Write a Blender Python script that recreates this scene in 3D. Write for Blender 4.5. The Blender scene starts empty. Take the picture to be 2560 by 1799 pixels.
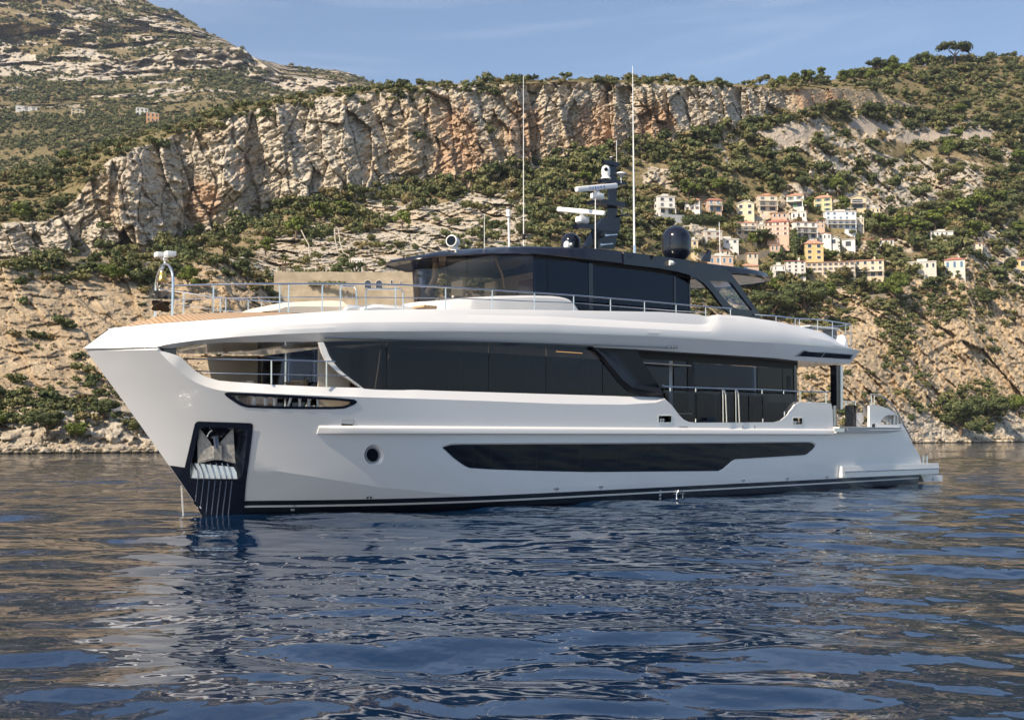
import bpy, bmesh, math, random
import numpy as np
from mathutils import Vector, Matrix, geometry
PI = math.pi
random.seed(7)
SC = bpy.context.scene
COL = SC.collection

# ------------------------------------------------------------------ camera
F, HZ, HC, PW, PH = 2700.0, 1090.0, 2.2, 2560.0, 1799.0
AL = math.atan((HZ - PH / 2) / F)
cam_d = bpy.data.cameras.new("camera"); cam = bpy.data.objects.new("camera", cam_d); COL.objects.link(cam)
cam_d.sensor_width = 36; cam_d.lens = F / PW * 36; cam_d.clip_start = 0.5; cam_d.clip_end = 20000
cam.location = (0, 0, HC); cam.rotation_euler = (PI / 2 + AL, 0, 0)
SC.camera = cam

# ------------------------------------------------------------------ sky and sun
SUN_AZ, SUN_EL = math.radians(43), math.radians(40)          # azimuth: degrees left of straight behind the camera
sdir = Vector((-math.sin(SUN_AZ) * math.cos(SUN_EL), -math.cos(SUN_AZ) * math.cos(SUN_EL), math.sin(SUN_EL)))
W_ = bpy.data.worlds.new("World"); SC.world = W_; W_.use_nodes = True
nt = W_.node_tree; nt.nodes.clear()
wo = nt.nodes.new('ShaderNodeOutputWorld'); bg = nt.nodes.new('ShaderNodeBackground'); sk = nt.nodes.new('ShaderNodeTexSky')
sk.sky_type = 'NISHITA'; sk.sun_disc = False; sk.sun_elevation = SUN_EL
sk.sun_rotation = math.atan2(sdir.x, sdir.y)
sk.air_density = 1.0; sk.dust_density = 0.6; sk.ozone_density = 2.2
bg.inputs[1].default_value = 0.12
# thin cirrus streaks
tc = nt.nodes.new('ShaderNodeTexCoord'); mp = nt.nodes.new('ShaderNodeMapping'); mp.inputs['Scale'].default_value = (1.0, 1.6, 9.0)
mp.inputs['Rotation'].default_value = (0.0, 0.28, 0.3)
nz = nt.nodes.new('ShaderNodeTexNoise'); nz.inputs['Scale'].default_value = 2.2; nz.inputs['Detail'].default_value = 9; nz.inputs['Roughness'].default_value = 0.55; nz.inputs['Distortion'].default_value = 0.5
rp = nt.nodes.new('ShaderNodeValToRGB'); rp.color_ramp.elements[0].position = 0.46; rp.color_ramp.elements[0].color = (0, 0, 0, 1)
rp.color_ramp.elements[1].position = 0.74; rp.color_ramp.elements[1].color = (0.40, 0.40, 0.40, 1)
mxs = nt.nodes.new('ShaderNodeMix'); mxs.data_type = 'RGBA'; mxs.inputs[7].default_value = (5.4, 5.9, 6.9, 1)
L = nt.links.new
L(tc.outputs['Generated'], mp.inputs[0]); L(mp.outputs[0], nz.inputs['Vector']); L(nz.outputs[0], rp.inputs[0])
L(rp.outputs[0], mxs.inputs[0]); L(sk.outputs[0], mxs.inputs[6]); L(mxs.outputs[2], bg.inputs[0]); L(bg.outputs[0], wo.inputs[0])
sun_d = bpy.data.lights.new("sun", 'SUN'); sun_d.energy = 5.0; sun_d.angle = math.radians(0.55); sun_d.color = (1.0, 0.85, 0.66)
sun = bpy.data.objects.new("sun", sun_d); COL.objects.link(sun); sun.rotation_euler = sdir.to_track_quat('Z', 'Y').to_euler()
sun.location = (-40, -40, 60)
SC.view_settings.view_transform = 'Standard'; SC.view_settings.look = 'None'
SC.view_settings.exposure = 0.42; SC.view_settings.gamma = 1.0
try:
    SC.cycles.max_bounces = 8; SC.cycles.glossy_bounces = 4; SC.cycles.transparent_max_bounces = 12; SC.cycles.caustics_reflective = True
except Exception: pass

# ------------------------------------------------------------------ helpers: measuring and frames
CA, SA = math.cos(AL), math.sin(AL)
def ray(px, py):
    x = (px - PW / 2) / F; z = (PH / 2 - py) / F
    return (x, CA - z * SA, SA + z * CA)
def at(px, py, D):                     # world point on the sight line at forward distance D (metres along the ground)
    r = ray(px, py); t = D / r[1]
    return Vector((r[0] * t, D, HC + r[2] * t))
TH = math.atan2(*ray(4600, HZ)[:2])
AX = Vector((math.sin(TH), math.cos(TH), 0)); NX = Vector((math.cos(TH), -math.sin(TH), 0))
_r = ray(499, 1285); OY = Vector((0, 0, HC)) + Vector(_r) * ((0 - HC) / _r[2])
CAMP = Vector((0, 0, HC))
def Q(px, py, v):                      # yacht frame: u aft, v to port, z up
    r = Vector(ray(px, py)); t = (v - (CAMP - OY).dot(NX)) / r.dot(NX); d = CAMP + r * t - OY
    return (d.dot(AX), v, d.z)
def QF(px, py, vf):
    v = 3.0
    for _ in range(40):
        u, _v, z = Q(px, py, v); v += 0.6 * (vf(u, z) - v)
    return Q(px, py, v)
def QU(px, py, u0):                    # on the plane u = u0
    r = Vector(ray(px, py)); t = (u0 - (CAMP - OY).dot(AX)) / r.dot(AX); d = CAMP + r * t - OY
    return (u0, d.dot(NX), d.z)
def QZ(px, py, z0):
    r = Vector(ray(px, py)); t = (z0 - HC) / r.z; d = CAMP + r * t - OY
    return (d.dot(AX), d.dot(NX), z0)

# ------------------------------------------------------------------ helpers: materials
MATS = {}
def mat(name, col, rough=0.5, metal=0.0, spec=0.5, coat=0.0, ior=None):
    if name in MATS: return MATS[name]
    m = bpy.data.materials.new(name); m.use_nodes = True; b = m.node_tree.nodes['Principled BSDF']
    b.inputs['Base Color'].default_value = (*col, 1); b.inputs['Roughness'].default_value = rough
    b.inputs['Metallic'].default_value = metal; b.inputs['Specular IOR Level'].default_value = spec
    b.inputs['Coat Weight'].default_value = coat; b.inputs['Coat Roughness'].default_value = 0.03
    if ior: b.inputs['IOR'].default_value = ior
    MATS[name] = m
    return m
def N(m, t): return m.node_tree.nodes.new(t)
def noise_mix(m, c1, c2, scale=5, detail=6, lo=0.35, hi=0.65, stretch=(1, 1, 1), rough=0.6, bump=0.0, bdist=0.02, coord='Object'):
    nt = m.node_tree; b = nt.nodes['Principled BSDF']
    tc = N(m, 'ShaderNodeTexCoord'); mp = N(m, 'ShaderNodeMapping'); mp.inputs['Scale'].default_value = stretch
    n = N(m, 'ShaderNodeTexNoise'); n.inputs['Scale'].default_value = scale; n.inputs['Detail'].default_value = detail; n.inputs['Roughness'].default_value = rough
    r = N(m, 'ShaderNodeValToRGB'); r.color_ramp.elements[0].position = lo; r.color_ramp.elements[1].position = hi
    r.color_ramp.elements[0].color = (*c1, 1); r.color_ramp.elements[1].color = (*c2, 1)
    L = nt.links.new
    L(tc.outputs[coord], mp.inputs[0]); L(mp.outputs[0], n.inputs['Vector']); L(n.outputs[0], r.inputs[0]); L(r.outputs[0], b.inputs['Base Color'])
    if bump:
        bp = N(m, 'ShaderNodeBump'); bp.inputs['Strength'].default_value = bump; bp.inputs['Distance'].default_value = bdist
        L(n.outputs[0], bp.inputs['Height']); L(bp.outputs[0], b.inputs['Normal'])
    return m

# ------------------------------------------------------------------ helpers: objects
def np_mesh(name, verts, faces, smooth=True):
    """verts (n,3) array, faces (m,k) int array, k = 3 or 4"""
    me = bpy.data.meshes.new(name); n, k = faces.shape
    me.vertices.add(len(verts)); me.vertices.foreach_set('co', np.asarray(verts, np.float32).ravel())
    me.loops.add(n * k); me.loops.foreach_set('vertex_index', np.asarray(faces, np.int32).ravel())
    me.polygons.add(n); me.polygons.foreach_set('loop_start', np.arange(0, n * k, k, dtype=np.int32))
    try: me.polygons.foreach_set('loop_total', np.full(n, k, np.int32))
    except Exception: pass
    me.update(calc_edges=True); me.validate()
    if smooth: me.polygons.foreach_set('use_smooth', np.ones(len(me.polygons), bool))
    return me
def tag(o, label=None, cat=None, group=None, kind=None):
    if label: o['label'] = label
    if cat: o['category'] = cat
    if group: o['group'] = group
    if kind: o['kind'] = kind
    return o
def link(name, me, parent=None, loc=None):
    o = bpy.data.objects.new(name, me); COL.objects.link(o)
    if parent is not None: o.parent = parent
    if loc is not None: o.location = loc
    return o
def empty(name, loc=(0, 0, 0), rz=0.0):
    o = bpy.data.objects.new(name, None); COL.objects.link(o); o.location = loc; o.rotation_euler = (0, 0, rz); o.empty_display_size = 0.3
    return o
def sharp(bm, ang=30):
    c = math.radians(ang)
    bm.normal_update()
    for f in bm.faces: f.smooth = True
    for e in bm.edges:
        if len(e.link_faces) == 2: e.smooth = e.calc_face_angle(0) < c
def bobj(name, bm, m, parent=None, ang=30, recalc=True):
    """a bmesh becomes ONE mesh object"""
    if recalc: bmesh.ops.recalc_face_normals(bm, faces=bm.faces)
    sharp(bm, ang)
    me = bpy.data.meshes.new(name); bm.to_mesh(me); bm.free()
    for x in (m if isinstance(m, (list, tuple)) else [m]): me.materials.append(x)
    return link(name, me, parent)
def box(bm, x0, x1, y0, y1, z0, z1, mi=0, bev=0.0):
    vs = [bm.verts.new((x, y, z)) for x in (x0, x1) for y in (y0, y1) for z in (z0, z1)]
    fs = [bm.faces.new([vs[i] for i in q]) for q in ((0, 1, 3, 2), (4, 6, 7, 5), (0, 4, 5, 1), (2, 3, 7, 6), (0, 2, 6, 4), (1, 5, 7, 3))]
    for f in fs: f.material_index = mi
    if bev > 0:
        es = list({e for f in fs for e in f.edges})
        bmesh.ops.bevel(bm, geom=es, offset=bev, segments=2, affect='EDGES', profile=0.7)
    return vs
def tube(bm, pts, r, n=8, mi=0, caps=True, closed=False):
    pts = [Vector(p) for p in pts]; rings = []; m = len(pts)
    rr = r if isinstance(r, (list, tuple)) else [r] * m
    up = None
    for i, p in enumerate(pts):
        if closed: d = pts[(i + 1) % m] - pts[i - 1]
        else: d = pts[min(i + 1, m - 1)] - pts[max(i - 1, 0)]
        if d.length < 1e-9: d = Vector((0, 0, 1))
        d.normalize()
        if up is None:
            up = Vector((0, 0, 1)) if abs(d.z) < 0.9 else Vector((1, 0, 0))
        a = (up - d * up.dot(d))
        if a.length < 1e-6: a = d.orthogonal()
        a.normalize(); b = d.cross(a); up = a
        rings.append([bm.verts.new(p + (a * math.cos(2 * PI * k / n) + b * math.sin(2 * PI * k / n)) * rr[i]) for k in range(n)])
    for i in range(m if closed else m - 1):
        A, B = rings[i], rings[(i + 1) % m]
        for k in range(n):
            f = bm.faces.new((A[k], A[(k + 1) % n], B[(k + 1) % n], B[k])); f.material_index = mi
    if caps and not closed:
        f = bm.faces.new(rings[0][::-1]); f.material_index = mi
        f = bm.faces.new(rings[-1]); f.material_index = mi
def lathe(bm, prof, c=(0, 0, 0), n=24, mi=0, axis=None, sx=1.0, sy=1.0):
    """prof: list of (radius, height) turned about the vertical through c (or about axis)"""
    rot = Matrix.Identity(3) if axis is None else Vector((0, 0, 1)).rotation_difference(Vector(axis)).to_matrix()
    c = Vector(c); rings = []
    for r, h in prof:
        if r < 1e-6: rings.append([bm.verts.new(c + rot @ Vector((0, 0, h)))])
        else: rings.append([bm.verts.new(c + rot @ Vector((r * sx * math.cos(2 * PI * k / n), r * sy * math.sin(2 * PI * k / n), h))) for k in range(n)])
    for A, B in zip(rings, rings[1:]):
        for k in range(n):
            k2 = (k + 1) % n
            if len(A) == 1 and len(B) == 1: continue
            if len(A) == 1: f = bm.faces.new((A[0], B[k], B[k2]))
            elif len(B) == 1: f = bm.faces.new((A[k], B[0], A[k2]))
            else: f = bm.faces.new((A[k], B[k], B[k2], A[k2]))
            f.material_index = mi
def prism(bm, poly, off, mi=0):
    """extrude a flat polygon (list of 3-D points) by the vector off"""
    a = [bm.verts.new(p) for p in poly]; b = [bm.verts.new(Vector(p) + Vector(off)) for p in poly]
    n = len(a)
    f = bm.faces.new(a); f.material_index = mi; f = bm.faces.new(b[::-1]); f.material_index = mi
    for i in range(n):
        f = bm.faces.new((a[i], b[i], b[(i + 1) % n], a[(i + 1) % n])); f.material_index = mi
def lin(x, pts):
    xs = [p[0] for p in pts]; ys = [p[1] for p in pts]
    return np.interp(x, xs, ys)
# ------------------------------------------------------------------ numpy noise
def _hash(ix, iy, s):
    h = (ix.astype(np.int64) * 374761393 + iy.astype(np.int64) * 668265263 + s * 1442695041) & 0xffffffff
    h = ((h ^ (h >> 13)) * 1274126177) & 0xffffffff
    h = ((h ^ (h >> 16)) * 2246822519) & 0xffffffff
    return ((h ^ (h >> 15)) & 0xffffff) / float(0xffffff)
def vnoise(x, y, s=0):
    ix = np.floor(x); iy = np.floor(y); fx = x - ix; fy = y - iy
    fx = fx * fx * (3 - 2 * fx); fy = fy * fy * (3 - 2 * fy)
    a = _hash(ix, iy, s); b = _hash(ix + 1, iy, s); c = _hash(ix, iy + 1, s); d = _hash(ix + 1, iy + 1, s)
    return (a * (1 - fx) + b * fx) * (1 - fy) + (c * (1 - fx) + d * fx) * fy * 1.0
def fbm(x, y, s=0, o=4, g=0.5):
    r = 0; a = 1; t = 0
    for k in range(o):
        r = r + a * vnoise(x * 2 ** k + 17.3 * k, y * 2 ** k - 9.1 * k, s + k); t += a; a *= g
    return r / t
def facets(x, y, s=0, slope=0.8):
    """angular blocks: every jittered cell is a tilted plane; also returns the distance to the crack"""
    ix = np.floor(x); iy = np.floor(y); best = np.full(x.shape, 9.0); sec = np.full(x.shape, 9.0); val = np.zeros(x.shape)
    for dx in (-1, 0, 1):
        for dy in (-1, 0, 1):
            cx, cy = ix + dx, iy + dy
            px = cx + _hash(cx, cy, s); py = cy + _hash(cx, cy, s + 51)
            d = (x - px) ** 2 + (y - py) ** 2
            v = (_hash(cx, cy, s + 7) - .5) + slope * ((x - px) * (_hash(cx, cy, s + 9) - .5) + (y - py) * (_hash(cx, cy, s + 13) - .5)) * 2
            m = d < best
            sec = np.where(m, best, np.minimum(sec, d)); val = np.where(m, v, val); best = np.where(m, d, best)
    return val, np.sqrt(sec) - np.sqrt(best)

# ------------------------------------------------------------------ terrain: curves seen along the coast, each with its own distance
GX = np.concatenate([np.arange(-1500, -60, 12.0), np.arange(-60, 2620, 2.3), np.arange(2620, 4200, 14.0)])
C0 = HZ + np.interp(GX, [-1500, 0, 560, 2340, 2560, 4200], [74, 44, 40, 16.5, 15, 8])
D0 = HC * F / (C0 - HZ)
def cy(*p): return np.interp(GX, [a for a, b in p], [b for a, b in p])
curves = []   # (y, D)
curves.append((C0 + 3, D0 - 1.5))
# top of the shore rocks
curves.append((cy((-1500, 1100), (0, 1112), (300, 1106), (560, 1112), (1000, 1112), (1900, 1088), (2340, 1082), (2560, 1080), (4200, 1088)), D0 + 4))
# terrace above the shore, left
curves.append((cy((-1500, 1040), (0, 1066), (150, 1040), (300, 1050), (560, 1060), (900, 1070), (1900, 1060), (2300, 1070), (2560, 1050), (4200, 1080)), D0 + 9))
# top of the sea cliff
y2 = cy((-1500, 620), (-100, 655), (0, 655), (250, 655), (420, 662), (560, 655), (690, 735), (1035, 735), (1300, 735), (1500, 745), (1700, 745), (1880, 745), (2100, 722), (2170, 690), (2330, 690), (2420, 640), (2480, 700), (2560, 720), (3200, 700), (4200, 900))
d2 = cy((-1500, 165), (0, 186), (300, 205), (560, 222), (700, 235), (1035, 262), (1500, 330), (1900, 400), (2300, 440), (2560, 470), (4200, 900))
curves.append((y2, d2))
# foot of the main wall
y3 = cy((-1500, 600), (-50, 648), (0, 648), (240, 640), (335, 632), (450, 625), (535, 612), (600, 580), (640, 556), (715, 528), (800, 518), (890, 510), (1000, 492), (1115, 480), (1230, 468), (1285, 446), (1350, 430), (1450, 402), (1560, 380), (1650, 368), (1785, 335), (1900, 310), (1960, 290), (2100, 270), (2175, 274), (2290, 290), (2400, 300), (2560, 305), (4200, 700))
d3 = cy((-1500, 300), (-200, 338), (0, 342), (240, 354), (450, 372), (640, 385), (890, 400), (1115, 415), (1285, 428), (1500, 448), (1785, 480), (2010, 515), (2290, 610), (2560, 650), (4200, 1100))
curves.append((y3, d3))
# top of the main wall
y4 = cy((-1500, 480), (0, 562), (130, 548), (190, 500), (230, 440), (280, 395), (330, 372), (400, 352), (470, 328), (560, 295), (680, 262), (760, 250), (830, 240), (1000, 225), (1120, 216), (1300, 210), (1400, 205), (1560, 208), (1700, 213), (1900, 220), (1950, 226), (2080, 222), (2180, 224), (2230, 245), (2290, 262), (2400, 285), (2560, 290), (4200, 650))
d4 = d3 + np.maximum(6, (y3 - y4) / F * d3 * 0.30)
curves.append((y4, d4))
# grassy crest
y5 = cy((-1500, 300), (0, 432), (100, 420), (180, 402), (260, 372), (330, 348), (400, 328), (480, 303), (560, 280), (640, 262), (760, 240), (900, 226), (1000, 217), (1120, 209), (1300, 203), (1480, 199), (1560, 201), (1700, 206), (1900, 215), (1940, 212), (2010, 205), (2080, 200), (2200, 178), (2330, 160), (2440, 150), (2560, 140), (2800, 120), (4200, 500))
d5 = d4 + cy((-1500, 60), (0, 75), (200, 60), (400, 35), (800, 30), (1500, 30), (1900, 35), (2080, 60), (2300, 110), (2560, 130), (4200, 100))
curves.append((y5, d5))
curves.append((y5 + 30, d5 + 90))
curves.append((y5 + 240, d5 + 400))
NSUB = [6, 14, 160, 170, 175, 60, 8, 8]
rows_y = []; rows_d = []; rows_k = []
for k in range(len(curves) - 1):
    (ya, da), (yb, db) = curves[k], curves[k + 1]; n = NSUB[k]
    for i in range(n):
        t = i / n; rows_y.append(ya + (yb - ya) * t); tt = t
        pass
        rows_d.append(da + (db - da) * tt); rows_k.append(k + t)
rows_y.append(curves[-1][0]); rows_d.append(curves[-1][1]); rows_k.append(float(len(curves) - 1))
TY = np.array(rows_y); TD = np.array(rows_d); TK = np.array(rows_k)[:, None] * np.ones_like(TY)
# soften the corners of the profile
def blur(a, n):
    for _ in range(n): a = np.concatenate([a[:1], (a[:-2] + 2 * a[1:-1] + a[2:]) / 4, a[-1:]])
    return a
KD = TD.copy(); TD[20:] = blur(TD, 12)[20:]
PX = np.broadcast_to(GX, TY.shape)
def world(px, py, D):
    x = (px - PW / 2) / F; z = (PH / 2 - py) / F; ry = CA - z * SA; rz = SA + z * CA
    t = D / ry
    return x * t, D + 0 * px, HC + rz * t
X0, Y0, Z0 = world(PX, TY, TD)
S = (X0 * 0.70 + Y0 * 0.71)                       # metres along the coast
T = np.zeros_like(TD); T[1:] = np.cumsum(np.sqrt(np.diff(TD, axis=0) ** 2 + np.diff(Z0, axis=0) ** 2), axis=0)
def sstep(x, a, b):
    t = np.clip((x - a) / (b - a), 0, 1); return t * t * (3 - 2 * t)
def band(a, b, w=0.12): return sstep(TK, a - w, a + w) * (1 - sstep(TK, b - w, b + w))
seacliff = band(2.1, 3.0, .10); wall = band(4.0, 5.0, .10); slope = band(3.0, 4.0, .10); crest = band(5.0, 7.5, .1)
rightside = sstep(PX, 2060, 2200)
wall = wall * (1 - 0.75 * sstep(PX, 2190, 2330))
quarry = wall * sstep(PX, 1955, 1990) * (1 - sstep(PX, 2230, 2330))
# rock outcrops on the slope
oc = sstep(fbm(S / 26 + 3, T / 20, 77, 3), 0.56, 0.66)
for (ax, ay, rx, ry) in ((2330, 440, 130, 45), (2080, 430, 55, 45), (2230, 320, 110, 30), (2500, 300, 120, 25), (2300, 500, 170, 60), (2500, 640, 90, 80), (1000, 600, 240, 90), (1230, 560, 120, 80), (760, 640, 120, 60), (1990, 330, 90, 40)):
    oc = np.maximum(oc, sstep(1.25 - np.sqrt(((PX - ax) / rx) ** 2 + ((TY - ay) / ry) ** 2) + 0.5 * (fbm(S / 12, T / 12, 5, 3) - .5), 0, .35))
rock = np.clip(wall + seacliff + slope * oc * 0.85 + band(0, 2.1) * 0.9, 0, 1)
rock = np.clip(rock, 0, 1)
scree = np.zeros_like(TD)
for (ax, ay, rx, ry) in ((1965, 330, 85, 34), (2180, 310, 60, 22), (2400, 335, 90, 20), (2290, 345, 50, 16)):
    scree = np.maximum(scree, sstep(1.15 - np.sqrt(((PX - ax) / rx) ** 2 + ((TY - ay) / ry) ** 2) + .6 * (fbm(S / 9, T / 9, 19, 3) - .5), 0, .3))
scree0 = scree
# displacement (metres, + is away from the viewer)
rot = math.radians(31)
Sr = S * math.cos(rot) + T * math.sin(rot); Tr = -S * math.sin(rot) + T * math.cos(rot)
sc = np.clip(TD / 300, .5, 2.2)
wx = (fbm(S / 14, T / 14, 31, 3) - .5) * 8; wy = (fbm(S / 14, T / 14, 37, 3) - .5) * 8
f1, e1 = facets((S + wx * .7) / 15, (T + wy) / 60, 1, 1.0)
f2, e2 = facets((S + wx * .7) / 6.0, (T + wy) / 24, 2, 1.0)
f3, e3 = facets((Sr + wx * .5) / 4.6, (Tr + wy * .5) / 2.2, 3, 1.1)
f4, e4 = facets((Sr + wx * .3) / 1.9, (Tr + wy * .3) / 1.0, 4, 1.1)
f5, e5 = facets(S / 1.5, T / 3.2, 6, 1.0)
big = fbm(S / 55, T / 120, 11, 3) - .5
pill = (1 - np.abs(fbm(S / 24 + 0.15 * T / 24, T / 130, 13, 3) * 2 - 1)) - .8
rough_ = fbm(S / 1.6, T / 1.6, 21, 4) - .5
crk = lambda e, w: np.exp(-(e / w) ** 2)
dW = big * 20 * wall + pill * 9 * wall + f1 * 7.5 + f2 * 4.8 + f3 * 1.7 + f4 * .9 + f5 * 0.8 + rough_ * 1.3 + crk(e2, .04) * 1.8 + crk(e3, .05) * .4
dC = big * 9 + f1 * 4.6 + f2 * 3.4 + f3 * 1.5 + f4 * .7 + f5 * .35 + rough_ * .9 + crk(e3, .04) * .35 + crk(e2, .03) * .5
st1, se1 = facets((Sr + wx * .6) / 11, (Tr + wy * .6) / 2.6, 8, 1.2); st2, se2 = facets((Sr + wx * .4) / 5, (Tr + wy * .4) / 1.5, 9, 1.2)
dS = (fbm(S / 30, T / 30, 41, 4) - .5) * 9 + rough_ * 1.6 + oc * (1 - scree0) * (st1 * 2.2 + st2 * 1.3 + f2 * 4.5 + f1 * 3 + crk(se1, .05) * .6 - 1.0) + scree0 * (f4 * .6)
dR = f4 * 1.2 + f3 * 1.3 + rough_ * 1.2
disp = dW * wall * (1 - quarry * .72) + dC * seacliff * np.clip(sc, .55, .95) + dS * np.clip(slope + crest * .6, 0, 1) + dR * band(0, 2.1)
edge = sstep(TK, 0.0, 1.0); disp = disp * edge
TDD = TD + disp
# far sides of notches in the ridge line
TYY = TY + (fbm(S / 9, T * 0 + 1, 61, 3) - .5) * 6 * band(4.7, 6.4, .3) + (f2 * 3.5 + f3 * 2.0) * band(4.85, 5.15, .12) * wall
X, Y, Z = world(PX, TYY, TDD)
Z[0] = -2.0
nr, nc = X.shape
vid = np.arange(nr * nc).reshape(nr, nc)
fc = np.stack([vid[:-1, :-1], vid[:-1, 1:], vid[1:, 1:], vid[1:, :-1]], -1).reshape(-1, 4)
me = np_mesh('terrain', np.stack([X, Y, Z], -1).reshape(-1, 3), fc)
def fattr(me, name, a):
    at_ = me.attributes.new(name, 'FLOAT', 'POINT'); at_.data.foreach_set('value', np.asarray(a, np.float32).ravel())
orange = sstep(fbm(S / 13 + 5, T / 34, 71, 4), .60, .80) * .8 * wall * sstep(TK, 4.02, 4.25) * (1 - sstep(TK, 4.75, 4.95))
for (ax, ay, rx, ry) in ((1150, 370, 70, 120), (1310, 330, 55, 90), (500, 510, 45, 70), (2050, 250, 70, 30), (1490, 330, 60, 70), (1640, 320, 50, 60)):
    orange = np.maximum(orange, sstep(1.2 - np.sqrt(((PX - ax) / rx) ** 2 + ((TY - ay) / ry) ** 2) + 1.0 * (fbm(S / 5, T / 12, 15, 3) - .5), 0, .6) * wall)
warm = np.clip(seacliff + quarry + sstep(fbm(S / 18, T / 18, 73, 3), .5, .7) * .6, 0, 1)
fattr(me, 'rock', rock); fattr(me, 'orange', np.clip(orange * .8, 0, 1)); fattr(me, 'warm', warm)
greenf = np.clip(crest * .8 + slope * (1 - oc) * (0.35 + 0.5 * sstep(fbm(S / 22, T / 22, 83, 3), .4, .6)) + band(5.0, 6.2) * (1 - sstep(PX, 200, 900)) * .6, 0, 1)
fattr(me, 'green', greenf)
fattr(me, 'scree', scree * slope)

def rock_material(name, far=False):
    m = bpy.data.materials.new(name); m.use_nodes = True; nt = m.node_tree; b = nt.nodes['Principled BSDF']; L = nt.links.new
    b.inputs['Roughness'].default_value = 0.95; b.inputs['Specular IOR Level'].default_value = 0.15
    tc = N(m, 'ShaderNodeTexCoord')
    def noi(scale, detail=6, stretch=(1, 1, 1), dist=0, rough=.6, rotv=(0, 0, 0)):
        mp = N(m, 'ShaderNodeMapping'); mp.inputs['Scale'].default_value = stretch; mp.inputs['Rotation'].default_value = rotv
        n = N(m, 'ShaderNodeTexNoise'); n.inputs['Scale'].default_value = scale; n.inputs['Detail'].default_value = detail; n.inputs['Roughness'].default_value = rough; n.inputs['Distortion'].default_value = dist
        L(tc.outputs['Object'], mp.inputs[0]); L(mp.outputs[0], n.inputs['Vector']); return n.outputs[0]
    def ramp(src, stops):
        r = N(m, 'ShaderNodeValToRGB'); e = r.color_ramp.elements
        while len(e) < len(stops): e.new(0.5)
        for x, (p, c) in zip(e, stops):
            x.position = p; x.color = (*c, 1) if not isinstance(c, float) else (c, c, c, 1)
        L(src, r.inputs[0]); return r.outputs[0]
    def mix(f, a, c, t='MIX'):
        x = N(m, 'ShaderNodeMix'); x.data_type = 'RGBA'; x.blend_type = t
        if isinstance(f, float): x.inputs[0].default_value = f
        else: L(f, x.inputs[0])
        for s, i in ((a, 6), (c, 7)):
            if isinstance(s, tuple): x.inputs[i].default_value = (*s, 1)
            else: L(s, x.inputs[i])
        return x.outputs[2]
    def attr(n_):
        a = N(m, 'ShaderNodeAttribute'); a.attribute_name = n_; return a.outputs['Fac']
    q = 0.25 if far else 1.0
    mot = noi(.35 * q, 8, (1, 1, .5), .6); fine = noi(1.7 * q, 8, (1, 1, .8), .8, .7)
    grey = ramp(mot, [(.30, (.46, .405, .33)), (.5, (.61, .54, .435)), (.7, (.70, .635, .52))])
    warmc = ramp(mot, [(.28, (.38, .285, .18)), (.5, (.55, .42, .27)), (.72, (.67, .54, .37))])
    base = mix(attr('warm'), grey, warmc)
    oran = ramp(noi(.3 * q, 7, (1, 1, .3), .4), [(.3, (.44, .27, .16)), (.55, (.58, .38, .24)), (.75, (.66, .50, .35))])
    base = mix(attr('orange'), base, oran)
    streak = ramp(noi(.9 * q, 6, (1.3, 1.3, .10), .3), [(.40, .0), (.62, 1.0)])
    base = mix(ramp(streak, [(0, .0), (1, .20)]), base, (.22, .19, .16))
    base = mix(ramp(fine, [(.40, .42), (.49, .0)]), base, (.17, .14, .105))
    base = mix(ramp(fine, [(.56, .0), (.68, .45)]), base, (.68, .61, .50))
    soil = ramp(noi(.55 * q, 9, (1, 1, 1), .8, .75), [(.34, (.11, .10, .045)), (.44, (.20, .16, .085)), (.53, (.36, .27, .165)), (.68, (.48, .37, .24))])
    grn = ramp(noi(.7 * q, 9, (1, 1, 1), .5, .75), [(.32, (.085, .082, .034)), (.47, (.17, .145, .068)), (.62, (.33, .25, .145))])
    soil = mix(ramp(attr('green'), [(.15, .0), (.75, 1.0)]), soil, grn)
    rk = attr('rock'); nn = noi(.6 * q, 6)
    ad = N(m, 'ShaderNodeMath'); ad.operation = 'MULTIPLY_ADD'; L(nn, ad.inputs[0]); ad.inputs[1].default_value = .9; L(rk, ad.inputs[2])
    base = mix(ramp(ad.outputs[0], [(.80, .0), (1.0, 1.0)]), soil, base)
    base = mix(attr('scree'), base, ramp(fine, [(.35, (.36, .30, .24)), (.65, (.50, .44, .37))]))
    if not far:      # algae and wet rock at the tide line
        sx = N(m, 'ShaderNodeSeparateXYZ'); L(tc.outputs['Object'], sx.inputs[0]); wz = N(m, 'ShaderNodeMath'); wz.operation = 'MULTIPLY_ADD'; wz.inputs[1].default_value = -.9; L(fine, wz.inputs[0]); L(sx.outputs[2], wz.inputs[2])
        base = mix(ramp(wz.outputs[0], [(.0, 1.0), (.30, .0)]), base, (.045, .040, .026))
    L(base, b.inputs['Base Color'])
    vo = N(m, 'ShaderNodeTexVoronoi'); vo.inputs['Scale'].default_value = .55 * q; vo.distance = 'CHEBYCHEV'; mpv = N(m, 'ShaderNodeMapping'); mpv.inputs['Scale'].default_value = (1, 1, 1.5); mpv.inputs['Rotation'].default_value = (.25, .5, .3); nd = N(m, 'ShaderNodeMix'); nd.data_type = 'VECTOR'; nd.inputs[0].default_value = .12
    n9 = N(m, 'ShaderNodeTexNoise'); n9.inputs['Scale'].default_value = .8 * q; n9.inputs['Detail'].default_value = 4; L(tc.outputs['Object'], n9.inputs['Vector'])
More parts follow.
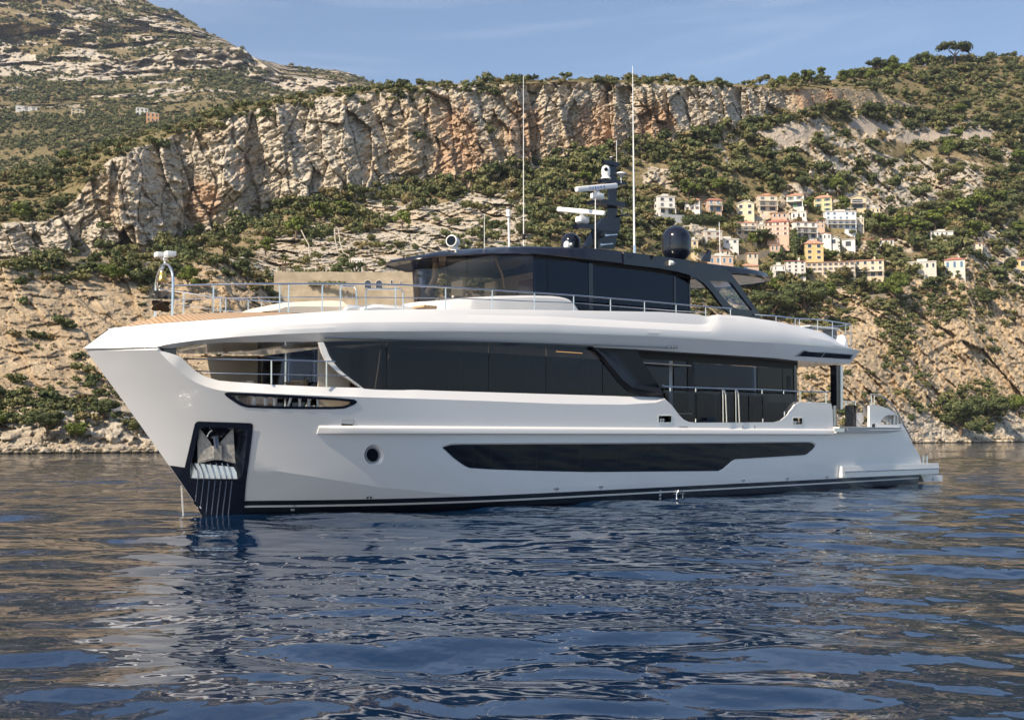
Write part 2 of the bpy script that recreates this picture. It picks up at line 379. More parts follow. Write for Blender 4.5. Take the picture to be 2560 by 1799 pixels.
    sc9 = N(m, 'ShaderNodeVectorMath'); sc9.operation = 'SCALE'; sc9.inputs['Scale'].default_value = 2.2 / q; L(n9.outputs['Color'], sc9.inputs[0]); ad9 = N(m, 'ShaderNodeVectorMath'); L(sc9.outputs[0], ad9.inputs[0]); L(tc.outputs['Object'], ad9.inputs[1]); L(ad9.outputs[0], mpv.inputs[0]); L(mpv.outputs[0], vo.inputs['Vector']); m.node_tree.nodes.remove(nd)
    hh = N(m, 'ShaderNodeMath'); hh.operation = 'MULTIPLY_ADD'; hh.inputs[1].default_value = .9; L(vo.outputs['Distance'], hh.inputs[0]); L(fine, hh.inputs[2])
    bp = N(m, 'ShaderNodeBump'); bp.inputs['Strength'].default_value = .9; bp.inputs['Distance'].default_value = 0.6 / q
    L(hh.outputs[0], bp.inputs['Height']); L(bp.outputs[0], b.inputs['Normal'])
    return m
MROCK = rock_material('limestone')
me.materials.append(MROCK)
tag(link('terrain', me), kind='structure')

# ---- distant mountain, 1.2 to 2.4 km away
MX = np.concatenate([np.arange(-2600, -60, 30.0), np.arange(-60, 1300, 3.0), np.arange(1300, 2400, 30.0)])
def my(*p): return np.interp(MX, [a for a, b in p], [b for a, b in p])
ysk = my((-2600, -500), (-800, -420), (-300, -260), (0, -150), (200, -62), (340, -8), (385, 10), (430, 28), (480, 52), (520, 80), (560, 98), (590, 116), (616, 140), (660, 150), (720, 165), (790, 172), (850, 178), (900, 192), (950, 212), (1000, 235), (1100, 300), (1300, 420), (2400, 700))
mc = [(my((-2600, 620), (0, 560), (400, 420), (1000, 330), (1300, 420), (2400, 760)), 700 + 0 * MX),
      (my((-2600, 300), (0, 360), (300, 330), (700, 280), (1000, 250), (1300, 420), (2400, 740)), 1000 + 0 * MX),
      (my((-2600, 100), (0, 182), (300, 190), (520, 170), (700, 225), (1000, 240), (1300, 420), (2400, 720)), 1500 + 0 * MX),
      (my((-2600, 60), (0, 148), (300, 160), (430, 130), (600, 118), (700, 190), (820, 200), (1000, 238), (1300, 420), (2400, 710)), 1540 + 0 * MX),
      (ysk, 2000 + 0 * MX), (ysk + 40, 2200 + 0 * MX)]
ry_, rd_, rk_ = [], [], []
for k, n in enumerate([40, 90, 25, 110, 4]):
    for i in range(n):
        t = i / n; ry_.append(mc[k][0] * (1 - t) + mc[k + 1][0] * t); rd_.append(mc[k][1] * (1 - t) + mc[k + 1][1] * t); rk_.append(k + t)
ry_.append(mc[-1][0]); rd_.append(mc[-1][1]); rk_.append(5.0)
MY = np.array(ry_); MD = np.array(rd_); MK = np.array(rk_)[:, None] * np.ones_like(MY); MPX = np.broadcast_to(MX, MY.shape)
mx0, my0, mz0 = world(MPX, MY, MD); ms = mx0 * .8 + my0 * .3; mt = mz0 * 1.3
g1, _e = facets(ms / 60, mt / 50, 91, 1.0); g2, _e = facets(ms / 22, mt / 26, 92, 1.0); g3, _e = facets(ms / 9, mt / 9, 93, 1.0)
bandk = sstep(MK, 1.85, 2.05) * (1 - sstep(MK, 3.0, 3.1)) * sstep(fbm(ms / 120, mt / 60, 95, 3), .34, .5)
up = sstep(MK, 2.95, 3.1)
mrock = np.clip(bandk * .9 + up * sstep(fbm(ms / 40, mt / 30, 97, 5, .6), .47, .56) * .9 + sstep(MK, 1.1, 1.8) * .75 * sstep(fbm(ms / 55, mt / 22, 99, 4), .57, .63) * (1 - up), 0, 1)
mdis = g1 * 34 * (up + .4) + g2 * 22 * (.3 + mrock) + g3 * 14 * (.3 + mrock) + (fbm(ms / 200, mt / 200, 101, 4) - .5) * 220
MYY = MY + (fbm(ms / 30, mt * 0, 5, 4) - .5) * 10 * sstep(MK, 3.8, 4.0)
mx0, my0, mz0 = world(MPX, MYY, MD + mdis)
nr2, nc2 = MY.shape; vid = np.arange(nr2 * nc2).reshape(nr2, nc2)
fc = np.stack([vid[:-1, :-1], vid[:-1, 1:], vid[1:, 1:], vid[1:, :-1]], -1).reshape(-1, 4)
me = np_mesh('mountain', np.stack([mx0, my0, mz0], -1).reshape(-1, 3), fc)
fattr(me, 'rock', mrock); fattr(me, 'orange', 0 * MD); fattr(me, 'warm', 0 * MD); fattr(me, 'scree', 0 * MD)
fattr(me, 'green', np.clip(.95 - .45 * up, 0, 1))
me.materials.append(rock_material('far_limestone', True))
tag(link('mountain', me), kind='structure')

def mountain_ground(px, py):
    j = int(np.argmin(np.abs(MX - px))); i = int(np.argmin(np.abs(MYY[:330 if MYY.shape[0] > 330 else -1, j] - py))); return float(my0[i, j])
# ---- finding the ground under a sight line
GXl = GX
def ground(px, py):
    """(D, x, y, z) of the front slope seen at photo position px, py"""
    j = int(np.clip(np.searchsorted(GXl, px), 1, len(GXl) - 1))
    if abs(GXl[j - 1] - px) < abs(GXl[j] - px): j -= 1
    col = TYY[:, j]; i = int(np.argmin(np.abs(col[:-18] - py)))
    return float(TDD[i, j]), float(X[i, j]), float(Y[i, j]), float(Z[i, j]), i, j
# ------------------------------------------------------------------ water: one displaced sheet to beyond the horizon
rng = np.random.default_rng(5)
yy = np.concatenate([np.linspace(2050, 1799, 120, endpoint=False), np.linspace(1799, 1130, 860, endpoint=False), np.linspace(1130, 1094, 90)])
dd = HC * F / (yy - HZ); dd = np.concatenate([dd, [2200, 4000, 8000, 15000]])
tx = np.concatenate([np.linspace(-2.2, -.56, 90, endpoint=False), np.linspace(-.56, .56, 1150, endpoint=False), np.linspace(.56, 2.2, 90)])
WX = dd[:, None] * tx[None, :]; WY = dd[:, None] * np.ones_like(tx)[None, :]
sp = np.gradient(dd)[:, None] * np.ones_like(WX)
hz_ = np.zeros_like(WX)
gx = fbm(WX / 3.2, WY / 3.2, 201, 3) - .5; gy = fbm(WX / 3.2 + 9, WY / 3.2 + 4, 205, 3) - .5
wxp = WX + gx * 1.0; wyp = WY + gy * 1.0
near = HC
calm = sstep(fbm(WX / 9 + 2, WY / 7, 211, 3), .36, .62)                     # gusty and glassy patches
mid_ = sstep(WY, 11, 17) * (1 - .4 * sstep(WY, 40, 80)) * np.exp(-((WX - 2.0) / 14) ** 2) + .25
def waves(n, l0, l1, rms, mean, spread, wgt):
    global hz_
    lam_ = np.exp(rng.uniform(math.log(l0), math.log(l1), n)); st = rms * math.sqrt(2.0 / n)
    for lam in lam_:
        ang = rng.normal(mean, spread); kx, ky = math.sin(ang) * 2 * PI / lam, math.cos(ang) * 2 * PI / lam
        fade = sstep(lam / sp, 2.0, 4.5); ph = kx * wxp + ky * wyp + rng.random() * 6.28
        hz_ += st * lam / (2 * PI) * fade * wgt * (np.sin(ph) + .15 * np.cos(2 * ph))
patchy = np.clip(.36 + 1.0 * calm * mid_, 0, 1.3)
waves(30, 1.1, 5.5, .080, .20, .34, 1.0)
waves(36, .38, 1.05, .040, .10, .50, .45 + .55 * patchy)
waves(44, .12, .38, .028, .0, .80, patchy)
# stern wash and bow ripple of the moored yacht
hz_ *= 1.0 - 0.6 * sstep(WY, 300, 900)
nr3, nc3 = WX.shape; vid = np.arange(nr3 * nc3).reshape(nr3, nc3)
fc = np.stack([vid[:-1, :-1], vid[1:, :-1], vid[1:, 1:], vid[:-1, 1:]], -1).reshape(-1, 4)
me = np_mesh('water', np.stack([WX, WY, hz_], -1).reshape(-1, 3), fc[:, ::-1])
mw = bpy.data.materials.new('sea_water'); mw.use_nodes = True; b = mw.node_tree.nodes['Principled BSDF']; L = mw.node_tree.links.new
b.inputs['Base Color'].default_value = (.003, .016, .046, 1); b.inputs['Roughness'].default_value = .03; b.inputs['IOR'].default_value = 1.78
tc = N(mw, 'ShaderNodeTexCoord'); mp = N(mw, 'ShaderNodeMapping'); mp.inputs['Scale'].default_value = (1, 1.5, 1)
L(tc.outputs['Object'], mp.inputs[0])
n1 = N(mw, 'ShaderNodeTexNoise'); n1.inputs['Scale'].default_value = 2.1; n1.inputs['Detail'].default_value = 3; n1.inputs['Distortion'].default_value = .4
n2 = N(mw, 'ShaderNodeTexNoise'); n2.inputs['Scale'].default_value = .75; n2.inputs['Detail'].default_value = 2
at_f = N(mw, 'ShaderNodeAttribute'); at_f.attribute_name = 'far'
L(mp.outputs[0], n1.inputs['Vector']); L(mp.outputs[0], n2.inputs['Vector'])
sm = N(mw, 'ShaderNodeMath'); sm.operation = 'MULTIPLY_ADD'; sm.inputs[1].default_value = 2.2; L(n2.outputs[0], sm.inputs[0]); L(n1.outputs[0], sm.inputs[2])
hm = N(mw, 'ShaderNodeMath'); hm.operation = 'MULTIPLY'; L(sm.outputs[0], hm.inputs[0]); L(at_f.outputs['Fac'], hm.inputs[1])
bp = N(mw, 'ShaderNodeBump'); bp.inputs['Strength'].default_value = 1.0; bp.inputs['Distance'].default_value = .045
L(hm.outputs[0], bp.inputs['Height']); L(bp.outputs[0], b.inputs['Normal'])
fattr(me, 'far', .06 + .94 * sstep(WY, 18, 60))
me.materials.append(mw); tag(link('water', me), kind='structure')
# ------------------------------------------------------------------ the motor yacht
def Y3(u, v, z): return Vector((u, -v, z))
yacht = empty('motor_yacht', OY, math.atan2(AX.y, AX.x))
tag(yacht, 'white motor yacht with black hardtop and long dark windows lying before the cliff', 'yacht')
WHITE = mat('white_gelcoat', (.72, .712, .70), .16, spec=.5, coat=.6)
BLACK = mat('black_gloss', (.009, .011, .020), .12, spec=.45, coat=.25)
MATTE = mat('black_matte', (.012, .012, .013), .6)
CHROME = mat('polished_steel', (.80, .79, .77), .20, 1.0)
STEEL = mat('brushed_steel', (.62, .62, .63), .28, 1.0)
DARKGL = mat('dark_glass', (.006, .008, .013), .03, spec=.22)
CUSH = mat('cream_upholstery', (.72, .62, .50), .85)
WHITEP = mat('white_plastic', (.82, .82, .81), .3)
GREYP = mat('grey_plastic', (.30, .31, .33), .45)
TEAK = mat('teak_planking', (.42, .26, .14), .55)
WOOD = mat('varnished_wood', (.22, .10, .04), .25, coat=.5)
BEIGE = mat('beige_lining', (.50, .44, .36), .7)
BRASS = mat('brass', (.72, .48, .14), .22, 1.0)
GALV = mat('galvanised_anchor', (.42, .41, .39), .55, .3)
noise_mix(GALV, (.26, .25, .24), (.50, .49, .46), 9, 7, .35, .7, bump=.15)
def tint_glass(name, tint, refl=.12, gl=1.0):
    m = bpy.data.materials.new(name); m.use_nodes = True; nt = m.node_tree; nt.nodes.clear(); L = nt.links.new
    o = nt.nodes.new('ShaderNodeOutputMaterial'); t = nt.nodes.new('ShaderNodeBsdfTransparent'); t.inputs[0].default_value = (*tint, 1)
    g = nt.nodes.new('ShaderNodeBsdfGlossy'); g.inputs['Roughness'].default_value = .015; g.inputs[0].default_value = (gl * .80, gl * .88, gl * 1.15, 1)
    fr = nt.nodes.new('ShaderNodeFresnel'); fr.inputs[0].default_value = 1.55
    ma = nt.nodes.new('ShaderNodeMath'); ma.operation = 'ADD'; ma.inputs[1].default_value = refl; ma.use_clamp = True
    mx = nt.nodes.new('ShaderNodeMixShader'); L(fr.outputs[0], ma.inputs[0]); L(ma.outputs[0], mx.inputs[0]); L(t.outputs[0], mx.inputs[1]); L(g.outputs[0], mx.inputs[2]); L(mx.outputs[0], o.inputs[0])
    return m
GLSCREEN = tint_glass('windscreen_glass', (.86, .81, .74), .0, .7)
GLSIDE = tint_glass('smoked_glass', (.66, .68, .74), .01, .5)
GLDARK = tint_glass('privacy_glass', (.11, .11, .125), .012, .45)
GLCLEAR = tint_glass('clear_glass', (.80, .84, .86), .03)
GLBAL = tint_glass('tinted_balustrade_glass', (.42, .44, .48), .0, .5)
# hull paint: white with the black and white boot stripes (straight bands of paint along the waterline)
HULL = bpy.data.materials.new('hull_paint'); HULL.use_nodes = True
_nt = HULL.node_tree; _b = _nt.nodes['Principled BSDF']; L = _nt.links.new
_b.inputs['Roughness'].default_value = .17; _b.inputs['Coat Weight'].default_value = .7; _b.inputs['Coat Roughness'].default_value = .04
_tc = N(HULL, 'ShaderNodeTexCoord'); _sx = N(HULL, 'ShaderNodeSeparateXYZ'); _ma = N(HULL, 'ShaderNodeMath'); _ma.operation = 'MULTIPLY_ADD'; _ma.inputs[1].default_value = -.0042
_mr = N(HULL, 'ShaderNodeMapRange'); _mr.inputs['From Min'].default_value = 0; _mr.inputs['From Max'].default_value = 1
_cr = N(HULL, 'ShaderNodeValToRGB'); _cr.color_ramp.interpolation = 'CONSTANT'; _e = _cr.color_ramp.elements
for _p, _c in ((0.0, (.008, .009, .013)), (.165, (.70, .69, .67)), (.225, (.008, .009, .013)), (.365, (.76, .752, .74))):
    if _p == 0: _x = _e[0]
    elif _p == .365: _x = _e[-1]
    else: _x = _e.new(_p)
    _x.position = _p; _x.color = (*_c, 1)
L(_tc.outputs['Object'], _sx.inputs[0]); L(_sx.outputs[0], _ma.inputs[0]); L(_sx.outputs[2], _ma.inputs[2]); L(_ma.outputs[0], _mr.inputs[0]); L(_mr.outputs[0], _cr.inputs[0]); L(_cr.outputs[0], _b.inputs['Base Color'])
# teak with dark seams
_nt = TEAK.node_tree; _tc = N(TEAK, 'ShaderNodeTexCoord'); _mp = N(TEAK, 'ShaderNodeMapping'); _mp.inputs['Rotation'].default_value = (0, 0, 0)
_wv = N(TEAK, 'ShaderNodeTexWave'); _wv.bands_direction = 'X'; _wv.inputs['Scale'].default_value = 2.6; _wv.inputs['Distortion'].default_value = 0
_cr = N(TEAK, 'ShaderNodeValToRGB'); _cr.color_ramp.elements[0].position = .02; _cr.color_ramp.elements[0].color = (.03, .02, .015, 1); _cr.color_ramp.elements[1].position = .07; _cr.color_ramp.elements[1].color = (.50, .33, .19, 1)
L = _nt.links.new; L(_tc.outputs['Object'], _mp.inputs[0]); L(_mp.outputs[0], _wv.inputs[0]); L(_wv.outputs[0], _cr.inputs[0]); L(_cr.outputs[0], _nt.nodes['Principled BSDF'].inputs['Base Color'])

# ---- hull form: half breadth at (u, z)
def us(z): return float(lin(z, [(-1.2, .75), (0, .07), (1.38, -.91), (3.28, -2.33), (4.46, -3.25), (6, -4.3)]))
def zk(u): return float(lin(u, [(-3, 2.2), (0.9, 1.33), (4.2, .74), (7.0, .42), (9, .2), (40, -.5)]))
def V0(u, z):
    B = float(lin(z, [(-1, 2.6), (0, 3.30), (.45, 3.42), (1.2, 3.50), (2.3, 3.56), (3.4, 3.62), (4.6, 3.62), (6, 3.62)]))
    E = float(lin(z, [(-1, 12), (0, 11), (2.3, 10), (4.5, 9)])); p = float(lin(z, [(-1, 2.2), (0, 2.6), (2.34, 3.5), (4.5, 4.6)]))
    t = min(max((u - us(z)) / E, 0), 1)
    v = B * (1 - (1 - t) ** p)
    if u > 22: v -= .30 * ((u - 22) / 11) ** 2
    return v
def V(u, z):
    v = V0(u, z); k = zk(u)
    if z < k and z > -.9: v -= .34 * (k - z) * min(1, max(0, (u - us(z)) / 1.5))
    return max(v, 0.0)
def hp(px, py): u, v, z = QF(px, py, V); return (u, z)
def inpoly(x, y, P):
    c = False; j = len(P) - 1
    for i in range(len(P)):
        xi, yi = P[i]; xj, yj = P[j]
        if (yi > y) != (yj > y) and x < (xj - xi) * (y - yi) / (yj - yi) + xi: c = not c
        j = i
    return c
def dens(P, d, closed=True):
    out = []; n = len(P)
    for i in range(n if closed else n - 1):
        a = P[i]; b = P[(i + 1) % n]; k = max(1, int(math.dist(a, b) / d))
        out += [(a[0] + (b[0] - a[0]) * t / k, a[1] + (b[1] - a[1]) * t / k) for t in range(k)]
    if not closed: out.append(P[-1])
    return out
def smooth(P, it=2, closed=True):
    for _ in range(it):
        n = len(P); Q_ = []
        for i in range(n if closed else n - 1):
            a, b = P[i], P[(i + 1) % n]
            Q_ += [(a[0] * .75 + b[0] * .25, a[1] * .75 + b[1] * .25), (a[0] * .25 + b[0] * .75, a[1] * .25 + b[1] * .75)]
        P = Q_ if closed else [P[0]] + Q_ + [P[-1]]
    return P
def patch(bm, outer, holes, fn, sp=.3, lines=(), mi=0, bd=None):
    outer = dens(outer, bd or sp); holes = [dens(h, bd or sp) for h in holes]
    pts = []; edges = []
    for P in [outer] + holes:
        o = len(pts); pts += P; edges += [(o + i, o + (i + 1) % len(P)) for i in range(len(P))]
    for Ln in lines:
        Ln = [p for p in dens(Ln, sp, False) if inpoly(p[0], p[1], outer) and not any(inpoly(p[0], p[1], h) for h in holes)]
        o = len(pts); pts += Ln; edges += [(o + i, o + i + 1) for i in range(len(Ln) - 1)]
    bnd = np.array(pts); xs = [p[0] for p in outer]; ys = [p[1] for p in outer]
    g = []; x = min(xs) + sp * .5
    while x < max(xs):
        y = min(ys) + sp * .5
        while y < max(ys):
            if inpoly(x, y, outer) and not any(inpoly(x, y, h) for h in holes):
                if np.min((bnd[:, 0] - x) ** 2 + (bnd[:, 1] - y) ** 2) > (sp * .35) ** 2: g.append((x, y))
            y += sp
        x += sp
    allp = [Vector(p) for p in pts + g]
    vs, es, fs, *_ = geometry.delaunay_2d_cdt(allp, edges, [], 0, 1e-5)
    bv = [bm.verts.new(fn(p[0], p[1])) for p in vs]
    for f in fs:
        cx = sum(vs[i][0] for i in f) / 3; cy_ = sum(vs[i][1] for i in f) / 3
        if inpoly(cx, cy_, outer) and not any(inpoly(cx, cy_, h) for h in holes):
            try: nf = bm.faces.new([bv[i] for i in f]); nf.material_index = mi
            except ValueError: pass
    bmesh.ops.delete(bm, geom=[v for v in bm.verts if not v.link_faces], context='VERTS')
def inset(P, d):
    n = len(P); A_ = sum(P[i][0] * P[(i + 1) % n][1] - P[(i + 1) % n][0] * P[i][1] for i in range(n)); s = 1 if A_ > 0 else -1; out = []
    for i in range(n):
        a, b, c = P[i - 1], P[i], P[(i + 1) % n]
        t1 = Vector((b[0] - a[0], b[1] - a[1])); t2 = Vector((c[0] - b[0], c[1] - b[1]))
        if t1.length: t1.normalize()
        if t2.length: t2.normalize()
        n_ = Vector((-(t1.y + t2.y), t1.x + t2.x))
        if n_.length < 1e-6: n_ = Vector((-t1.y, t1.x))
        n_.normalize(); k = max(.5, n_.dot(Vector((-t1.y, t1.x))))
        out.append((b[0] + n_.x * d * s / k, b[1] + n_.y * d * s / k))
    return out
def ring(bm, P, fa, Q2, fb, mi=0):
    a = [bm.verts.new(fa(*p)) for p in P]; b = [bm.verts.new(fb(*q)) for q in Q2]; n = len(a)
    for i in range(n):
        f = bm.faces.new((a[i], a[(i + 1) % n], b[(i + 1) % n], b[i])); f.material_index = mi
def so(off): return lambda u, z: Y3(u, V(u, z) + off, z)
def mirror(bm):
    g = bmesh.ops.duplicate(bm, geom=bm.verts[:] + bm.edges[:] + bm.faces[:])['geom']
    vs = [x for x in g if isinstance(x, bmesh.types.BMVert)]
    for v in vs: v.co.y = -v.co.y
    bmesh.ops.reverse_faces(bm, faces=[x for x in g if isinstance(x, bmesh.types.BMFace)])

# outlines traced on the port side -------------------------------------------------
Z1 = lambda x, y: (180 + x * .4216, 620 + y * .4216)
Z4 = lambda x, y: (1560 + x * .3844, 640 + y * .3844)
Z5 = lambda x, y: (2040 + x * .2108, 900 + y * .2108)
top_px = [(218, 877), (300, 876), (393, 874), (416, 898), (437, 917), (454, 932), (475, 947), (492, 957), (517, 967), (538, 973), (560, 977), (640, 981), (740, 986), (893, 992), (1040, 996), (1219, 1002), (1400, 1009), (1560, 1011), (1640, 1006), (1663, 997), (1680, 1013), (1698, 1037), (1709, 1048), (1722, 1054), (1740, 1056), (1937, 1055), (1952, 1050.5), (1967.5, 1038), (1979, 1022.5), (1988, 1010), (1998, 1006), (2040, 1006.5), (2078, 1008), (2081.6, 1024), (2083, 1066.7)]
aft_px = [(2174, 1066), (2174, 1014), (2181, 1011), (2198, 1013.6), (2221, 1020.6), (2244, 1036), (2258, 1063), (2265.5, 1076), (2279, 1105), (2298, 1136), (2303, 1155), (2298, 1186), (2296, 1203)]
TOP = [hp(*p) for p in top_px]; AFT = [hp(*p) for p in aft_px]
stem = [(us(z), z) for z in np.linspace(-.9, TOP[0][1], 14)]
OUT = stem[:-1] + [(us(TOP[0][1]), TOP[0][1])] + TOP[1:] + AFT + [(AFT[-1][0] + .0, -.9)]
slotP = smooth([hp(*Z1(*p)) for p in ((900, 868), (912, 854), (960, 856), (1300, 872), (1665, 893), (1692, 908), (1680, 925), (1640, 942), (1600, 955), (1330, 955), (1060, 948), (1005, 938), (955, 908))], 1)
pock_px = [(760, 1058), (1036, 1072), (1036, 1110), (1022, 1240), (1008, 1338), (984, 1370), (700, 1366), (698, 1305), (708, 1250), (728, 1150), (748, 1075)]
pockP = [hp(*Z1(*p)) for p in pock_px]
plate_px = [(665, 1300), (700, 1150), (725, 1043), (735, 1030), (748, 1027), (1055, 1037), (1068, 1045), (1070, 1062), (1062, 1130), (1040, 1300), (1020, 1500), (1020, 1545), (1015, 1640)]
fair1 = smooth(dens([hp(*p) for p in ((1645, 1037), (1679, 1037), (1679, 1057), (1645, 1057))], .09), 2)
fair2 = smooth(dens([hp(*p) for p in ((1981, 1042.5), (2006, 1042.5), (2006, 1062), (1981, 1062))], .09), 2)
winL = [hp(*p) for p in ((1103, 1118), (1112, 1113), (1130, 1108), (1160, 1107), (1500, 1106), (1808, 1104.5), (2020, 1102.5), (2030, 1103.5), (2037, 1107), (2042, 1113), (2040, 1119), (2035, 1125), (2021, 1137), (2012, 1140), (1841, 1150.5), (1832, 1155), (1809, 1175), (1798, 1180), (1479, 1183), (1348, 1180.5), (1226, 1176.5), (1174, 1173), (1160, 1166), (1135, 1148))]
# the last of the lower-window points lies inside the outline drawn clockwise
def circ(px, py, rx, ry, n=28): return [hp(px + rx * math.cos(a), py + ry * math.sin(a)) for a in np.linspace(0, 2 * PI, n, endpoint=False)]
portP = circ(935.5, 1137, 24.5, 26.5)
wingP = smooth([hp(*Z5(*p)) for p in ((765, 762), (770, 720), (800, 675), (850, 650), (972, 650), (1005, 700), (1030, 762))], 1)
ventP = [hp(*Z1(*p)) for p in ((1602, 1015), (1670, 1018), (1664, 1061), (1594, 1058))]
knuck = [(u, zk(u)) for u in np.linspace(.98, 7.2, 24)]
bm = bmesh.new()
patch(bm, OUT, [slotP, pockP, fair1, fair2, winL, portP, wingP], so(0), .27, [knuck], bd=.16)
geo = bm.verts[:] + bm.edges[:] + bm.faces[:]
bmesh.ops.recalc_face_normals(bm, faces=bm.faces)
if sum(f.normal.y for f in bm.faces) > 0: bmesh.ops.reverse_faces(bm, faces=bm.faces[:])
ext = bmesh.ops.solidify(bm, geom=bm.faces[:], thickness=.10)
mirror(bm)
hull = bobj('hull', bm, HULL, yacht, 10, recalc=False)
# transom between the two sides, and the decks inside the hull
bm = bmesh.new(); zs = [(u, z) for (u, z) in AFT[6:]] + [(AFT[-1][0], -.9)]
tr = [(u - .06, V(u, z) - .03, z) for u, z in zs]
a = [bm.verts.new(Y3(u, v, z)) for u, v, z in tr]; b_ = [bm.verts.new(Y3(u, -v, z)) for u, v, z in tr]
for i in range(len(a) - 1): bm.faces.new((a[i], a[i + 1], b_[i + 1], b_[i]))
bobj('transom', bm, WHITE, yacht)
def deck_sheet(name, z, u0, u1, m, ins=.13, th=.06, parent=yacht, n=40, vfun=None):
    bm = bmesh.new(); A_ = []; B_ = []
    for u in np.linspace(u0, u1, n):
        v = (vfun(u) if vfun else V(u, z)) - ins; v = max(v, .02)
        A_.append([bm.verts.new(Y3(u, v, z)), bm.verts.new(Y3(u, -v, z))]); B_.append([bm.verts.new(Y3(u, v, z - th)), bm.verts.new(Y3(u, -v, z - th))])
    for i in range(n - 1):
        bm.faces.new((A_[i][0], A_[i + 1][0], A_[i + 1][1], A_[i][1])); bm.faces.new((B_[i][0], B_[i][1], B_[i + 1][1], B_[i + 1][0]))
    return bobj(name, bm, m, parent)
deck_sheet('main_deck', 2.52, -1.3, 31.4, TEAK)
# black plate round the anchor pocket, pocket walls, steel shelf
zz = [hp(*Z1(*p)) for p in plate_px]; zb = zz[0][1] + .06
plate = [(us(z) - .002, z) for z in np.linspace(-.9, zb, 12)] + zz[:]
bm = bmesh.new(); patch(bm, plate, [pockP], so(.035), .16, bd=.12)
mirror(bm); pl_ = bobj('bow_plate', bm, BLACK, yacht, 20)
pd = dens(pockP, .12); pin = inset(pd, .10)
bm = bmesh.new(); ring(bm, pd, so(.035), pin, so(-.42)); patch(bm, pin, [], so(-.42), .2); bobj('anchor_pocket', bm, BLACK, yacht, 25)
bm = bmesh.new()
sh = [hp(*Z1(*p)) for p in ((728, 1272), (1006, 1300), (1004, 1325), (982, 1366), (702, 1362), (702, 1320))]
a = [so(-.36)(*sh[0]), so(-.36)(*sh[1]), so(-.02)(*sh[3]), so(-.02)(*sh[4])]
prism(bm, a, Y3(0, -.03, -.03)); bobj('pocket_shelf', bm, STEEL, pl_)
# seven steel chafe ribs
for i, (xt, xb, yb) in enumerate(((748, 730, 1500), (782, 760, 1540), (815, 793, 1575), (850, 825, 1580), (884, 857, 1580), (918, 891, 1580), (950, 925, 1578))):
    bm = bmesh.new(); pts = []
    for t in np.linspace(0, 1, 12):
        x = xt + (xb - xt) * max(0, (t - .25) / .75); y = 1276 + (yb - 1276) * t
        u, z = hp(*Z1(x, y)); off = -.33 + .35 * min(1, t / .30) if t < .30 else .025
        pts.append(so(off)(u, z))
    tube(bm, pts, .016, 6); bobj('chafe_rib', bm, CHROME, pl_)
# anchor: two flukes, crown and shank in the pocket
anch = empty('anchor', (0, 0, 0)); anch.parent = yacht
def pk(x, y, off): u, z = hp(*Z1(x, y)); return so(off)(u, z)
for nm, P, ridge in (('fluke', ((775, 1066), (835, 1152), (842, 1190), (838, 1246), (748, 1274), (757, 1160)), None), ('fluke', ((975, 1070), (968, 1276), (884, 1252), (880, 1190), (885, 1160)), None)):
    bm = bmesh.new(); offs = (-.20, -.14, -.06, 0.02, .02, -.12) if len(P) == 6 else (-.20, .0, .03, -.06, -.14)
    prism(bm, [pk(x, y, o) for (x, y), o in zip(P, offs)], Y3(0, -.05, 0)); bobj(nm, bm, GALV, anch, 30)
bm = bmesh.new(); prism(bm, [pk(x, y, .05) for x, y in ((836, 1172), (882, 1172), (884, 1256), (836, 1254))], Y3(0, -.16, 0)); bobj('crown', bm, GALV, anch)
bm = bmesh.new(); prism(bm, [pk(x, y, .03) for x, y in ((748, 1262), (838, 1238), (884, 1240), (968, 1262), (966, 1276), (884, 1256), (838, 1254), (750, 1276))], Y3(0, -.08, 0)); bobj('tripping_palm', bm, GALV, anch)
bm = bmesh.new(); tube(bm, [pk(858, 1116, -.36), pk(860, 1120, -.08), pk(861, 1180, -.02)], .075, 14); bobj('shank', bm, STEEL, anch)
bm = bmesh.new(); c = pk(866, 1122, -.34)
tube(bm, [c + Vector((.21 * math.cos(a_), -.10, .21 * math.sin(a_))) for a_ in np.linspace(.1, PI - .1, 14)], .022, 6); bobj('hawse_ring', bm, CHROME, anch)
# recessed dark window low in the hull, with panes
def recess_window(P, depth, ins_, frame_m, name='window', sp=.3):
    P = dens(P, .25); I = inset(P, ins_); bm = bmesh.new(); ring(bm, P, so(0.0), I, so(-depth)); fr = bobj(name, bm, frame_m, yacht, 30); return fr, I
fr, I = recess_window(winL, .05, .045, WHITE)
bm = bmesh.new(); patch(bm, I, [], so(-.052), .3); bobj('pane', bm, DARKGL, fr)
bm = bmesh.new()
for px in (1187, 1232, 1294, 1345, 1453, 1544, 1606, 1667, 1702, 1855):
    u, z = hp(px, 1110); u2, z2 = hp(px - 1, 1176 if px < 1800 else 1147)
    tube(bm, [so(-.050)(u, z - .05), so(-.050)(u2, z2 + .06)], .006, 4)
bobj('seam', bm, MATTE, fr)
fr, I = recess_window(portP, .10, .06, WHITE, 'porthole'); bm = bmesh.new(); patch(bm, I, [], so(-.10), .12); bobj('pane', bm, DARKGL, fr)
bm = bmesh.new(); cI = (sum(p[0] for p in I) / len(I), sum(p[1] for p in I) / len(I)); I2 = [(cI[0] + (p[0] - cI[0]) * .80, cI[1] + (p[1] - cI[1]) * .80) for p in I]
ring(bm, I, so(-.085), I2, so(-.085)); ring(bm, I2, so(-.085), I2, so(-.10)); bobj('port_ring', bm, GREYP, fr)
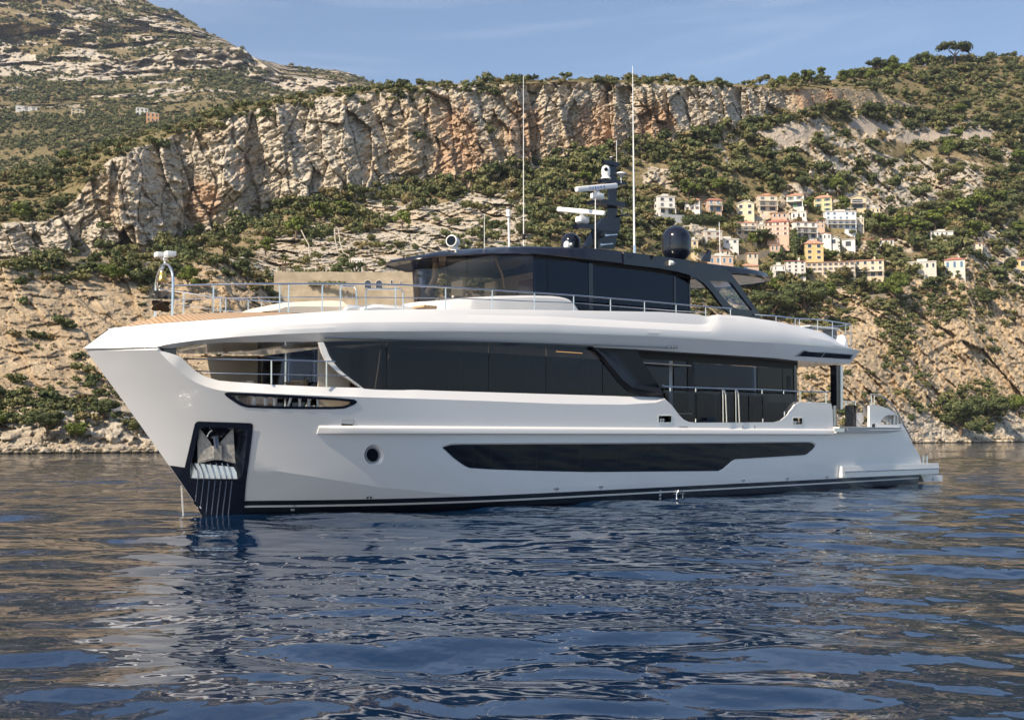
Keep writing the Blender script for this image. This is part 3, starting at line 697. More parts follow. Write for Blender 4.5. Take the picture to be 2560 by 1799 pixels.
# mooring slot with black frame and bollards behind
sd = slotP; si = inset(sd, .07)
bm = bmesh.new(); ring(bm, sd, so(.012), si, so(.012)); ring(bm, si, so(.012), si, so(-.14)); ring(bm, sd, so(-.02), sd, so(.012))
slot = bobj('mooring_slot', bm, BLACK, yacht, 30)
bm = bmesh.new(); lo = [hp(*Z1(*p)) for p in ((1000, 945), (1620, 953))]
prism(bm, [so(-.12)(lo[0][0], lo[0][1]), so(-.12)(lo[1][0], lo[1][1]), so(-.42)(lo[1][0], lo[1][1]), so(-.42)(lo[0][0], lo[0][1])], (0, 0, .035)); bobj('steel_sill', bm, CHROME, slot)
for x, w, tilt in ((1005, 9, -18), (1082, 9, 16), (1100, 8, 0), (1162, 11, 0), (1216, 11, 0), (1296, 9, 18), (1366, 9, 0), (1420, 9, 0), (1473, 8, 0)):
    bm = bmesh.new(); ty = 868 + (x - 1000) * .035; u0, z0 = hp(*Z1(x, 944)); u1, z1 = hp(*Z1(x + tilt, ty + 6)); r = w * .4216 / 85
    A0 = so(-.15)(u0, z0); A1 = so(-.15)(u1, z1)
    if tilt: tube(bm, [A0, A1], r * .8, 8)
    else: tube(bm, [A0, A0.lerp(A1, .1), A0.lerp(A1, .25), A0.lerp(A1, .7), A0.lerp(A1, .85), A1], [r * 1.15, r, r * .8, r * .8, r * 1.0, r * 1.2], 10)
    bobj('roller_fairlead', bm, mat('bright_steel', (.80, .80, .79), .35, .35), slot)
# two small fairlead ports
for P in (fair1, fair2):
    Pi = inset(P, .03); bm = bmesh.new(); ring(bm, P, so(.015), Pi, so(.015)); ring(bm, P, so(-.02), P, so(.015)); ring(bm, Pi, so(.015), Pi, so(-.12)); f_ = bobj('fairlead', bm, CHROME, yacht, 30)
    bm = bmesh.new(); patch(bm, Pi, [], so(-.30), .2); bobj('back_panel', bm, MATTE, f_)
    u0 = sum(p[0] for p in P) / len(P); z0 = min(p[1] for p in P); bm = bmesh.new()
    for du in (-.12, .0): tube(bm, [so(-.08)(u0 + du, z0 + .02), so(-.08)(u0 + du, z0 + .16)], .022, 8)
    tube(bm, [so(-.08)(u0 - .20, z0 + .11), so(-.08)(u0 + .08, z0 + .11)], .018, 8); bobj('bollard', bm, CHROME, f_)
bm = bmesh.new(); patch(bm, ventP, [], so(.006), .2); vt_ = bobj('vent_flap', bm, WHITE, yacht)
bm = bmesh.new(); q = [hp(*Z1(*p)) for p in ((1599, 1041), (1665, 1043), (1662, 1058), (1595, 1056))]; patch(bm, q, [], so(.010), .2); bobj('opening', bm, MATTE, vt_)
bm = bmesh.new(); vv = dens(ventP, .1); tube(bm, [so(.008)(*p) for p in vv], .006, 4, closed=True); bobj('gasket', bm, GREYP, vt_)
# rub rail
bm = bmesh.new(); prof = [(.0, .13), (.06, .10), (.13, .06), (.15, .0), (.15, -.09), (.12, -.11), (.0, -.11)]; rings = []
u0r, z0r = hp(792, 1082); u1r, z1r = hp(2077, 1083)
for i, u in enumerate(np.linspace(u0r, u1r, 90)):
    z = 2.37 + (2.34 - 2.37) * 0; k = min(1, .25 + i / 3)
    rings.append([bm.verts.new(Y3(u, V0(u, z + h) + o * k, z + h)) for o, h in prof])
for A_, B_ in zip(rings, rings[1:]):
    for k in range(len(prof) - 1): bm.faces.new((A_[k], A_[k + 1], B_[k + 1], B_[k]))
bm.faces.new(rings[0]); bm.faces.new(rings[-1]); mirror(bm); bobj('rub_rail', bm, WHITE, yacht, 20)

# ---- ledge under the windows / bow opening ------------------------------------------------
def Wv(u):                                              # plane of the main deck windows
    return V0(u, 3.6) - .20
open_px = [(398, 874.5), (450, 890), (471, 911), (492, 930), (517, 942.5), (547, 951), (580, 954), (677, 961), (812, 967), (903, 969), (1040, 974), (1219, 980), (1506, 988.6), (1659, 993)]
E2 = [QF(x, y, lambda u, z: V0(u, z) - .20) for x, y in open_px]
E1 = TOP[2:20]
def resample(P, n):
    P = [Vector(p) for p in P]; d = [0]
    for a, b in zip(P, P[1:]): d.append(d[-1] + (b - a).length)
    out = []
    for t in np.linspace(0, d[-1], n):
        i = min(max(int(np.searchsorted(d, t)), 1), len(P) - 1); k = (t - d[i - 1]) / max(1e-9, d[i] - d[i - 1]); out.append(P[i - 1].lerp(P[i], k))
    return out
def at_u(P, u):   # P list of (u,v,z) with u increasing
    us_ = [p[0] for p in P]; return (float(np.interp(u, us_, [p[1] for p in P])), float(np.interp(u, us_, [p[2] for p in P])))
bm = bmesh.new(); e1 = [(u, V(u, z), z) for u, z in E1]
# match by u, but keep the pinched start of both curves together
n = 120; A_ = []; B_ = []; C_ = []
for t in np.linspace(0, 1, n):
    ua = e1[0][0] + (e1[-1][0] - e1[0][0]) * t ** 1.6; ub = E2[0][0] + (E2[-1][0] - E2[0][0]) * t ** 1.6
    va, za = at_u(e1, ua); vb, zb_ = at_u(E2, ub)
    A_.append(bm.verts.new(Y3(ua, va, za))); B_.append(bm.verts.new(Y3(ub, vb, zb_))); C_.append(bm.verts.new(Y3(ub, vb - .16, zb_ - .03)))
for i in range(n - 1):
    bm.faces.new((A_[i], A_[i + 1], B_[i + 1], B_[i])); bm.faces.new((B_[i], B_[i + 1], C_[i + 1], C_[i]))
mirror(bm); bobj('bulwark_ledge', bm, WHITE, yacht, 25)

# ---- upper shell: facia, flared band, top -------------------------------------------------
vFt = [(-3.34, .0), (-3.2, .22), (-3.0, .55), (-2.7, .95), (-2.3, 1.45), (-1.9, 1.85), (-1.3, 2.25), (-.4, 2.62), (.8, 2.95), (2.2, 3.2), (4, 3.4), (7, 3.55), (11, 3.62), (20, 3.62), (24, 3.56), (27.7, 3.36), (29, 3.3)]
vTt = [(-2.70, .0), (-2.6, .3), (-2.4, .65), (-2.0, 1.08), (-1.5, 1.5), (-.8, 1.95), (0, 2.3), (1.5, 2.72), (3, 2.98), (6, 3.2), (10, 3.32), (22, 3.32), (25, 3.2), (27, 3.05), (29, 3.0)]
vF = lambda u, z=0: float(lin(u, vFt)); vT = lambda u, z=0: float(lin(u, vTt))
vK = lambda u, z=0: vT(u) + .10
vW = lambda u, z=0: max(vF(u) - .24, .01)
F1px = [(201, 872), (300, 869.5), (391, 866), (433, 858), (496, 850), (602, 841), (700, 835), (808, 831), (940, 828), (1158, 828.5), (1375, 832), (1637, 841), (1940, 858), (2040, 865), (2113, 872), (2150, 876)]
W1px = [(222, 873.5), (300, 872.5), (391, 871.5), (431, 870.5), (475, 862), (559, 856), (680, 854.5), (798, 854), (1040, 853), (1145, 856), (1367, 862), (1476, 867.5), (1593, 873), (1940, 895), (1990, 901), (2125, 910)]
T1px = [(271, 821.5), (300, 817.5), (340, 814), (361, 811), (475, 803), (600, 794), (707, 786), (842, 777), (1040, 773), (1230, 773), (1419, 775.5), (1654, 779.5), (1740, 785), (1768, 791), (1793.6, 786), (1854, 790), (1940, 803), (1968, 809), (2013, 819), (2060, 832), (2092, 849.5), (2113, 870)]
K1px = [(271, 823), (340, 817), (475, 808), (707, 793), (842, 785.5), (1040, 783), (1158, 786), (1375, 790.5), (1637, 805.7), (1745, 811), (1763, 810), (1776, 801), (1793, 790), (1854, 795), (1940, 808), (2013, 823), (2060, 836), (2092, 853), (2113, 871)]
cF = [QF(*p, vF) for p in F1px]; cW = [QF(*p, vW) for p in W1px]; cT = [QF(*p, vT) for p in T1px]; cK = [QF(*p, vK) for p in K1px]
cF[0] = (-3.34, 0.0, cF[1][2] + .01); cT[0] = (-2.70, 0.0, cT[0][2])
def incr(P):
    out = [P[0]]
    for p in P[1:]:
        if p[0] > out[-1][0] + 1e-4: out.append(p)
    return out
cF, cW, cT, cK = map(incr, (cF, cW, cT, cK))
ends = cF[-1][0]
def usm(s): # common stations, dense at the bow
    return -3.34 + (ends + 3.34) * s ** 1.35
NS = 190; shell = []
for s in np.linspace(0, 1, NS):
    u = usm(s); k = math.exp(-(u + 3.34) / 1.1); r = np.clip((u - 24.5) / (ends - 24.5), 0, 1)
    uT = u + .64 * k - r * (ends - cT[-1][0]); uW = min(u + .10 * k, cW[-1][0]) if u < 25 else min(u, cW[-1][0] + 0) - r * 0
    uW = u + .12 * k - r * (ends - cW[-1][0]); uK = uT
    zF = at_u(cF, u)[1]; zW = at_u(cW, uW)[1]; zT = at_u(cT, uT)[1]; zK = min(at_u(cK, uK)[1], zT - .01)
    F_ = Vector((u, vF(u), zF)); T_ = Vector((uT, vT(uT), zT)); K_ = Vector((uK, vK(uK), zK)); W1_ = Vector((uW, vW(uW), zW))
    # rounded flare between fold and crease
    mid = [F_.lerp(K_, t) + Vector((0, math.sin(PI * t) * .09 * min(1, vF(u)), 0)) for t in (.02, .25, .5, .75)]
    shell.append([W1_, F_] + mid + [K_, K_.lerp(T_, .5) + Vector((0, .01, 0)), T_, Vector((T_.x, max(T_.y - .22, 0), T_.z + .01))])
bm = bmesh.new(); R = [[bm.verts.new(Y3(*p)) for p in row] for row in shell]
for a, b in zip(R, R[1:]):
    for k in range(len(a) - 1):
        try: bm.faces.new((a[k], b[k], b[k + 1], a[k + 1]))
        except ValueError: pass
# stern closing face
c0 = [bm.verts.new(Y3(p.x - .02, p.y * .0, p.z)) for p in shell[-1]]
for k in range(len(c0) - 1): bm.faces.new((R[-1][k], R[-1][k + 1], c0[k + 1], c0[k]))
bmesh.ops.remove_doubles(bm, verts=bm.verts, dist=.0005)
mirror(bm); upper = bobj('upper_bulwark', bm, WHITE, yacht, 16)
# soffit over the side decks
bm = bmesh.new(); prev = None
for row in shell[::3] + [shell[-1]]:
    p = row[0]; a = bm.verts.new(Y3(p.x, p.y, p.z)); b = bm.verts.new(Y3(p.x, -p.y, p.z))
    if prev: bm.faces.new((prev[0], a, b, prev[1]))
    prev = (a, b)
bobj('soffit', bm, WHITE, yacht, 40)
# dark gap between hull and upper band at the bow
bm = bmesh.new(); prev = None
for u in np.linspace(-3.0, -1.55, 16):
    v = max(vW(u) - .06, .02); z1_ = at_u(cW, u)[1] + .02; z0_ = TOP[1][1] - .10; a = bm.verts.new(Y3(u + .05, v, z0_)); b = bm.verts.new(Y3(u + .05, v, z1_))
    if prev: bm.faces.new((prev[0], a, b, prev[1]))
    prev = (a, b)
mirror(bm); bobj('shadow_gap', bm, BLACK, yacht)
# foredeck: teak on its cambered outer part
def vM(u, z=0): return vT(u) * .52
mpx = [(345, 808), (387, 792), (430, 786), (500, 783), (585, 781), (707, 780)]
cM = incr([QF(*p, vM) for p in mpx])
bm = bmesh.new(); prev = None
for u in np.linspace(-2.45, 1.55, 40):
    vt, zt = vT(u), at_u(cT, u)[1] + .012; um = u + .25 * math.exp(-(u + 2.45)); vm_, zm = vM(um), max(at_u(cM, um)[1], zt)
    row = [bm.verts.new(Y3(u, max(vt - .10, .02), zt)), bm.verts.new(Y3(um, max(vm_, .01), zm)), bm.verts.new(Y3(um, 0, zm - .10))]
    if prev:
        for k in range(2):
            f = bm.faces.new((prev[k], row[k], row[k + 1], prev[k + 1]))
    prev = row
mirror(bm); bobj('foredeck', bm, TEAK, yacht, 30)
deck_sheet('upper_deck', 5.50, 1.5, 26.6, WHITE, .15, .05, n=50, vfun=lambda u: vT(u))

# ---- main deck windows ------------------------------------------------
wf = lambda off=0: (lambda u, z: Y3(u, Wv(u) + off, z))
def wp(px, py): u, v, z = QF(px, py, lambda u, z: Wv(u)); return (u, z)
LE = [(812, 855), (818, 868), (825, 886), (832, 898), (842, 911), (855, 925), (871, 938), (884, 948), (897, 957), (907, 966), (914, 970.5)]
zt_w = [(1040, 853), (1145, 856), (1300, 859.5), (1367, 862), (1476, 867.5)]
bot_w = [(1659, 995), (1506, 990), (1219, 981.5), (1040, 975.5)]
winM = [wp(x, y) for x, y in LE[::-1]] + [wp(x, y - 1) for x, y in zt_w] + [wp(1492, 884), wp(1545, 955), wp(1571, 978), wp(1606, 990)] + [wp(x, y) for x, y in bot_w[1:]]
# split into panes at the seams
def clip_u(P, a, b):
    def cut(P, x0, keep):
        out = []
        for i in range(len(P)):
            p, q = P[i - 1], P[i]; ip, iq = keep(p[0]), keep(q[0])
            if ip != iq: t = (x0 - p[0]) / (q[0] - p[0]); out.append((x0, p[1] + (q[1] - p[1]) * t))
            if iq: out.append(q)
        return out
    P = cut(P, a, lambda x: x >= a); return cut(P, b, lambda x: x <= b) if P else P
seams = [wp(x, 920)[0] for x in (966, 1221, 1365, 1506)]
sb = [-9] + seams + [99]
bm = bmesh.new()
I = inset(dens(winM, .2), -.03); ring(bm, dens(winM, .2), wf(.004), I, wf(.004)); ring(bm, I, wf(.004), I, wf(-.06))
mwin = bobj('window_band', bm, BLACK, yacht)
for a, b in zip(sb, sb[1:]):
    P = clip_u(winM, a + .012, b - .012)
    if len(P) > 2: bm = bmesh.new(); patch(bm, P, [], wf(0), .4); bobj('pane', bm, GLDARK, mwin)
# rooms seen dimly behind the panes
bm = bmesh.new(); Wl = []
for u in np.linspace(3.8, 16.5, 10): Wl.append(u)
box(bm, 3.9, 17.0, -2.35, -2.30, 3.2, 4.75); box(bm, 3.9, 17.2, -3.2, 2.6, 3.0, 3.03); box(bm, 3.9, 17.2, -3.2, 2.6, 4.74, 4.77); box(bm, 3.9, 3.95, -3.25, 2.6, 3.0, 4.77)
for u in (6.3, 9.1, 11.6, 14.4): box(bm, u, u + .06, -3.2, -1.4, 3.03, 4.74)
bobj('saloon', bm, BEIGE, yacht)
bm = bmesh.new()
for px0, px1 in ((1156, 1164), (1318, 1334), (1476, 1484), (978, 984)):
    u0, z0 = wp(px0, 900); u1, z1 = wp(px1, 900); box(bm, u0, u1, -Wv(u0) + .15, -Wv(u0) + .19, 3.62, 4.62)
for px0, px1, y0, y1 in ((978, 1155, 866, 888), (1390, 1455, 893, 912), (1390, 1455, 958, 968)):
    u0, z0 = wp(px0, y0); u1, z1 = wp(px1, y1); box(bm, u0, u1, -Wv(u0) + .17, -Wv(u0) + .20, z1, z0)
bobj('blind', bm, CUSH, yacht)
bm = bmesh.new(); u0, z0 = wp(1390, 878); u1, z1 = wp(1456, 881.5); box(bm, u0, u1, -Wv(u0) - .002, -Wv(u0) + .01, z0 - .012, z0 + .006)
lampm = mat('warm_lamp', (.6, .35, .12), .5); lampm.node_tree.nodes['Principled BSDF'].inputs['Emission Color'].default_value = (1, .5, .15, 1); lampm.node_tree.nodes['Principled BSDF'].inputs['Emission Strength'].default_value = .55
bobj('strip_light', bm, lampm, mwin)
# pale pillar at the forward end of the windows
bm = bmesh.new(); pl = [(798, 855), (806, 880), (818, 905), (838, 925), (858, 938), (880, 952), (903, 969), (914, 970.5)] + [(x, y) for x, y in LE[::-1][1:]]
Pp = [wp(x, y) for x, y in pl]; patch(bm, Pp, [], wf(-.01), .2, bd=.1); bmesh.ops.solidify(bm, geom=bm.faces[:], thickness=.14); mirror(bm)
bobj('window_pillar', bm, WHITE, yacht, 30)
# fluted black wing at the aft end of the windows
FL = [(1476, 869), (1493, 886), (1545, 955), (1571, 978), (1606, 989.5), (1659, 993), (1672, 1008), (1648, 962), (1598, 885), (1590, 874), (1540, 871)]
cx_ = [(1500, 878), (1536, 920), (1556, 944), (1580, 960), (1650, 966)]
bm = bmesh.new()
lineA = [QF(x, y, lambda u, z: Wv(u) + .02) for x, y in ((1476, 868.5), (1493, 886), (1519, 920), (1545, 955), (1571, 978), (1606, 990), (1662, 993.5))]
lineB = [QF(x, y, lambda u, z: Wv(u) + .16) for x, y in ((1482, 869), (1508, 890), (1535, 922), (1558, 950), (1580, 967), (1610, 974), (1656, 982))]
lineC = [QF(x, y, lambda u, z: Wv(u) - .06) for x, y in ((1495, 870), (1525, 884), (1550, 905), (1570, 935), (1588, 955), (1614, 964), (1650, 968))]
lineD = [QF(x, y, lambda u, z: Wv(u) - .02) for x, y in ((1560, 872), (1588, 874), (1596, 884), (1608, 905), (1626, 932), (1638, 950), (1647, 964))]
prev = None
for k in range(len(lineA)):
    row = [bm.verts.new(Y3(*p)) for p in (lineA[k], lineB[k], lineC[k], lineD[k])]
    if prev:
        for j in range(3): bm.faces.new((prev[j], row[j], row[j + 1], prev[j + 1]))
    prev = row
bmesh.ops.subdivide_edges(bm, edges=bm.edges[:], cuts=3, use_grid_fill=True, smooth=.6)
bmesh.ops.solidify(bm, geom=bm.faces[:], thickness=.05)
bobj('side_wing', bm, mat('satin_black', (.010, .012, .018), .35, spec=.25), yacht, 40)

# ---- balcony: glazed wall inboard, tinted balustrade, rails ----
BV = 2.75
def bp_(px, py, v=BV): return Q(px, py, v)
zc = at_u(cW, 20)[1]
bm = bmesh.new()
ub0 = 13.6; ub1 = bp_(1993, 950)[0]
for a, b, m_ in ((1598, 1668, 0),):
    pass
def wall_piece(name, pa, pb, m_, zlo=2.55, zhi=None, v=BV, th=.05, par=yacht):
    ua = bp_(pa, 950, v)[0]; ub = bp_(pb, 950, v)[0]; bm = bmesh.new(); zh = zhi or (at_u(cW, (ua + ub) / 2)[1] + .02)
    box(bm, ua, ub, -v, -v + th, zlo, zh); return bobj(name, bm, m_, par)
zgl = 4.93
wall_piece('bulkhead', 1560, 1995, MATTE, 4.93, 5.45)
gw = wall_piece('balcony_door', 1685, 1737, GLSIDE, 2.55, 4.93)
wall_piece('door_post', 1673, 1681, GREYP, 2.55, 4.93); wall_piece('door_post', 1686, 1697, CUSH, 2.55, 4.93, BV - .3); wall_piece('door_post', 1720, 1733, MATTE, 2.55, 4.95, BV + .03)
wall_piece('glazed_panel', 1560, 1672, GLSIDE, 2.55, 4.93); wall_piece('glazed_panel', 1733, 1892, GLSIDE, 2.55, 4.90); 
wall_piece('dark_panel', 1893.5, 1955, DARKGL, 2.55, 4.92)
dr = wall_piece('service_door', 1956.5, 1984, DARKGL, 2.55, 4.92)
bm = bmesh.new(); ua = bp_(1984, 950)[0]; ub = bp_(1991, 950)[0]; box(bm, ua, ub, -BV - .03, BV + .03, 2.55, 5.05); bobj('aft_bulkhead', bm, BLACK, yacht)
wall_piece('door_slot', 1968, 1977, MATTE, 4.05, 4.62, BV + .012, .01, dr)
bm = bmesh.new(); box(bm, 14.5, ub1, 1.4, 1.44, 2.5, 4.9); box(bm, 14.5, 14.55, -BV + .1, 1.4, 2.5, 4.9); box(bm, 18.6, 18.66, -.8, 1.4, 2.5, 4.9); bobj('saloon_lining', bm, BEIGE, yacht)
bm = bmesh.new()
for px0, px1 in ((1620, 1628), (1742, 1752), (1762, 1812), (1860, 1880)):
    a = bp_(px0, 900); b = bp_(px1, 900); box(bm, a[0], b[0], -BV + .25, -BV + .28, 2.6, 4.75)
bobj('curtain', bm, CUSH, yacht)
# balustrade glass on the hull edge
BGv = lambda u, z=0: V0(u, 3.0) - .05
gl_px = [(1668, 998), (1663, 985), (1664, 975.5), (1890, 982), (1995, 988), (1995, 1003), (1988, 1008), (1978, 1022), (1966, 1037), (1951, 1049), (1937, 1054), (1740, 1054.5), (1722, 1052), (1709, 1046), (1698, 1035), (1680, 1011)]
gP = [(lambda q: (q[0], q[2]))(QF(x, y, BGv)) for x, y in gl_px]
bal = empty('balustrade', (0, 0, 0)); bal.parent = yacht
for a, b in ((0, 1739), (1741, 1835), (1837.5, 1870), (1872, 1905), (1907, 1999)):
    ua = QF(a, 1000, BGv)[0] if a else -50; ub = QF(b, 1000, BGv)[0]
    P = clip_u(gP, ua, ub)
    if len(P) > 2:
        bm = bmesh.new(); patch(bm, P, [], lambda u, z: Y3(u, BGv(u), z), .4); bobj('glass_panel', bm, GLBAL, bal)
def rail_pts(pxs, vf): return [Y3(*QF(x, y, vf)) for x, y in pxs]
bm = bmesh.new(); tube(bm, rail_pts([(1655, 963), (1664, 966), (1735, 968.5), (1810, 971), (1902, 973), (1990, 977.5), (2073, 979.5)], BGv), .024, 8); bobj('handrail', bm, CHROME, bal)
for x, y0, y1 in ((1675, 968, 978), (1739, 970, 979), (1905, 973, 984), (1959, 975, 984), (1739, 1046, 1055), (1907, 1046, 1056), (1961, 1028, 1040), (2000, 979, 1005), (2065, 980, 1008)):
    bm = bmesh.new(); tube(bm, rail_pts([(x, y0), (x, y1)], BGv), .022, 8); bobj('stanchion', bm, CHROME, bal)
for x in (1807, 1839):
    bm = bmesh.new(); tube(bm, rail_pts([(x, 973), (x + 1, 1055)], BGv), .02, 8); bobj('gate_post', bm, CHROME, bal)
    g2 = lambda u, z=0: BGv(u) + .10
    bm = bmesh.new(); tube(bm, rail_pts([(x - 2, 973), (x + 3, 976), (x + 7, 985), (x + 9.5, 1055)], g2), .026, 8); bobj('grab_bar', bm, CHROME, bal)
# slim handrail groove along the facia
bm = bmesh.new(); gpx = [(811, 843), (822, 843), (900, 845), (1040, 848), (1145, 849), (1375, 857), (1600, 865), (1690, 868.5)]
gv = lambda u, z=0: vF(u) - .115
tube(bm, rail_pts(gpx, gv), .028, 6); bobj('facia_handrail', bm, GREYP, yacht)
bm = bmesh.new()
for x in (1670, 1678, 1685, 1692): p = rail_pts([(x, 866.5)], gv)[0]; lathe(bm, [(0, -.05), (.05, -.04), (.06, .0), (.04, .04), (0, .05)], p - Vector((0, .02, 0)), 8)
bobj('deck_lights', bm, GREYP, yacht)
# louvre window at the aft end of the band
bm = bmesh.new(); fv = lambda u, z: at_u(cF, u)
def fac(px, py):
    lo = QF(px, py, lambda u, z: vW(u) + (vF(u) - vW(u)) * min(1, max(0, (z - at_u(cW, min(u, cW[-1][0]))[1]) / max(.05, at_u(cF, u)[1] - at_u(cW, min(u, cW[-1][0]))[1]))) + .012)
    return Y3(*lo)
louv = [fac(*Z4(*p)) for p in ((1108, 652), (1165, 612), (1495, 640), (1478, 672))]
prism(bm, louv, Y3(0, -.01, 0)); lo_ = bobj('aft_louvre', bm, GREYP, yacht)
for q in (((1135, 650), (1172, 619), (1302, 630), (1280, 659)), ((1286, 659), (1308, 630), (1484, 643), (1468, 668))):
    bm = bmesh.new(); prism(bm, [fac(*Z4(*p)) + Y3(0, .008, 0) for p in q], Y3(0, -.01, 0)); bobj('pane', bm, DARKGL, lo_)
# ------------------------------------------------------------------ yacht: bow lounge seen through the side opening
bm = bmesh.new(); UB = 2.75
box(bm, UB, UB + .05, 2.15, 3.3, 2.52, 4.75); bobj('lounge_wall', bm, BEIGE, yacht)
bm = bmesh.new(); prism(bm, [Y3(1.75, -3.05, 2.52), Y3(UB, -2.2, 2.52), Y3(UB, -2.2, 4.75), Y3(1.45, -3.05, 4.72)], (.06, 0, 0)); bobj('lounge_wall', bm, BEIGE, yacht)
ld = empty('lounge_doors', (0, 0, 0)); ld.parent = yacht
for a, b, m_ in ((-2.2, -1.95, MATTE), (-1.93, -.35, GLSIDE), (-.33, -.22, CHROME), (-.20, 1.35, GLSIDE), (1.37, 2.5, GLSIDE)):
    bm = bmesh.new(); box(bm, UB, UB + .04, -b, -a, 2.56, 4.72); bobj('door_leaf' if m_ is GLSIDE else 'door_frame', bm, m_, ld)
bm = bmesh.new(); box(bm, 3.7, 3.74, -2.4, 2.4, 2.5, 4.75); bobj('inner_partition', bm, WOOD, yacht)
bm = bmesh.new(); box(bm, UB - .07, UB - .04, 1.1, 1.16, 3.1, 3.75); bobj('door_handle', bm, CHROME, ld)
# side steps by the pillar
for k in range(5):
    bm = bmesh.new(); u0 = 1.95 + k * .16; box(bm, u0, u0 + .26, -2.62, -2.15, 2.75 + k * .27, 2.79 + k * .27, 0, .01); bobj('stair_tread', bm, STEEL, yacht)
bm = bmesh.new(); tube(bm, [Y3(1.85, 2.6, 2.9), Y3(2.7, 2.6, 4.3)], .03, 8); bobj('stair_stringer', bm, STEEL, yacht)
bm = bmesh.new(); box(bm, 2.2, 3.2, -2.75, -2.70, 2.9, 4.7); bobj('stair_side', bm, BEIGE, yacht)
orv = lambda u, z=0: V0(u, 3.5) - .12
orl = empty('bow_opening_rail', (0, 0, 0)); orl.parent = yacht
for y0, y1, x0, x1 in ((896.5, 903, 463, 838), (932, 939, 508, 868)):
    bm = bmesh.new(); tube(bm, [Y3(*QF(x0 + (x1 - x0) * t, y0 + (y1 - y0) * t, orv)) for t in np.linspace(0, 1, 14)], .020 if y0 < 900 else .014, 8); mirror(bm); bobj('handrail', bm, CHROME, orl)
for x, y1 in ((678.5, 960), (816, 967.5)):
    bm = bmesh.new(); tube(bm, [Y3(*QF(x, 901, orv)), Y3(*QF(x, y1, orv))], .02, 8); mirror(bm); bobj('stanchion', bm, CHROME, orl)

deck_sheet('lounge_sole', 2.86, -.8, 2.74, TEAK, .25)
# sofa and rattan chairs (loose furniture stays top level)
def put(o, u, v, z, rz=0.0):
    p = OY + AX * u + NX * v; o.location = (p.x, p.y, z); o.rotation_euler = (0, 0, math.atan2(AX.y, AX.x) + rz)
sofa = empty('lounge_sofa'); tag(sofa, 'cream sofa with low back behind the bow rail, under the overhang', 'sofa')
bm = bmesh.new(); box(bm, -.45, .45, -1.1, 1.1, .12, .42, 0, .04); bobj('seat_base', bm, CUSH, sofa)
bm = bmesh.new(); box(bm, -.5, -.28, -1.15, 1.15, .42, .86, 0, .06); bobj('backrest', bm, CUSH, sofa)
for s in (-1, 1): bm = bmesh.new(); box(bm, -.42, .42, s * 1.12 - .09, s * 1.12 + .09, .2, .62, 0, .04); bobj('armrest', bm, CUSH, sofa)
put(sofa, 1.15, .35, 2.89)
RATTAN = mat('rattan', (.34, .25, .15), .8)
def rattan_chair(label, u, v, rz):
    c = empty('rattan_chair'); tag(c, label, 'chair')
    bm = bmesh.new(); box(bm, -.26, .26, -.27, .27, .40, .47, 0, .03); bobj('seat', bm, CUSH, c)
    bm = bmesh.new()
    for k in range(13):
        a = -1.25 + 2.5 * k / 12; tube(bm, [(-.27 * math.cos(a), .30 * math.sin(a), .42), (-.33 * math.cos(a) - .02, .34 * math.sin(a + .08), .68), (-.36 * math.cos(a) - .02, .33 * math.sin(a), .90 - .05 * abs(math.sin(a)))], .011, 5)
    for k in range(13):
        a = -1.25 + 2.5 * k / 12; tube(bm, [(-.27 * math.cos(a), .30 * math.sin(a), .42), (-.33 * math.cos(a + .2) - .02, .34 * math.sin(a + .2), .66), (-.36 * math.cos(a + .35) - .02, .33 * math.sin(a + .35), .88)], .009, 4)
    tube(bm, [(-.36 * math.cos(a) - .02, .33 * math.sin(a), .90 - .05 * abs(math.sin(a))) for a in np.linspace(-1.3, 1.5, 15)], .02, 6); bobj('backrest', bm, RATTAN, c, 60)
    for sx in (-1, 1):
        for sy in (-1, 1): bm = bmesh.new(); tube(bm, [(sx * .22, sy * .22, .42), (sx * .26, sy * .26, 0)], .016, 6); bobj('leg', bm, MATTE, c)
    put(c, u, v, 2.89, rz); return c
rattan_chair('rattan chair with round woven back, right of the post in the bow lounge', 2.0, 1.75, 2.3)
rattan_chair('rattan chair half hidden behind the cream sofa in the bow lounge', 2.15, .75, 2.6)
tb = empty('lounge_table'); tag(tb, 'small dark table standing among the chairs of the bow lounge', 'table')
bm = bmesh.new(); lathe(bm, [(0, .60), (.45, .60), (.46, .63), (0, .64)], (0, 0, 0), 20); bobj('table_top', bm, WOOD, tb)
bm = bmesh.new(); lathe(bm, [(.22, 0), (.2, .03), (.04, .06), (.04, .6)], (0, 0, 0), 14); bobj('pedestal', bm, MATTE, tb); put(tb, 2.1, 1.25, 2.85)

# ------------------------------------------------------------------ foredeck: arch, bell, horn lamps, anchor balls
arch = empty('bell_arch', (0, 0, 0)); arch.parent = yacht
L0 = QU(388, 790, -1.28); R0 = QU(431, 784, -1.28); TP = QU(407, 662, -1.28)
bm = bmesh.new(); pts = []
vl, vr = L0[1], R0[1]; zb0, zb1 = L0[2] - .1, R0[2] - .1; vc = (vl + vr) / 2; rr_ = (vr - vl) / 2; zt = TP[2] - rr_
pts = [Y3(-1.28, vl, zb0)] + [Y3(-1.28, vc - rr_ * math.cos(a), zt + rr_ * math.sin(a)) for a in np.linspace(0, PI, 22)] + [Y3(-1.28, vr, zb1)]
tube(bm, pts, .036, 10); bobj('hoop', bm, CHROME, arch)
cb = Y3(*QU(406, 705, -1.28))
s_ = .30 / 17 * 1.0
bm = bmesh.new(); lathe(bm, [(.0, .0), (.165, .0), (.175, .012), (.15, .05), (.12, .12), (.10, .22), (.098, .27), (.085, .30), (.03, .315), (0, .32)], cb, 28); bell = bobj('bell', bm, BRASS, arch)
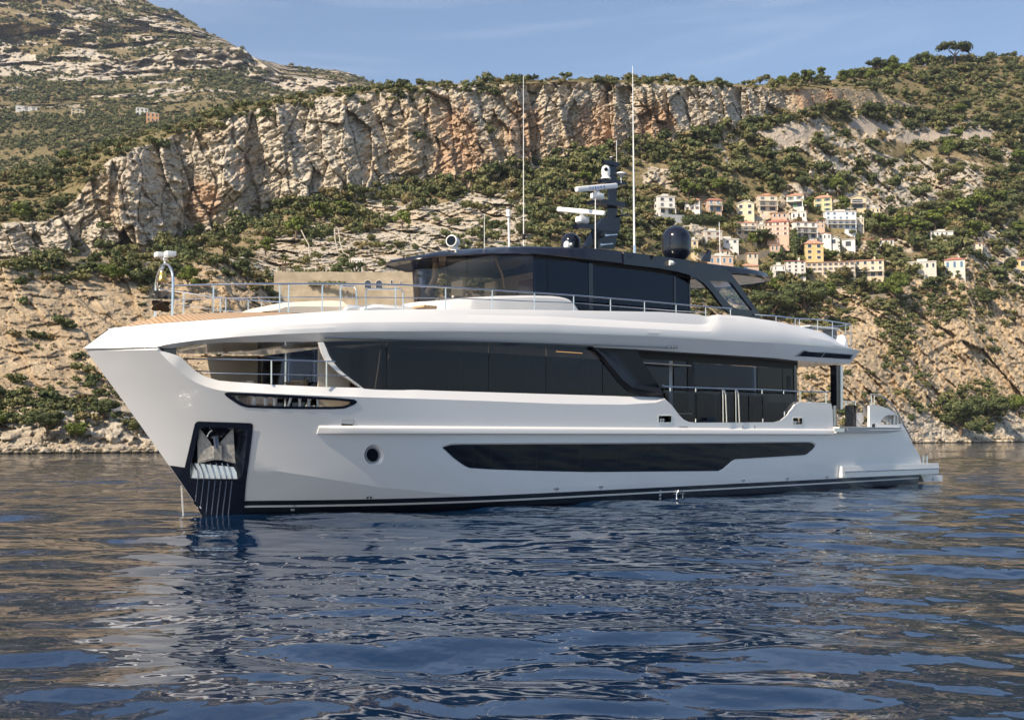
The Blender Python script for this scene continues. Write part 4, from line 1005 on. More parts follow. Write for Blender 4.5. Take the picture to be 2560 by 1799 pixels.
bm = bmesh.new(); tube(bm, [cb + Vector((0, 0, .31)), cb + Vector((0, 0, .47))], .014, 6); tube(bm, [cb + Vector((-.05, 0, .33)), cb + Vector((-.02, 0, .40)), cb + Vector((.05, 0, .42))], .012, 6); bobj('bell_hanger', bm, CHROME, arch)
tp = Y3(-1.28, vc, zt + rr_)
bm = bmesh.new(); tube(bm, [tp, tp + Vector((0, 0, .18))], .03, 8); box(bm, tp.x - .05, tp.x + .05, tp.y - .05, tp.y + .05, tp.z + .10, tp.z + .17, 0, .01); box(bm, tp.x - .06, tp.x + .06, tp.y - .38, tp.y + .22, tp.z + .17, tp.z + .185); bobj('lamp_bracket', bm, WHITEP, arch)
for dy, dx in ((.10, -.10), (-.24, .05)):
    bm = bmesh.new(); box(bm, tp.x + dx - .13, tp.x + dx + .13, tp.y + dy - .13, tp.y + dy + .13, tp.z + .20, tp.z + .33, 0, .015); bobj('horn_box', bm, WHITEP, arch)
# day shape: crossed black discs hanging under the bell
dsh = empty('day_shape', (0, 0, 0)); tag(dsh, 'black folding day shape of crossed discs hanging below the brass bell', 'day shape')
for k, (yy_, tilt) in enumerate(((737, .35), (765, -.45))):
    c = Y3(*QU(402, yy_, -1.45)) + Vector((0, 0, 0))
    for j, rot_ in enumerate((0, PI / 2)):
        bm = bmesh.new(); axis = Vector((math.cos(rot_ + .5) * .55, math.sin(rot_ + .5) * .55, .8 if k else -.8)).normalized()
        lathe(bm, [(0, -.006), (.27, -.006), (.27, .006), (0, .006)], c, 26, axis=axis, sy=.78); d_ = bobj('disc', bm, mat('black_canvas', (.018, .015, .014), .75), dsh)
bm = bmesh.new(); tube(bm, [cb - Vector((0, 0, .02)), cb - Vector((.1, 0, .16)), Y3(*QU(402, 720, -1.40))], .008, 5); bobj('lanyard', bm, CHROME, dsh)
dsh.location = OY; dsh.rotation_euler = yacht.rotation_euler

# rails along the upper deck
railv = lambda u, z=0: float(lin(u, [(-1.3, .38), (-.3, .95), (.8, 1.7), (2, 2.25), (4, 2.75), (8, 3.08), (12, 3.14), (20, 3.14), (27, 3.0)]))
rl = empty('upper_deck_rail', (0, 0, 0)); rl.parent = yacht
topr = [(431, 714.8), (480, 712.5), (534, 711.5), (600, 710.5), (700, 710), (820, 709.5), (940, 710.7), (1030, 713), (1114, 717.7), (1230, 725), (1336, 731.6), (1434, 738), (1526, 745.5), (1611, 752.5), (1690, 760), (1764, 766.5), (1830, 771)]
midr = [(431, 750), (534, 745.5), (700, 743.5), (940, 744), (1114, 744.5), (1230, 749), (1336, 753.5), (1434, 756.5), (1526, 764), (1611, 770.5), (1690, 777), (1768, 781)]
for P, r in ((topr, .027), (midr, .016)):
    pts = smooth([QF(*p, railv)[:1] + (QF(*p, railv)[2],) for p in P], 1, False); bm = bmesh.new(); tube(bm, [Y3(u, railv(u), z) for u, z in pts], r, 8); mirror(bm); bobj('rail', bm, CHROME, rl)
def zrail(x): return float(lin(x, topr))
for x, yb in ((534, 780), (700, 778.5), (722, 779), (806, 777), (851.6, 776), (988.8, 773), (1114, 772), (1230.5, 773), (1336, 774), (1434, 775.5), (1526, 778), (1611, 783), (1690, 788), (1764, 793), (1826, 788)):
    q = QF(x, zrail(x), railv); q0 = QF(x, yb, railv)
    for s in (1, -1):
        bm = bmesh.new(); tube(bm, [Y3(q[0], s * q[1], q[2]), Y3(q[0], s * q[1], q0[2] - .03)], .020, 8); bobj('stanchion', bm, CHROME, rl)
# gate hoops between the sunpad and the coaming
for x0, x1, yt in ((851, 891, 715), (915, 1008, 722)):
    pts = [(x0, 776), (x0, yt + 5), (x0 + 5, yt), (x1 - 6, yt + 1), (x1, yt + 8), (x1, 774)]
    bm = bmesh.new(); rv2 = lambda u, z=0: railv(u) - .55; tube(bm, [Y3(*QF(*p, rv2)) for p in pts], .024, 8); bobj('gate_hoop', bm, CHROME, rl)
# aft upper deck rail
arl = empty('aft_rail', (0, 0, 0)); arl.parent = yacht
av = lambda u, z=0: float(lin(u, [(20, 2.9), (26, 2.75), (26.6, 2.3), (30, 1.5)]))
P = [(1886, 786), (1940, 790), (1995, 796.5), (2044, 798), (2085, 804), (2117, 809), (2128, 811)]
bm = bmesh.new(); tube(bm, [Y3(*QF(*p, av)) for p in P], .026, 8)
q = QF(2128, 811, av); tube(bm, [Y3(*q), Y3(q[0] + .25, q[1] - .6, q[2]), Y3(q[0] + .3, -q[1] + .6, q[2]), Y3(q[0], -q[1], q[2])], .026, 8); bobj('rail', bm, CHROME, arl)
bm = bmesh.new(); tube(bm, [Y3(*QF(*p, av)) for p in ((2044, 818), (2080, 822), (2112, 831), (2127, 833))], .012, 6); tube(bm, [Y3(*QF(*p, av)) for p in ((2080, 838), (2112, 850), (2126, 853))], .012, 6); bobj('mid_rail', bm, CHROME, arl)
for x, yt, yb in ((1940, 791, 806), (1988, 796, 814), (1999, 797, 818), (2044, 799, 830), (2081, 804, 845), (2114, 810, 872), (2127, 812, 872)):
    bm = bmesh.new(); tube(bm, [Y3(*QF(x, yt, av)), Y3(*QF(x, yb, av))], .018, 8); bobj('stanchion', bm, CHROME, arl)
# folded furniture and a white sheet on the aft upper deck
tl = empty('white_towel'); tag(tl, 'crumpled white sheet bunched at the aft end of the upper deck rail', 'sheet')
bm = bmesh.new(); lathe(bm, [(.0, -.32), (.22, -.3), (.27, -.1), (.2, .1), (.12, .25), (0, .3)], (0, 0, 0), 18)
for v in bm.verts: v.co += Vector((random.uniform(-.05, .05), random.uniform(-.05, .05), random.uniform(-.04, .04)))
bobj('sheet', bm, mat('white_cloth', (.78, .78, .82), .9), tl, 60); q = Q(2103, 855, 2.8); put(tl, q[0], q[1], q[2])
st = empty('deck_table'); tag(st, 'low white table with grey frame behind the aft rail of the upper deck', 'table')
q = Q(2050, 822, 1.2)
bm = bmesh.new(); box(bm, -1.3, .9, -.4, .4, .0, .06, 0, .02); bobj('table_top', bm, WHITEP, st)
for x in (-1.1, .7): bm = bmesh.new(); box(bm, x, x + .06, -.35, .35, -.62, 0); bobj('leg', bm, GREYP, st)
put(st, q[0], q[1], q[2])

# sunpad and forward coaming
def blob_patch(name, prof, v0, v1, m_, par=yacht, crown=.0):
    """body extruded across the boat from a side profile (u, z)"""
    bm = bmesh.new(); n = 9; rows_ = []
    for k in range(n):
        t = k / (n - 1); v = v0 + (v1 - v0) * t; e = 1 - abs(2 * t - 1) ** 6
        zb = min(p[1] for p in prof); rows_.append([bm.verts.new(Y3(u, v, zb + (z - zb) * (.55 + .45 * e))) for u, z in prof])
    for a, b in zip(rows_, rows_[1:]):
        for j in range(len(prof)): bm.faces.new((a[j], a[(j + 1) % len(prof)], b[(j + 1) % len(prof)], b[j]))
    bm.faces.new(rows_[0]); bm.faces.new(rows_[-1][::-1]); return bobj(name, bm, m_, par, 35)
def side(P, v): return [(lambda q: (q[0], q[2]))(Q(x, y, v)) for x, y in P]
blob_patch('sunpad', side([(652, 780), (690, 768), (706, 756), (735, 751), (800, 748), (850, 746), (866, 748), (862, 765), (850, 782)], 1.3), -1.6, 1.5, CUSH)
blob_patch('sunpad', side([(850, 782), (862, 762), (880, 757), (925, 760), (1000, 768), (1000, 782)], 1.5), -1.6, 1.7, WHITE)
blob_patch('side_locker', side([(905, 768), (940, 758), (1010, 762), (1030, 766), (1032, 778), (905, 778)], 1.8), .8, 1.9, WHITE)
# white coaming that sweeps up in front of the wheelhouse
cp = [(1022, 774), (1030, 765), (1060, 755), (1117, 750), (1180, 743.5), (1245, 740), (1330, 738.5), (1380, 740), (1400, 742), (1420, 747), (1434, 757), (1446, 775)]
vcm = lambda x: float(lin(x, [(1022, .9), (1060, 1.6), (1117, 2.15), (1180, 2.45), (1245, 2.62), (1330, 2.75), (1397, 2.78), (1446, 2.78)]))
bm = bmesh.new(); prev = None
for x in list(range(1022, 1447, 8)) + [1446]:
    y = float(lin(x, cp)); v = vcm(x); a = Q(x, 787, v + .05); b = Q(x, y, v); c = (b[0], b[1] - .30, b[2] + .04)
    row = [bm.verts.new(Y3(*a)), bm.verts.new(Y3(b[0], b[1] + .04, b[2] - .07)), bm.verts.new(Y3(*b)), bm.verts.new(Y3(*c)), bm.verts.new(Y3(c[0], c[1], 5.5))]
    if prev:
        for k in range(4): bm.faces.new((prev[k], row[k], row[k + 1], prev[k + 1]))
    prev = row
mirror(bm)
coam = bobj('wheelhouse_coaming', bm, WHITE, yacht, 25)
q0 = Q(1180, 743.5, 2.0)
bm = bmesh.new(); bmesh.ops.create_circle(bm, cap_ends=True, radius=.09, segments=16, matrix=Matrix.Translation(Y3(*Q(1308, 767, 2.66))) @ Matrix.Rotation(PI / 2, 4, 'X'))
bobj('round_badge', bm, GREYP, coam)
# curved body between the two coamings, closing the front
bm = bmesh.new(); prev = None
for t in np.linspace(-1, 1, 17):
    u = 7.05 + 2.2 * abs(t) ** 2.2; v = 2.35 * t; row = [bm.verts.new(Y3(u - .5, v, 5.5)), bm.verts.new(Y3(u - .32, v, 6.35)), bm.verts.new(Y3(u - .05, v, 6.55))]
    if prev:
        for j in range(2): bm.faces.new((prev[j], row[j], row[j + 1], prev[j + 1]))
    prev = row
bobj('dash_coaming', bm, WHITE, yacht, 30)
# teak tray and cushions on the forward seat
bm = bmesh.new(); box(bm, -.55, .55, -.35, .35, 0, .07, 0, .015); tr_ = bobj('teak_tray', bm, TEAK); q = Q(1080, 768, 1.6); put(tr_, q[0], q[1], q[2] - .06); tag(tr_, 'flat teak tray table lying before the wheelhouse windscreen', 'tray')
for k, (x, y, c, lab) in enumerate(((1172, 766, (.42, .17, .09), 'terracotta cushion leaning on the seat below the windscreen'), (1188, 764, (.55, .30, .16), 'tan cushion beside the terracotta one, nearer the stern'), (1205, 762, (.68, .56, .42), 'plump beige cushion on the seat end below the windscreen'))):
    bm = bmesh.new(); bmesh.ops.create_uvsphere(bm, u_segments=16, v_segments=10, radius=1, matrix=Matrix.Diagonal((.28, .12, .17, 1))); o = bobj('cushion', bm, mat('cushion_%d' % k, c, .9)); q = Q(x, y, 2.0); put(o, q[0], q[1], q[2]); o.rotation_euler[0] = .3; tag(o, lab, 'cushion')

# ------------------------------------------------------------------ wheelhouse glass
plan = [(20.4, -2.45), (10.4, -2.45), (9.3, -2.4), (8.68, -2.15), (8.12, -1.5), (7.8, -.75), (7.7, 0), (7.8, .75), (8.12, 1.5), (8.68, 2.1), (9.5, 2.4), (10.35, 2.45)]
pf = smooth(plan[1:], 2, False)
zt_r = lambda u: float(lin(u, [(6, 7.70), (7.4, 7.92), (9, 8.05), (11, 8.13), (13, 8.25), (16, 8.30), (20, 8.2), (22, 8.1)]))
bm = bmesh.new(); prev = None
for u, v in pf:
    row = [bm.verts.new(Y3(u + .14, v * .985, 5.9)), bm.verts.new(Y3(u, v, zt_r(u) + .12))]
    if prev: bm.faces.new((prev[0], row[0], row[1], prev[1]))
    prev = row
wsc = bobj('windscreen', bm, GLSCREEN, yacht, 60)
bm = bmesh.new(); i_s = [j for j, p in enumerate(pf) if p[0] < 9.7]
for tgt in (-1.5, 0.02, 1.5):
    j = min(range(len(pf)), key=lambda k: abs(pf[k][1] - tgt)); u, v = pf[j]; bm2 = bmesh.new()
    tube(bm2, [Y3(u + .14, v, 6.2), Y3(u + .01, v, zt_r(u))], .007, 4); bobj('seam', bm2, MATTE, wsc)
bm.free()
def hpan(name, pa, pb, m_, v=2.45, z0=5.9, z1=None, th=.03, par=yacht, sgn=1):
    ua = Q(pa, 740, v)[0]; ub = Q(pb, 740, v)[0]; bm = bmesh.new(); zz1 = z1 or zt_r((ua + ub) / 2) + .15
    y0, y1 = sorted((-v * sgn, (-v + th) * sgn)); box(bm, ua, ub, y0, y1, z0, zz1); return bobj(name, bm, m_, par)
hw = empty('deckhouse_side_glass', (0, 0, 0)); hw.parent = yacht
for s in (1, -1):
    hpan('pane', 1334, 1368, GLSIDE, par=hw, sgn=s); hpan('pane', 1369, 1472, GLSIDE, par=hw, sgn=s); hpan('mullion', 1472, 1483, BLACK, 2.47, th=.06, par=hw, sgn=s)
    hpan('pane', 1483, 1685, GLSIDE, par=hw, sgn=s); hpan('mullion', 1685, 1690, BLACK, 2.47, th=.05, par=hw, sgn=s); hpan('pane', 1690, 1722, GLSIDE, par=hw, sgn=s); hpan('mullion', 1722, 1726, BLACK, 2.47, th=.08, par=hw, sgn=s)
# header above the panes
bm = bmesh.new(); uA = Q(1334, 700, 2.45)[0]; uB = Q(1726, 700, 2.45)[0]; prev = None
for u in np.linspace(uA, uB, 20):
    a = bm.verts.new(Y3(u, 2.46, zt_r(u) - .05 - .10 * (u > 13))); b = bm.verts.new(Y3(u, 2.46, zt_r(u) + .3))
    if prev: bm.faces.new((prev[0], a, b, prev[1]))
    prev = (a, b)
mirror(bm); bobj('header', bm, MATTE, yacht)
# aft curved black brace seen through the last pane
bm = bmesh.new(); prism(bm, [Y3(*Q(x, y, 2.3)) for x, y in ((1600, 672), (1640, 706), (1662, 740), (1690, 785), (1722, 785), (1700, 745), (1682, 700), (1690, 690), (1722, 690), (1722, 670))], Y3(0, -.05, 0)); mirror(bm); bobj('brace', bm, MATTE, yacht)
# interior of the wheelhouse
bm = bmesh.new(); box(bm, 12.4, 12.45, -2.3, 2.3, 5.5, 8.1); bobj('rear_bulkhead', bm, mat('light_lining', (.66, .58, .47), .7), yacht)
bm = bmesh.new(); box(bm, 12.3, 12.38, -2.0, .9, 7.0, 7.5); box(bm, 11.2, 12.3, -2.3, -.6, 6.9, 7.6, 0, .05); bobj('wood_panel', bm, WOOD, yacht)
bm = bmesh.new(); box(bm, 8.15, 8.4, -1.3, 1.3, 5.6, 6.5, 0, .04); dash = bobj('dashboard', bm, MATTE, yacht)
bm = bmesh.new()
for k in range(3): box(bm, 8.42, 8.48, -1.2 + k * .85, -.5 + k * .85, 6.3, 6.6, 0, .01)
bobj('screens', bm, MATTE, dash)
for v, lab in ((.75, 'beige helm chair nearest the port side, behind the windscreen'), (-.55, 'beige helm chair on the far side of the wheelhouse')):
    hc_ = empty('helm_chair'); tag(hc_, lab, 'chair')
    bm = bmesh.new(); box(bm, -.3, .3, -.3, .3, .5, .65, 0, .05); bobj('seat', bm, CUSH, hc_)
    bm = bmesh.new(); box(bm, .22, .36, -.32, .32, .62, 1.42, 0, .06); bobj('backrest', bm, mat('pale_leather', (.74, .66, .56), .6), hc_)
    bm = bmesh.new(); box(bm, -.2, .25, -.38, -.3, .78, .86, 0, .02); bobj('armrest', bm, CUSH, hc_); bm = bmesh.new(); box(bm, -.2, .25, .3, .38, .78, .86, 0, .02); bobj('armrest', bm, CUSH, hc_)
    bm = bmesh.new(); tube(bm, [(0, 0, 0), (0, 0, .5)], .07, 10); bobj('pedestal', bm, CHROME, hc_)
    q = Q(1128 if v > 0 else 1212, 748, v); put(hc_, q[0], v, q[2] - .78)
for P, w in ((((1090, 655), (1068, 735)), .30), (((1235, 640), (1262, 730)), .10)):
    bm = bmesh.new(); a = Y3(*Q(*P[0], -.4 if w > .2 else 1.0)); b = Y3(*Q(*P[1], -.4 if w > .2 else 1.0)); tube(bm, [a, a.lerp(b, .5) + Vector((.12, 0, 0)), b], w * .35, 8); bobj('lining_pillar', bm, mat('tan_lining', (.50, .33, .17), .5) if w < .2 else CUSH, yacht)
def curtain(u, v, n=14):
    bm = bmesh.new(); prev = None
    for k in range(n * 4):
        t = k / (n * 4 - 1); uu = u + 1.5 * t; vv_ = v + .05 * math.sin(t * n * 2 * PI); row = [bm.verts.new(Y3(uu, vv_, 6.0)), bm.verts.new(Y3(uu, vv_, 8.1))]
        if prev: bm.faces.new((prev[0], row[0], row[1], prev[1]))
        prev = row
    return bobj('curtain', bm, BEIGE, yacht, 60)
curtain(10.9, 2.25)
bm = bmesh.new(); box(bm, 12.9, 20.0, -2.3, 2.3, 5.50, 5.56); bobj('cabin_sole', bm, TEAK, yacht)


# ------------------------------------------------------------------ hardtop
top_pts = [(1117, 629.6), (1160, 624), (1221, 617.4), (1262, 614), (1308, 611.5), (1340, 612), (1400, 616), (1470, 620), (1528, 625), (1600, 634), (1680, 644.5), (1725, 651), (1767, 660), (1800, 668), (1820, 677)]
bot_pts = [(1023, 657), (1117, 641), (1178, 635), (1256, 632), (1340, 636), (1410, 642), (1479, 650.5), (1566.5, 661), (1645, 669.7), (1692, 678), (1718, 685), (1742, 694)]
hv = lambda u, z=0: float(lin(u, [(6.3, .0), (6.45, .6), (6.9, 1.25), (7.6, 1.85), (8.6, 2.35), (10, 2.65), (12, 2.75), (30, 2.75)]))
cb_ = incr([QF(x, y, hv) for x, y in bot_pts[1:]]); ct_ = incr([QF(x, y, lambda u, z: max(hv(u) - .12, 0)) for x, y in top_pts])
# make both curves run into the tip of the visor, which the far corner gives: z about 8.0 at the front
zB = lambda u: float(np.interp(u, [6.3, 7.4] + [p[0] for p in cb_ if p[0] > 9.3], [7.80, 7.93] + [p[2] for p in cb_ if p[0] > 9.3]))
zT_ = lambda u: float(np.interp(u, [6.3, 7.4] + [p[0] for p in ct_ if p[0] > 9.3], [7.84, 8.12] + [p[2] for p in ct_ if p[0] > 9.3]))
uend = Q(1742, 694, 2.75)[0]
bm = bmesh.new(); prev = None
for s in np.linspace(0, 1, 110):
    u = 6.3 + (24.85 - 6.3) * s ** 1.4; h = hv(u)
    if u > 20.6: h = max(.02, 2.72 * math.sqrt(max(0.0, 1 - ((u - 20.6) / 4.26) ** 2)))
    ro = min(1, (u - 6.3) / 1.5); drop = 0 if u < 19 else -.022 * (u - 19)
    zb_, zt__ = (zB(min(u, uend)) , zT_(min(u, Q(1767, 660, 2.7)[0])))
    if u > 18.5: zt__ = zT_(18.5) + .02; zb_ = zt__ - max(.16, .34 - .03 * (u - 18.5))
    zb_ -= drop; zt__ -= drop
    th = zt__ - zb_
    kf = min(1, max(0, (12.5 - u) / 3.0)) * ro; prof = [(h - .35 * ro if h > .4 else h * .5, zb_ + .05), (h - .03 * min(1, h), zb_), (h, zb_ + .03), (max(h - .03 - .30 * kf, 0), zb_ + th * .80), (max(h - .08 - .40 * kf, 0), zt__ - .01), (h * .7, zt__ + .03), (0, zt__ + .06)]
    row = [bm.verts.new(Y3(u, max(v, 0), z)) for v, z in prof] + [bm.verts.new(Y3(u, 0, zb_ + .06))]
    if prev:
        for j in range(len(row) - 1): bm.faces.new((prev[j], row[j], row[j + 1], prev[j + 1]))
        bm.faces.new((prev[-1], row[-1], row[0], prev[0]))
    prev = row
mirror(bm); top = bobj('hardtop', bm, BLACK, yacht, 14)
bm = bmesh.new(); prev = None
for u in np.linspace(20.3, 24.3, 18):
    h = max(.05, 2.72 * math.sqrt(max(0.0, 1 - ((max(u, 20.6) - 20.6) / 4.26) ** 2)) - .35); z = zT_(18.5) + .02 - max(.16, .34 - .03 * (u - 18.5)) + .022 * (u - 19) + .012
    a = bm.verts.new(Y3(u, h, z)); b = bm.verts.new(Y3(u, -h, z))
    if prev: bm.faces.new((prev[0], a, b, prev[1]))
    prev = (a, b)
bobj('hardtop_lining', bm, WHITE, top)
# side arch that carries the hardtop aft, with its raked window
side_px = [(1560, 660.5), (1645, 670), (1692, 678.5), (1718, 685), (1742, 695), (1760, 708), (1781, 731), (1800, 757), (1812.5, 772.5), (1825, 783), (1842, 789), (1907, 800), (1893, 776), (1875, 749), (1861, 730), (1848.5, 711), (1840, 700), (1833, 692), (1828, 683), (1820, 676.5), (1800, 667.5), (1767, 659.5), (1725, 651), (1680, 644.5), (1600, 634), (1560, 629)]
swin_px = [(1774.5, 702.5), (1820, 703.5), (1827, 705.5), (1831, 710), (1881.5, 775.5), (1850, 773), (1836, 769), (1825, 761.5), (1800, 734)]
SV = 2.79
f2d = lambda P: [(lambda q: (q[0], q[2]))(Q(x, y, SV)) for x, y in P]
for s in (1, -1):
    bm = bmesh.new(); patch(bm, f2d(side_px), [f2d(swin_px)], lambda u, z: Y3(u, SV * s, z), .3, bd=.15)
    g_ = bmesh.ops.solidify(bm, geom=bm.faces[:], thickness=.13 * (1 if s > 0 else 1)); sa = bobj('side_arch', bm, BLACK, yacht, 30)
    bm = bmesh.new(); patch(bm, f2d(swin_px), [], lambda u, z: Y3(u, (SV - .06) * s, z), .5); bobj('arch_window', bm, GLCLEAR, sa)
bm = bmesh.new(); q = Y3(*Q(1681, 657, 2.90)); tube(bm, [q + Vector((-.10, .05, 0)), q + Vector((.02, 0, 0))], [.10, .075], 14); bobj('floodlight', bm, WHITEP, yacht)
bm = bmesh.new(); tube(bm, [q + Vector((.0, 0.04, 0)), q + Vector((.14, 0.03, 0))], [.085, .05], 12); bobj('floodlight_back', bm, GREYP, yacht)

# ------------------------------------------------------------------ on the roof
# searchlight
sl = empty('searchlight', (0, 0, 0)); sl.parent = yacht
b0 = Y3(*Q(1137, 629, .8)); s1 = .0125
bm = bmesh.new(); lathe(bm, [(0, -.05), (.19, -.04), (.17, .03), (.10, .10), (.09, .22), (0, .25)], b0, 20); bobj('base', bm, WHITEP, sl)
hd = b0 + Vector((-.05, 0, .32)); ax = (Vector((-12.6, -29.4, 2.2)) - hd).normalized(); ax = Vector((-.86, -.50, 0.04)).normalized()
bm = bmesh.new(); lathe(bm, [(0, -.36), (.08, -.33), (.145, -.22), (.19, -.05), (.20, .10), (.195, .20), (.165, .21), (.16, .17)], hd, 26, axis=ax, sy=1.0); bobj('housing', bm, WHITEP, sl, 50)
bm = bmesh.new(); lathe(bm, [(0, .165), (.165, .17), (.165, .18), (0, .185)], hd, 24, axis=ax); bobj('lens', bm, DARKGL, sl)
# domes
def dome(name, px, py, v, r, h, m_, label=None):
    c = Y3(*Q(px, py, v)); bm = bmesh.new(); prof = [(0, 0), (r * .55, 0), (r * .78, h * .11), (r * .97, h * .22), (r, h * .30), (r, h - r)] + [(r * math.cos(a), h - r + r * math.sin(a)) for a in np.linspace(.12, PI / 2, 10)]
    prof[-1] = (0, h); lathe(bm, prof, c, 36); return bobj(name, bm, m_, yacht, 40)
dome('satellite_dome', 1691, 652, 0.2, .60, 1.42, BLACK)
dome('satellite_dome', 1427, 640, -1.2, .40, .90, BLACK)
w_ = Y3(*Q(1417, 628, .6)); bm = bmesh.new(); tube(bm, [w_ - Vector((0, 0, .2)), w_ + Vector((0, 0, .14))], .028, 8); gd = bobj('antenna_stem', bm, WHITEP, yacht); bm = bmesh.new(); lathe(bm, [(0, .12), (.10, .12), (.115, .16), (.115, .26), (.09, .33), (.04, .37), (0, .38)], w_, 20); bobj('antenna_dome', bm, WHITEP, gd)
bm = bmesh.new(); bmesh.ops.create_uvsphere(bm, u_segments=14, v_segments=9, radius=.06, matrix=Matrix.Translation(Y3(*Q(1427, 611, .7)))); bobj('small_ball', bm, WHITEP, gd)
# whips and posts
def whip(name, px, yb, yt, v, r0, r1, xt=None, m_=WHITEP):
    a = Y3(*Q(px, yb, v)); b = Y3(*Q(xt or px, yt, v)); bm = bmesh.new(); n = 8; tube(bm, [a - Vector((0, 0, .25))] + [a.lerp(b, k / n) for k in range(1, n + 1)], [r0 + (r1 - r0) * k / n for k in range(n + 1)], 8); return bobj(name, bm, m_, yacht)
ta = whip('tall_antenna', 1586, 632, 165, 1.2, .042, .010, 1581.5)
bm = bmesh.new(); a = Y3(*Q(1586, 636, 1.2)); tube(bm, [a, a + Vector((0, 0, .35))], .055, 10); bobj('base_socket', bm, CHROME, ta)
t2 = whip('whip_antenna', 1309, 615, 190, -.6, .018, .010, 1308.5); bm = bmesh.new(); a = Y3(*Q(1309, 592, -.6)); box(bm, a.x - .04, a.x + .04, a.y - .04, a.y + .04, a.z - .1, a.z + .1, 0, .01); bobj('clamp', bm, MATTE, t2)
whip('whip_antenna', 1211, 622, 535, 1.5, .012, .008)
t3 = whip('whip_antenna', 1488.5, 620, 497, 1.2, .020, .016)
t4 = whip('light_post', 1273, 616, 540, -1.0, .038, .036, 1271); bm = bmesh.new(); a = Y3(*Q(1271, 535, -1.0)); lathe(bm, [(0, -.12), (.09, -.10), (.09, -.02), (.075, -.01), (.075, .04), (.085, .05), (.085, .16), (0, .18)], a, 16); bobj('lamp_head', bm, WHITEP, t4)
whip('whip_antenna', 1801, 664, 555, .6, .020, .012, 1798)
bm = bmesh.new(); prism(bm, [Y3(*Q(x, y, 0)) for x, y in ((1751, 652), (1767, 627), (1773, 628), (1771, 655))], Y3(0, .12, 0)); ff = bobj('flag_fin', bm, BLACK, yacht); bm = bmesh.new(); a = Y3(*Q(1769, 626, 0)); box(bm, a.x - .15, a.x + .12, a.y - .06, a.y + .06, a.z, a.z + .03); bobj('fin_cap', bm, MATTE, ff)

# ------------------------------------------------------------------ radar mast
Z6 = lambda x, y: (1380 + x * .1612, 380 + y * .1612)
mast = empty('radar_mast', (0, 0, 0)); mast.parent = yacht
def mp_(P, v0, v1, name, m_=BLACK, par=mast, ang=25):
    bm = bmesh.new(); vm = (v0 + v1) / 2; A_ = [Y3(*Q(*Z6(*p), 0)) for p in P]; prism(bm, [a + Y3(0, v1, 0) for a in A_], Y3(0, v0 - v1, 0)); return bobj(name, bm, m_, par, ang)
mp_([(478, 1475), (590, 1290), (700, 1120), (770, 1030), (850, 1005), (1010, 1010), (1035, 1030), (1010, 1200), (940, 1510), (600, 1500)], -.10, .10, 'mast_base')
mp_([(595, 1200), (700, 1230), (760, 1240), (700, 1330), (660, 1480), (610, 1478), (598, 1290)], .102, .115, 'mast_facet', MATTE)
mp_([(885, 225), (985, 230), (990, 1010), (870, 1010), (880, 560)], -.06, .06, 'mast_post')
mp_([(345, 1120), (500, 1118), (1015, 1170), (1005, 1255), (800, 1230), (490, 1190), (365, 1185)], -.14, .14, 'platform')
mp_([(572, 755), (735, 750), (1055, 800), (1060, 870), (870, 850), (720, 820), (590, 812)], -.13, .30, 'platform')
mp_([(732, 428), (880, 420), (1055, 450), (1130, 490), (1128, 512), (1000, 525), (870, 480), (750, 485)], -.11, .11, 'platform')
mp_([(785, 140), (905, 138), (1015, 175), (1030, 232), (985, 238), (900, 200), (800, 180)], -.09, .09, 'platform')
mp_([(1000, 990), (1120, 965), (1130, 980), (1110, 998), (1010, 1015)], .0, .25, 'bracket')
bm = bmesh.new(); a = Y3(*Q(*Z6(920, 150), 0)); tube(bm, [a, a + Vector((0, 0, .16))], .065, 14); ml = bobj('masthead_light', bm, MATTE, mast); bm = bmesh.new(); tube(bm, [a + Vector((0, 0, .155)), a + Vector((0, 0, .19))], .06, 14); bobj('lamp_cap', bm, WHITEP, mast)
# camera dome
a = Y3(*Q(*Z6(835, 420), .05)); bm = bmesh.new(); lathe(bm, [(0, 0), (.20, 0), (.19, .05), (.15, .07), (.15, .14), (.17, .17), (.17, .38), (.14, .46), (.07, .52), (0, .535)], a, 24); cd_ = bobj('camera_dome', bm, WHITEP, mast, 40)
bm = bmesh.new(); lathe(bm, [(0, 0), (.075, 0), (.075, .02), (0, .02)], a + Vector((-.11, -.12, .34)), 16, axis=Vector((-.55, -.75, .05))); bobj('camera_eye', bm, DARKGL, mast)
# gps mushrooms
for x, y, yb, r in ((1070, 350, 485, .20), (1083, 850, 960, .075)):
    a = Y3(*Q(*Z6(x, y), .1)); b = Y3(*Q(*Z6(x, yb), .1)); bm = bmesh.new(); tube(bm, [b, a], .018, 8); g_ = bobj('receiver_stem', bm, WHITEP, mast); bm = bmesh.new(); lathe(bm, [(0, -.09), (r * .35, -.08), (r, .02), (r * .95, .06), (r * .5, .09), (0, .10)], a, 20); bobj('receiver_head', bm, WHITEP, mast)
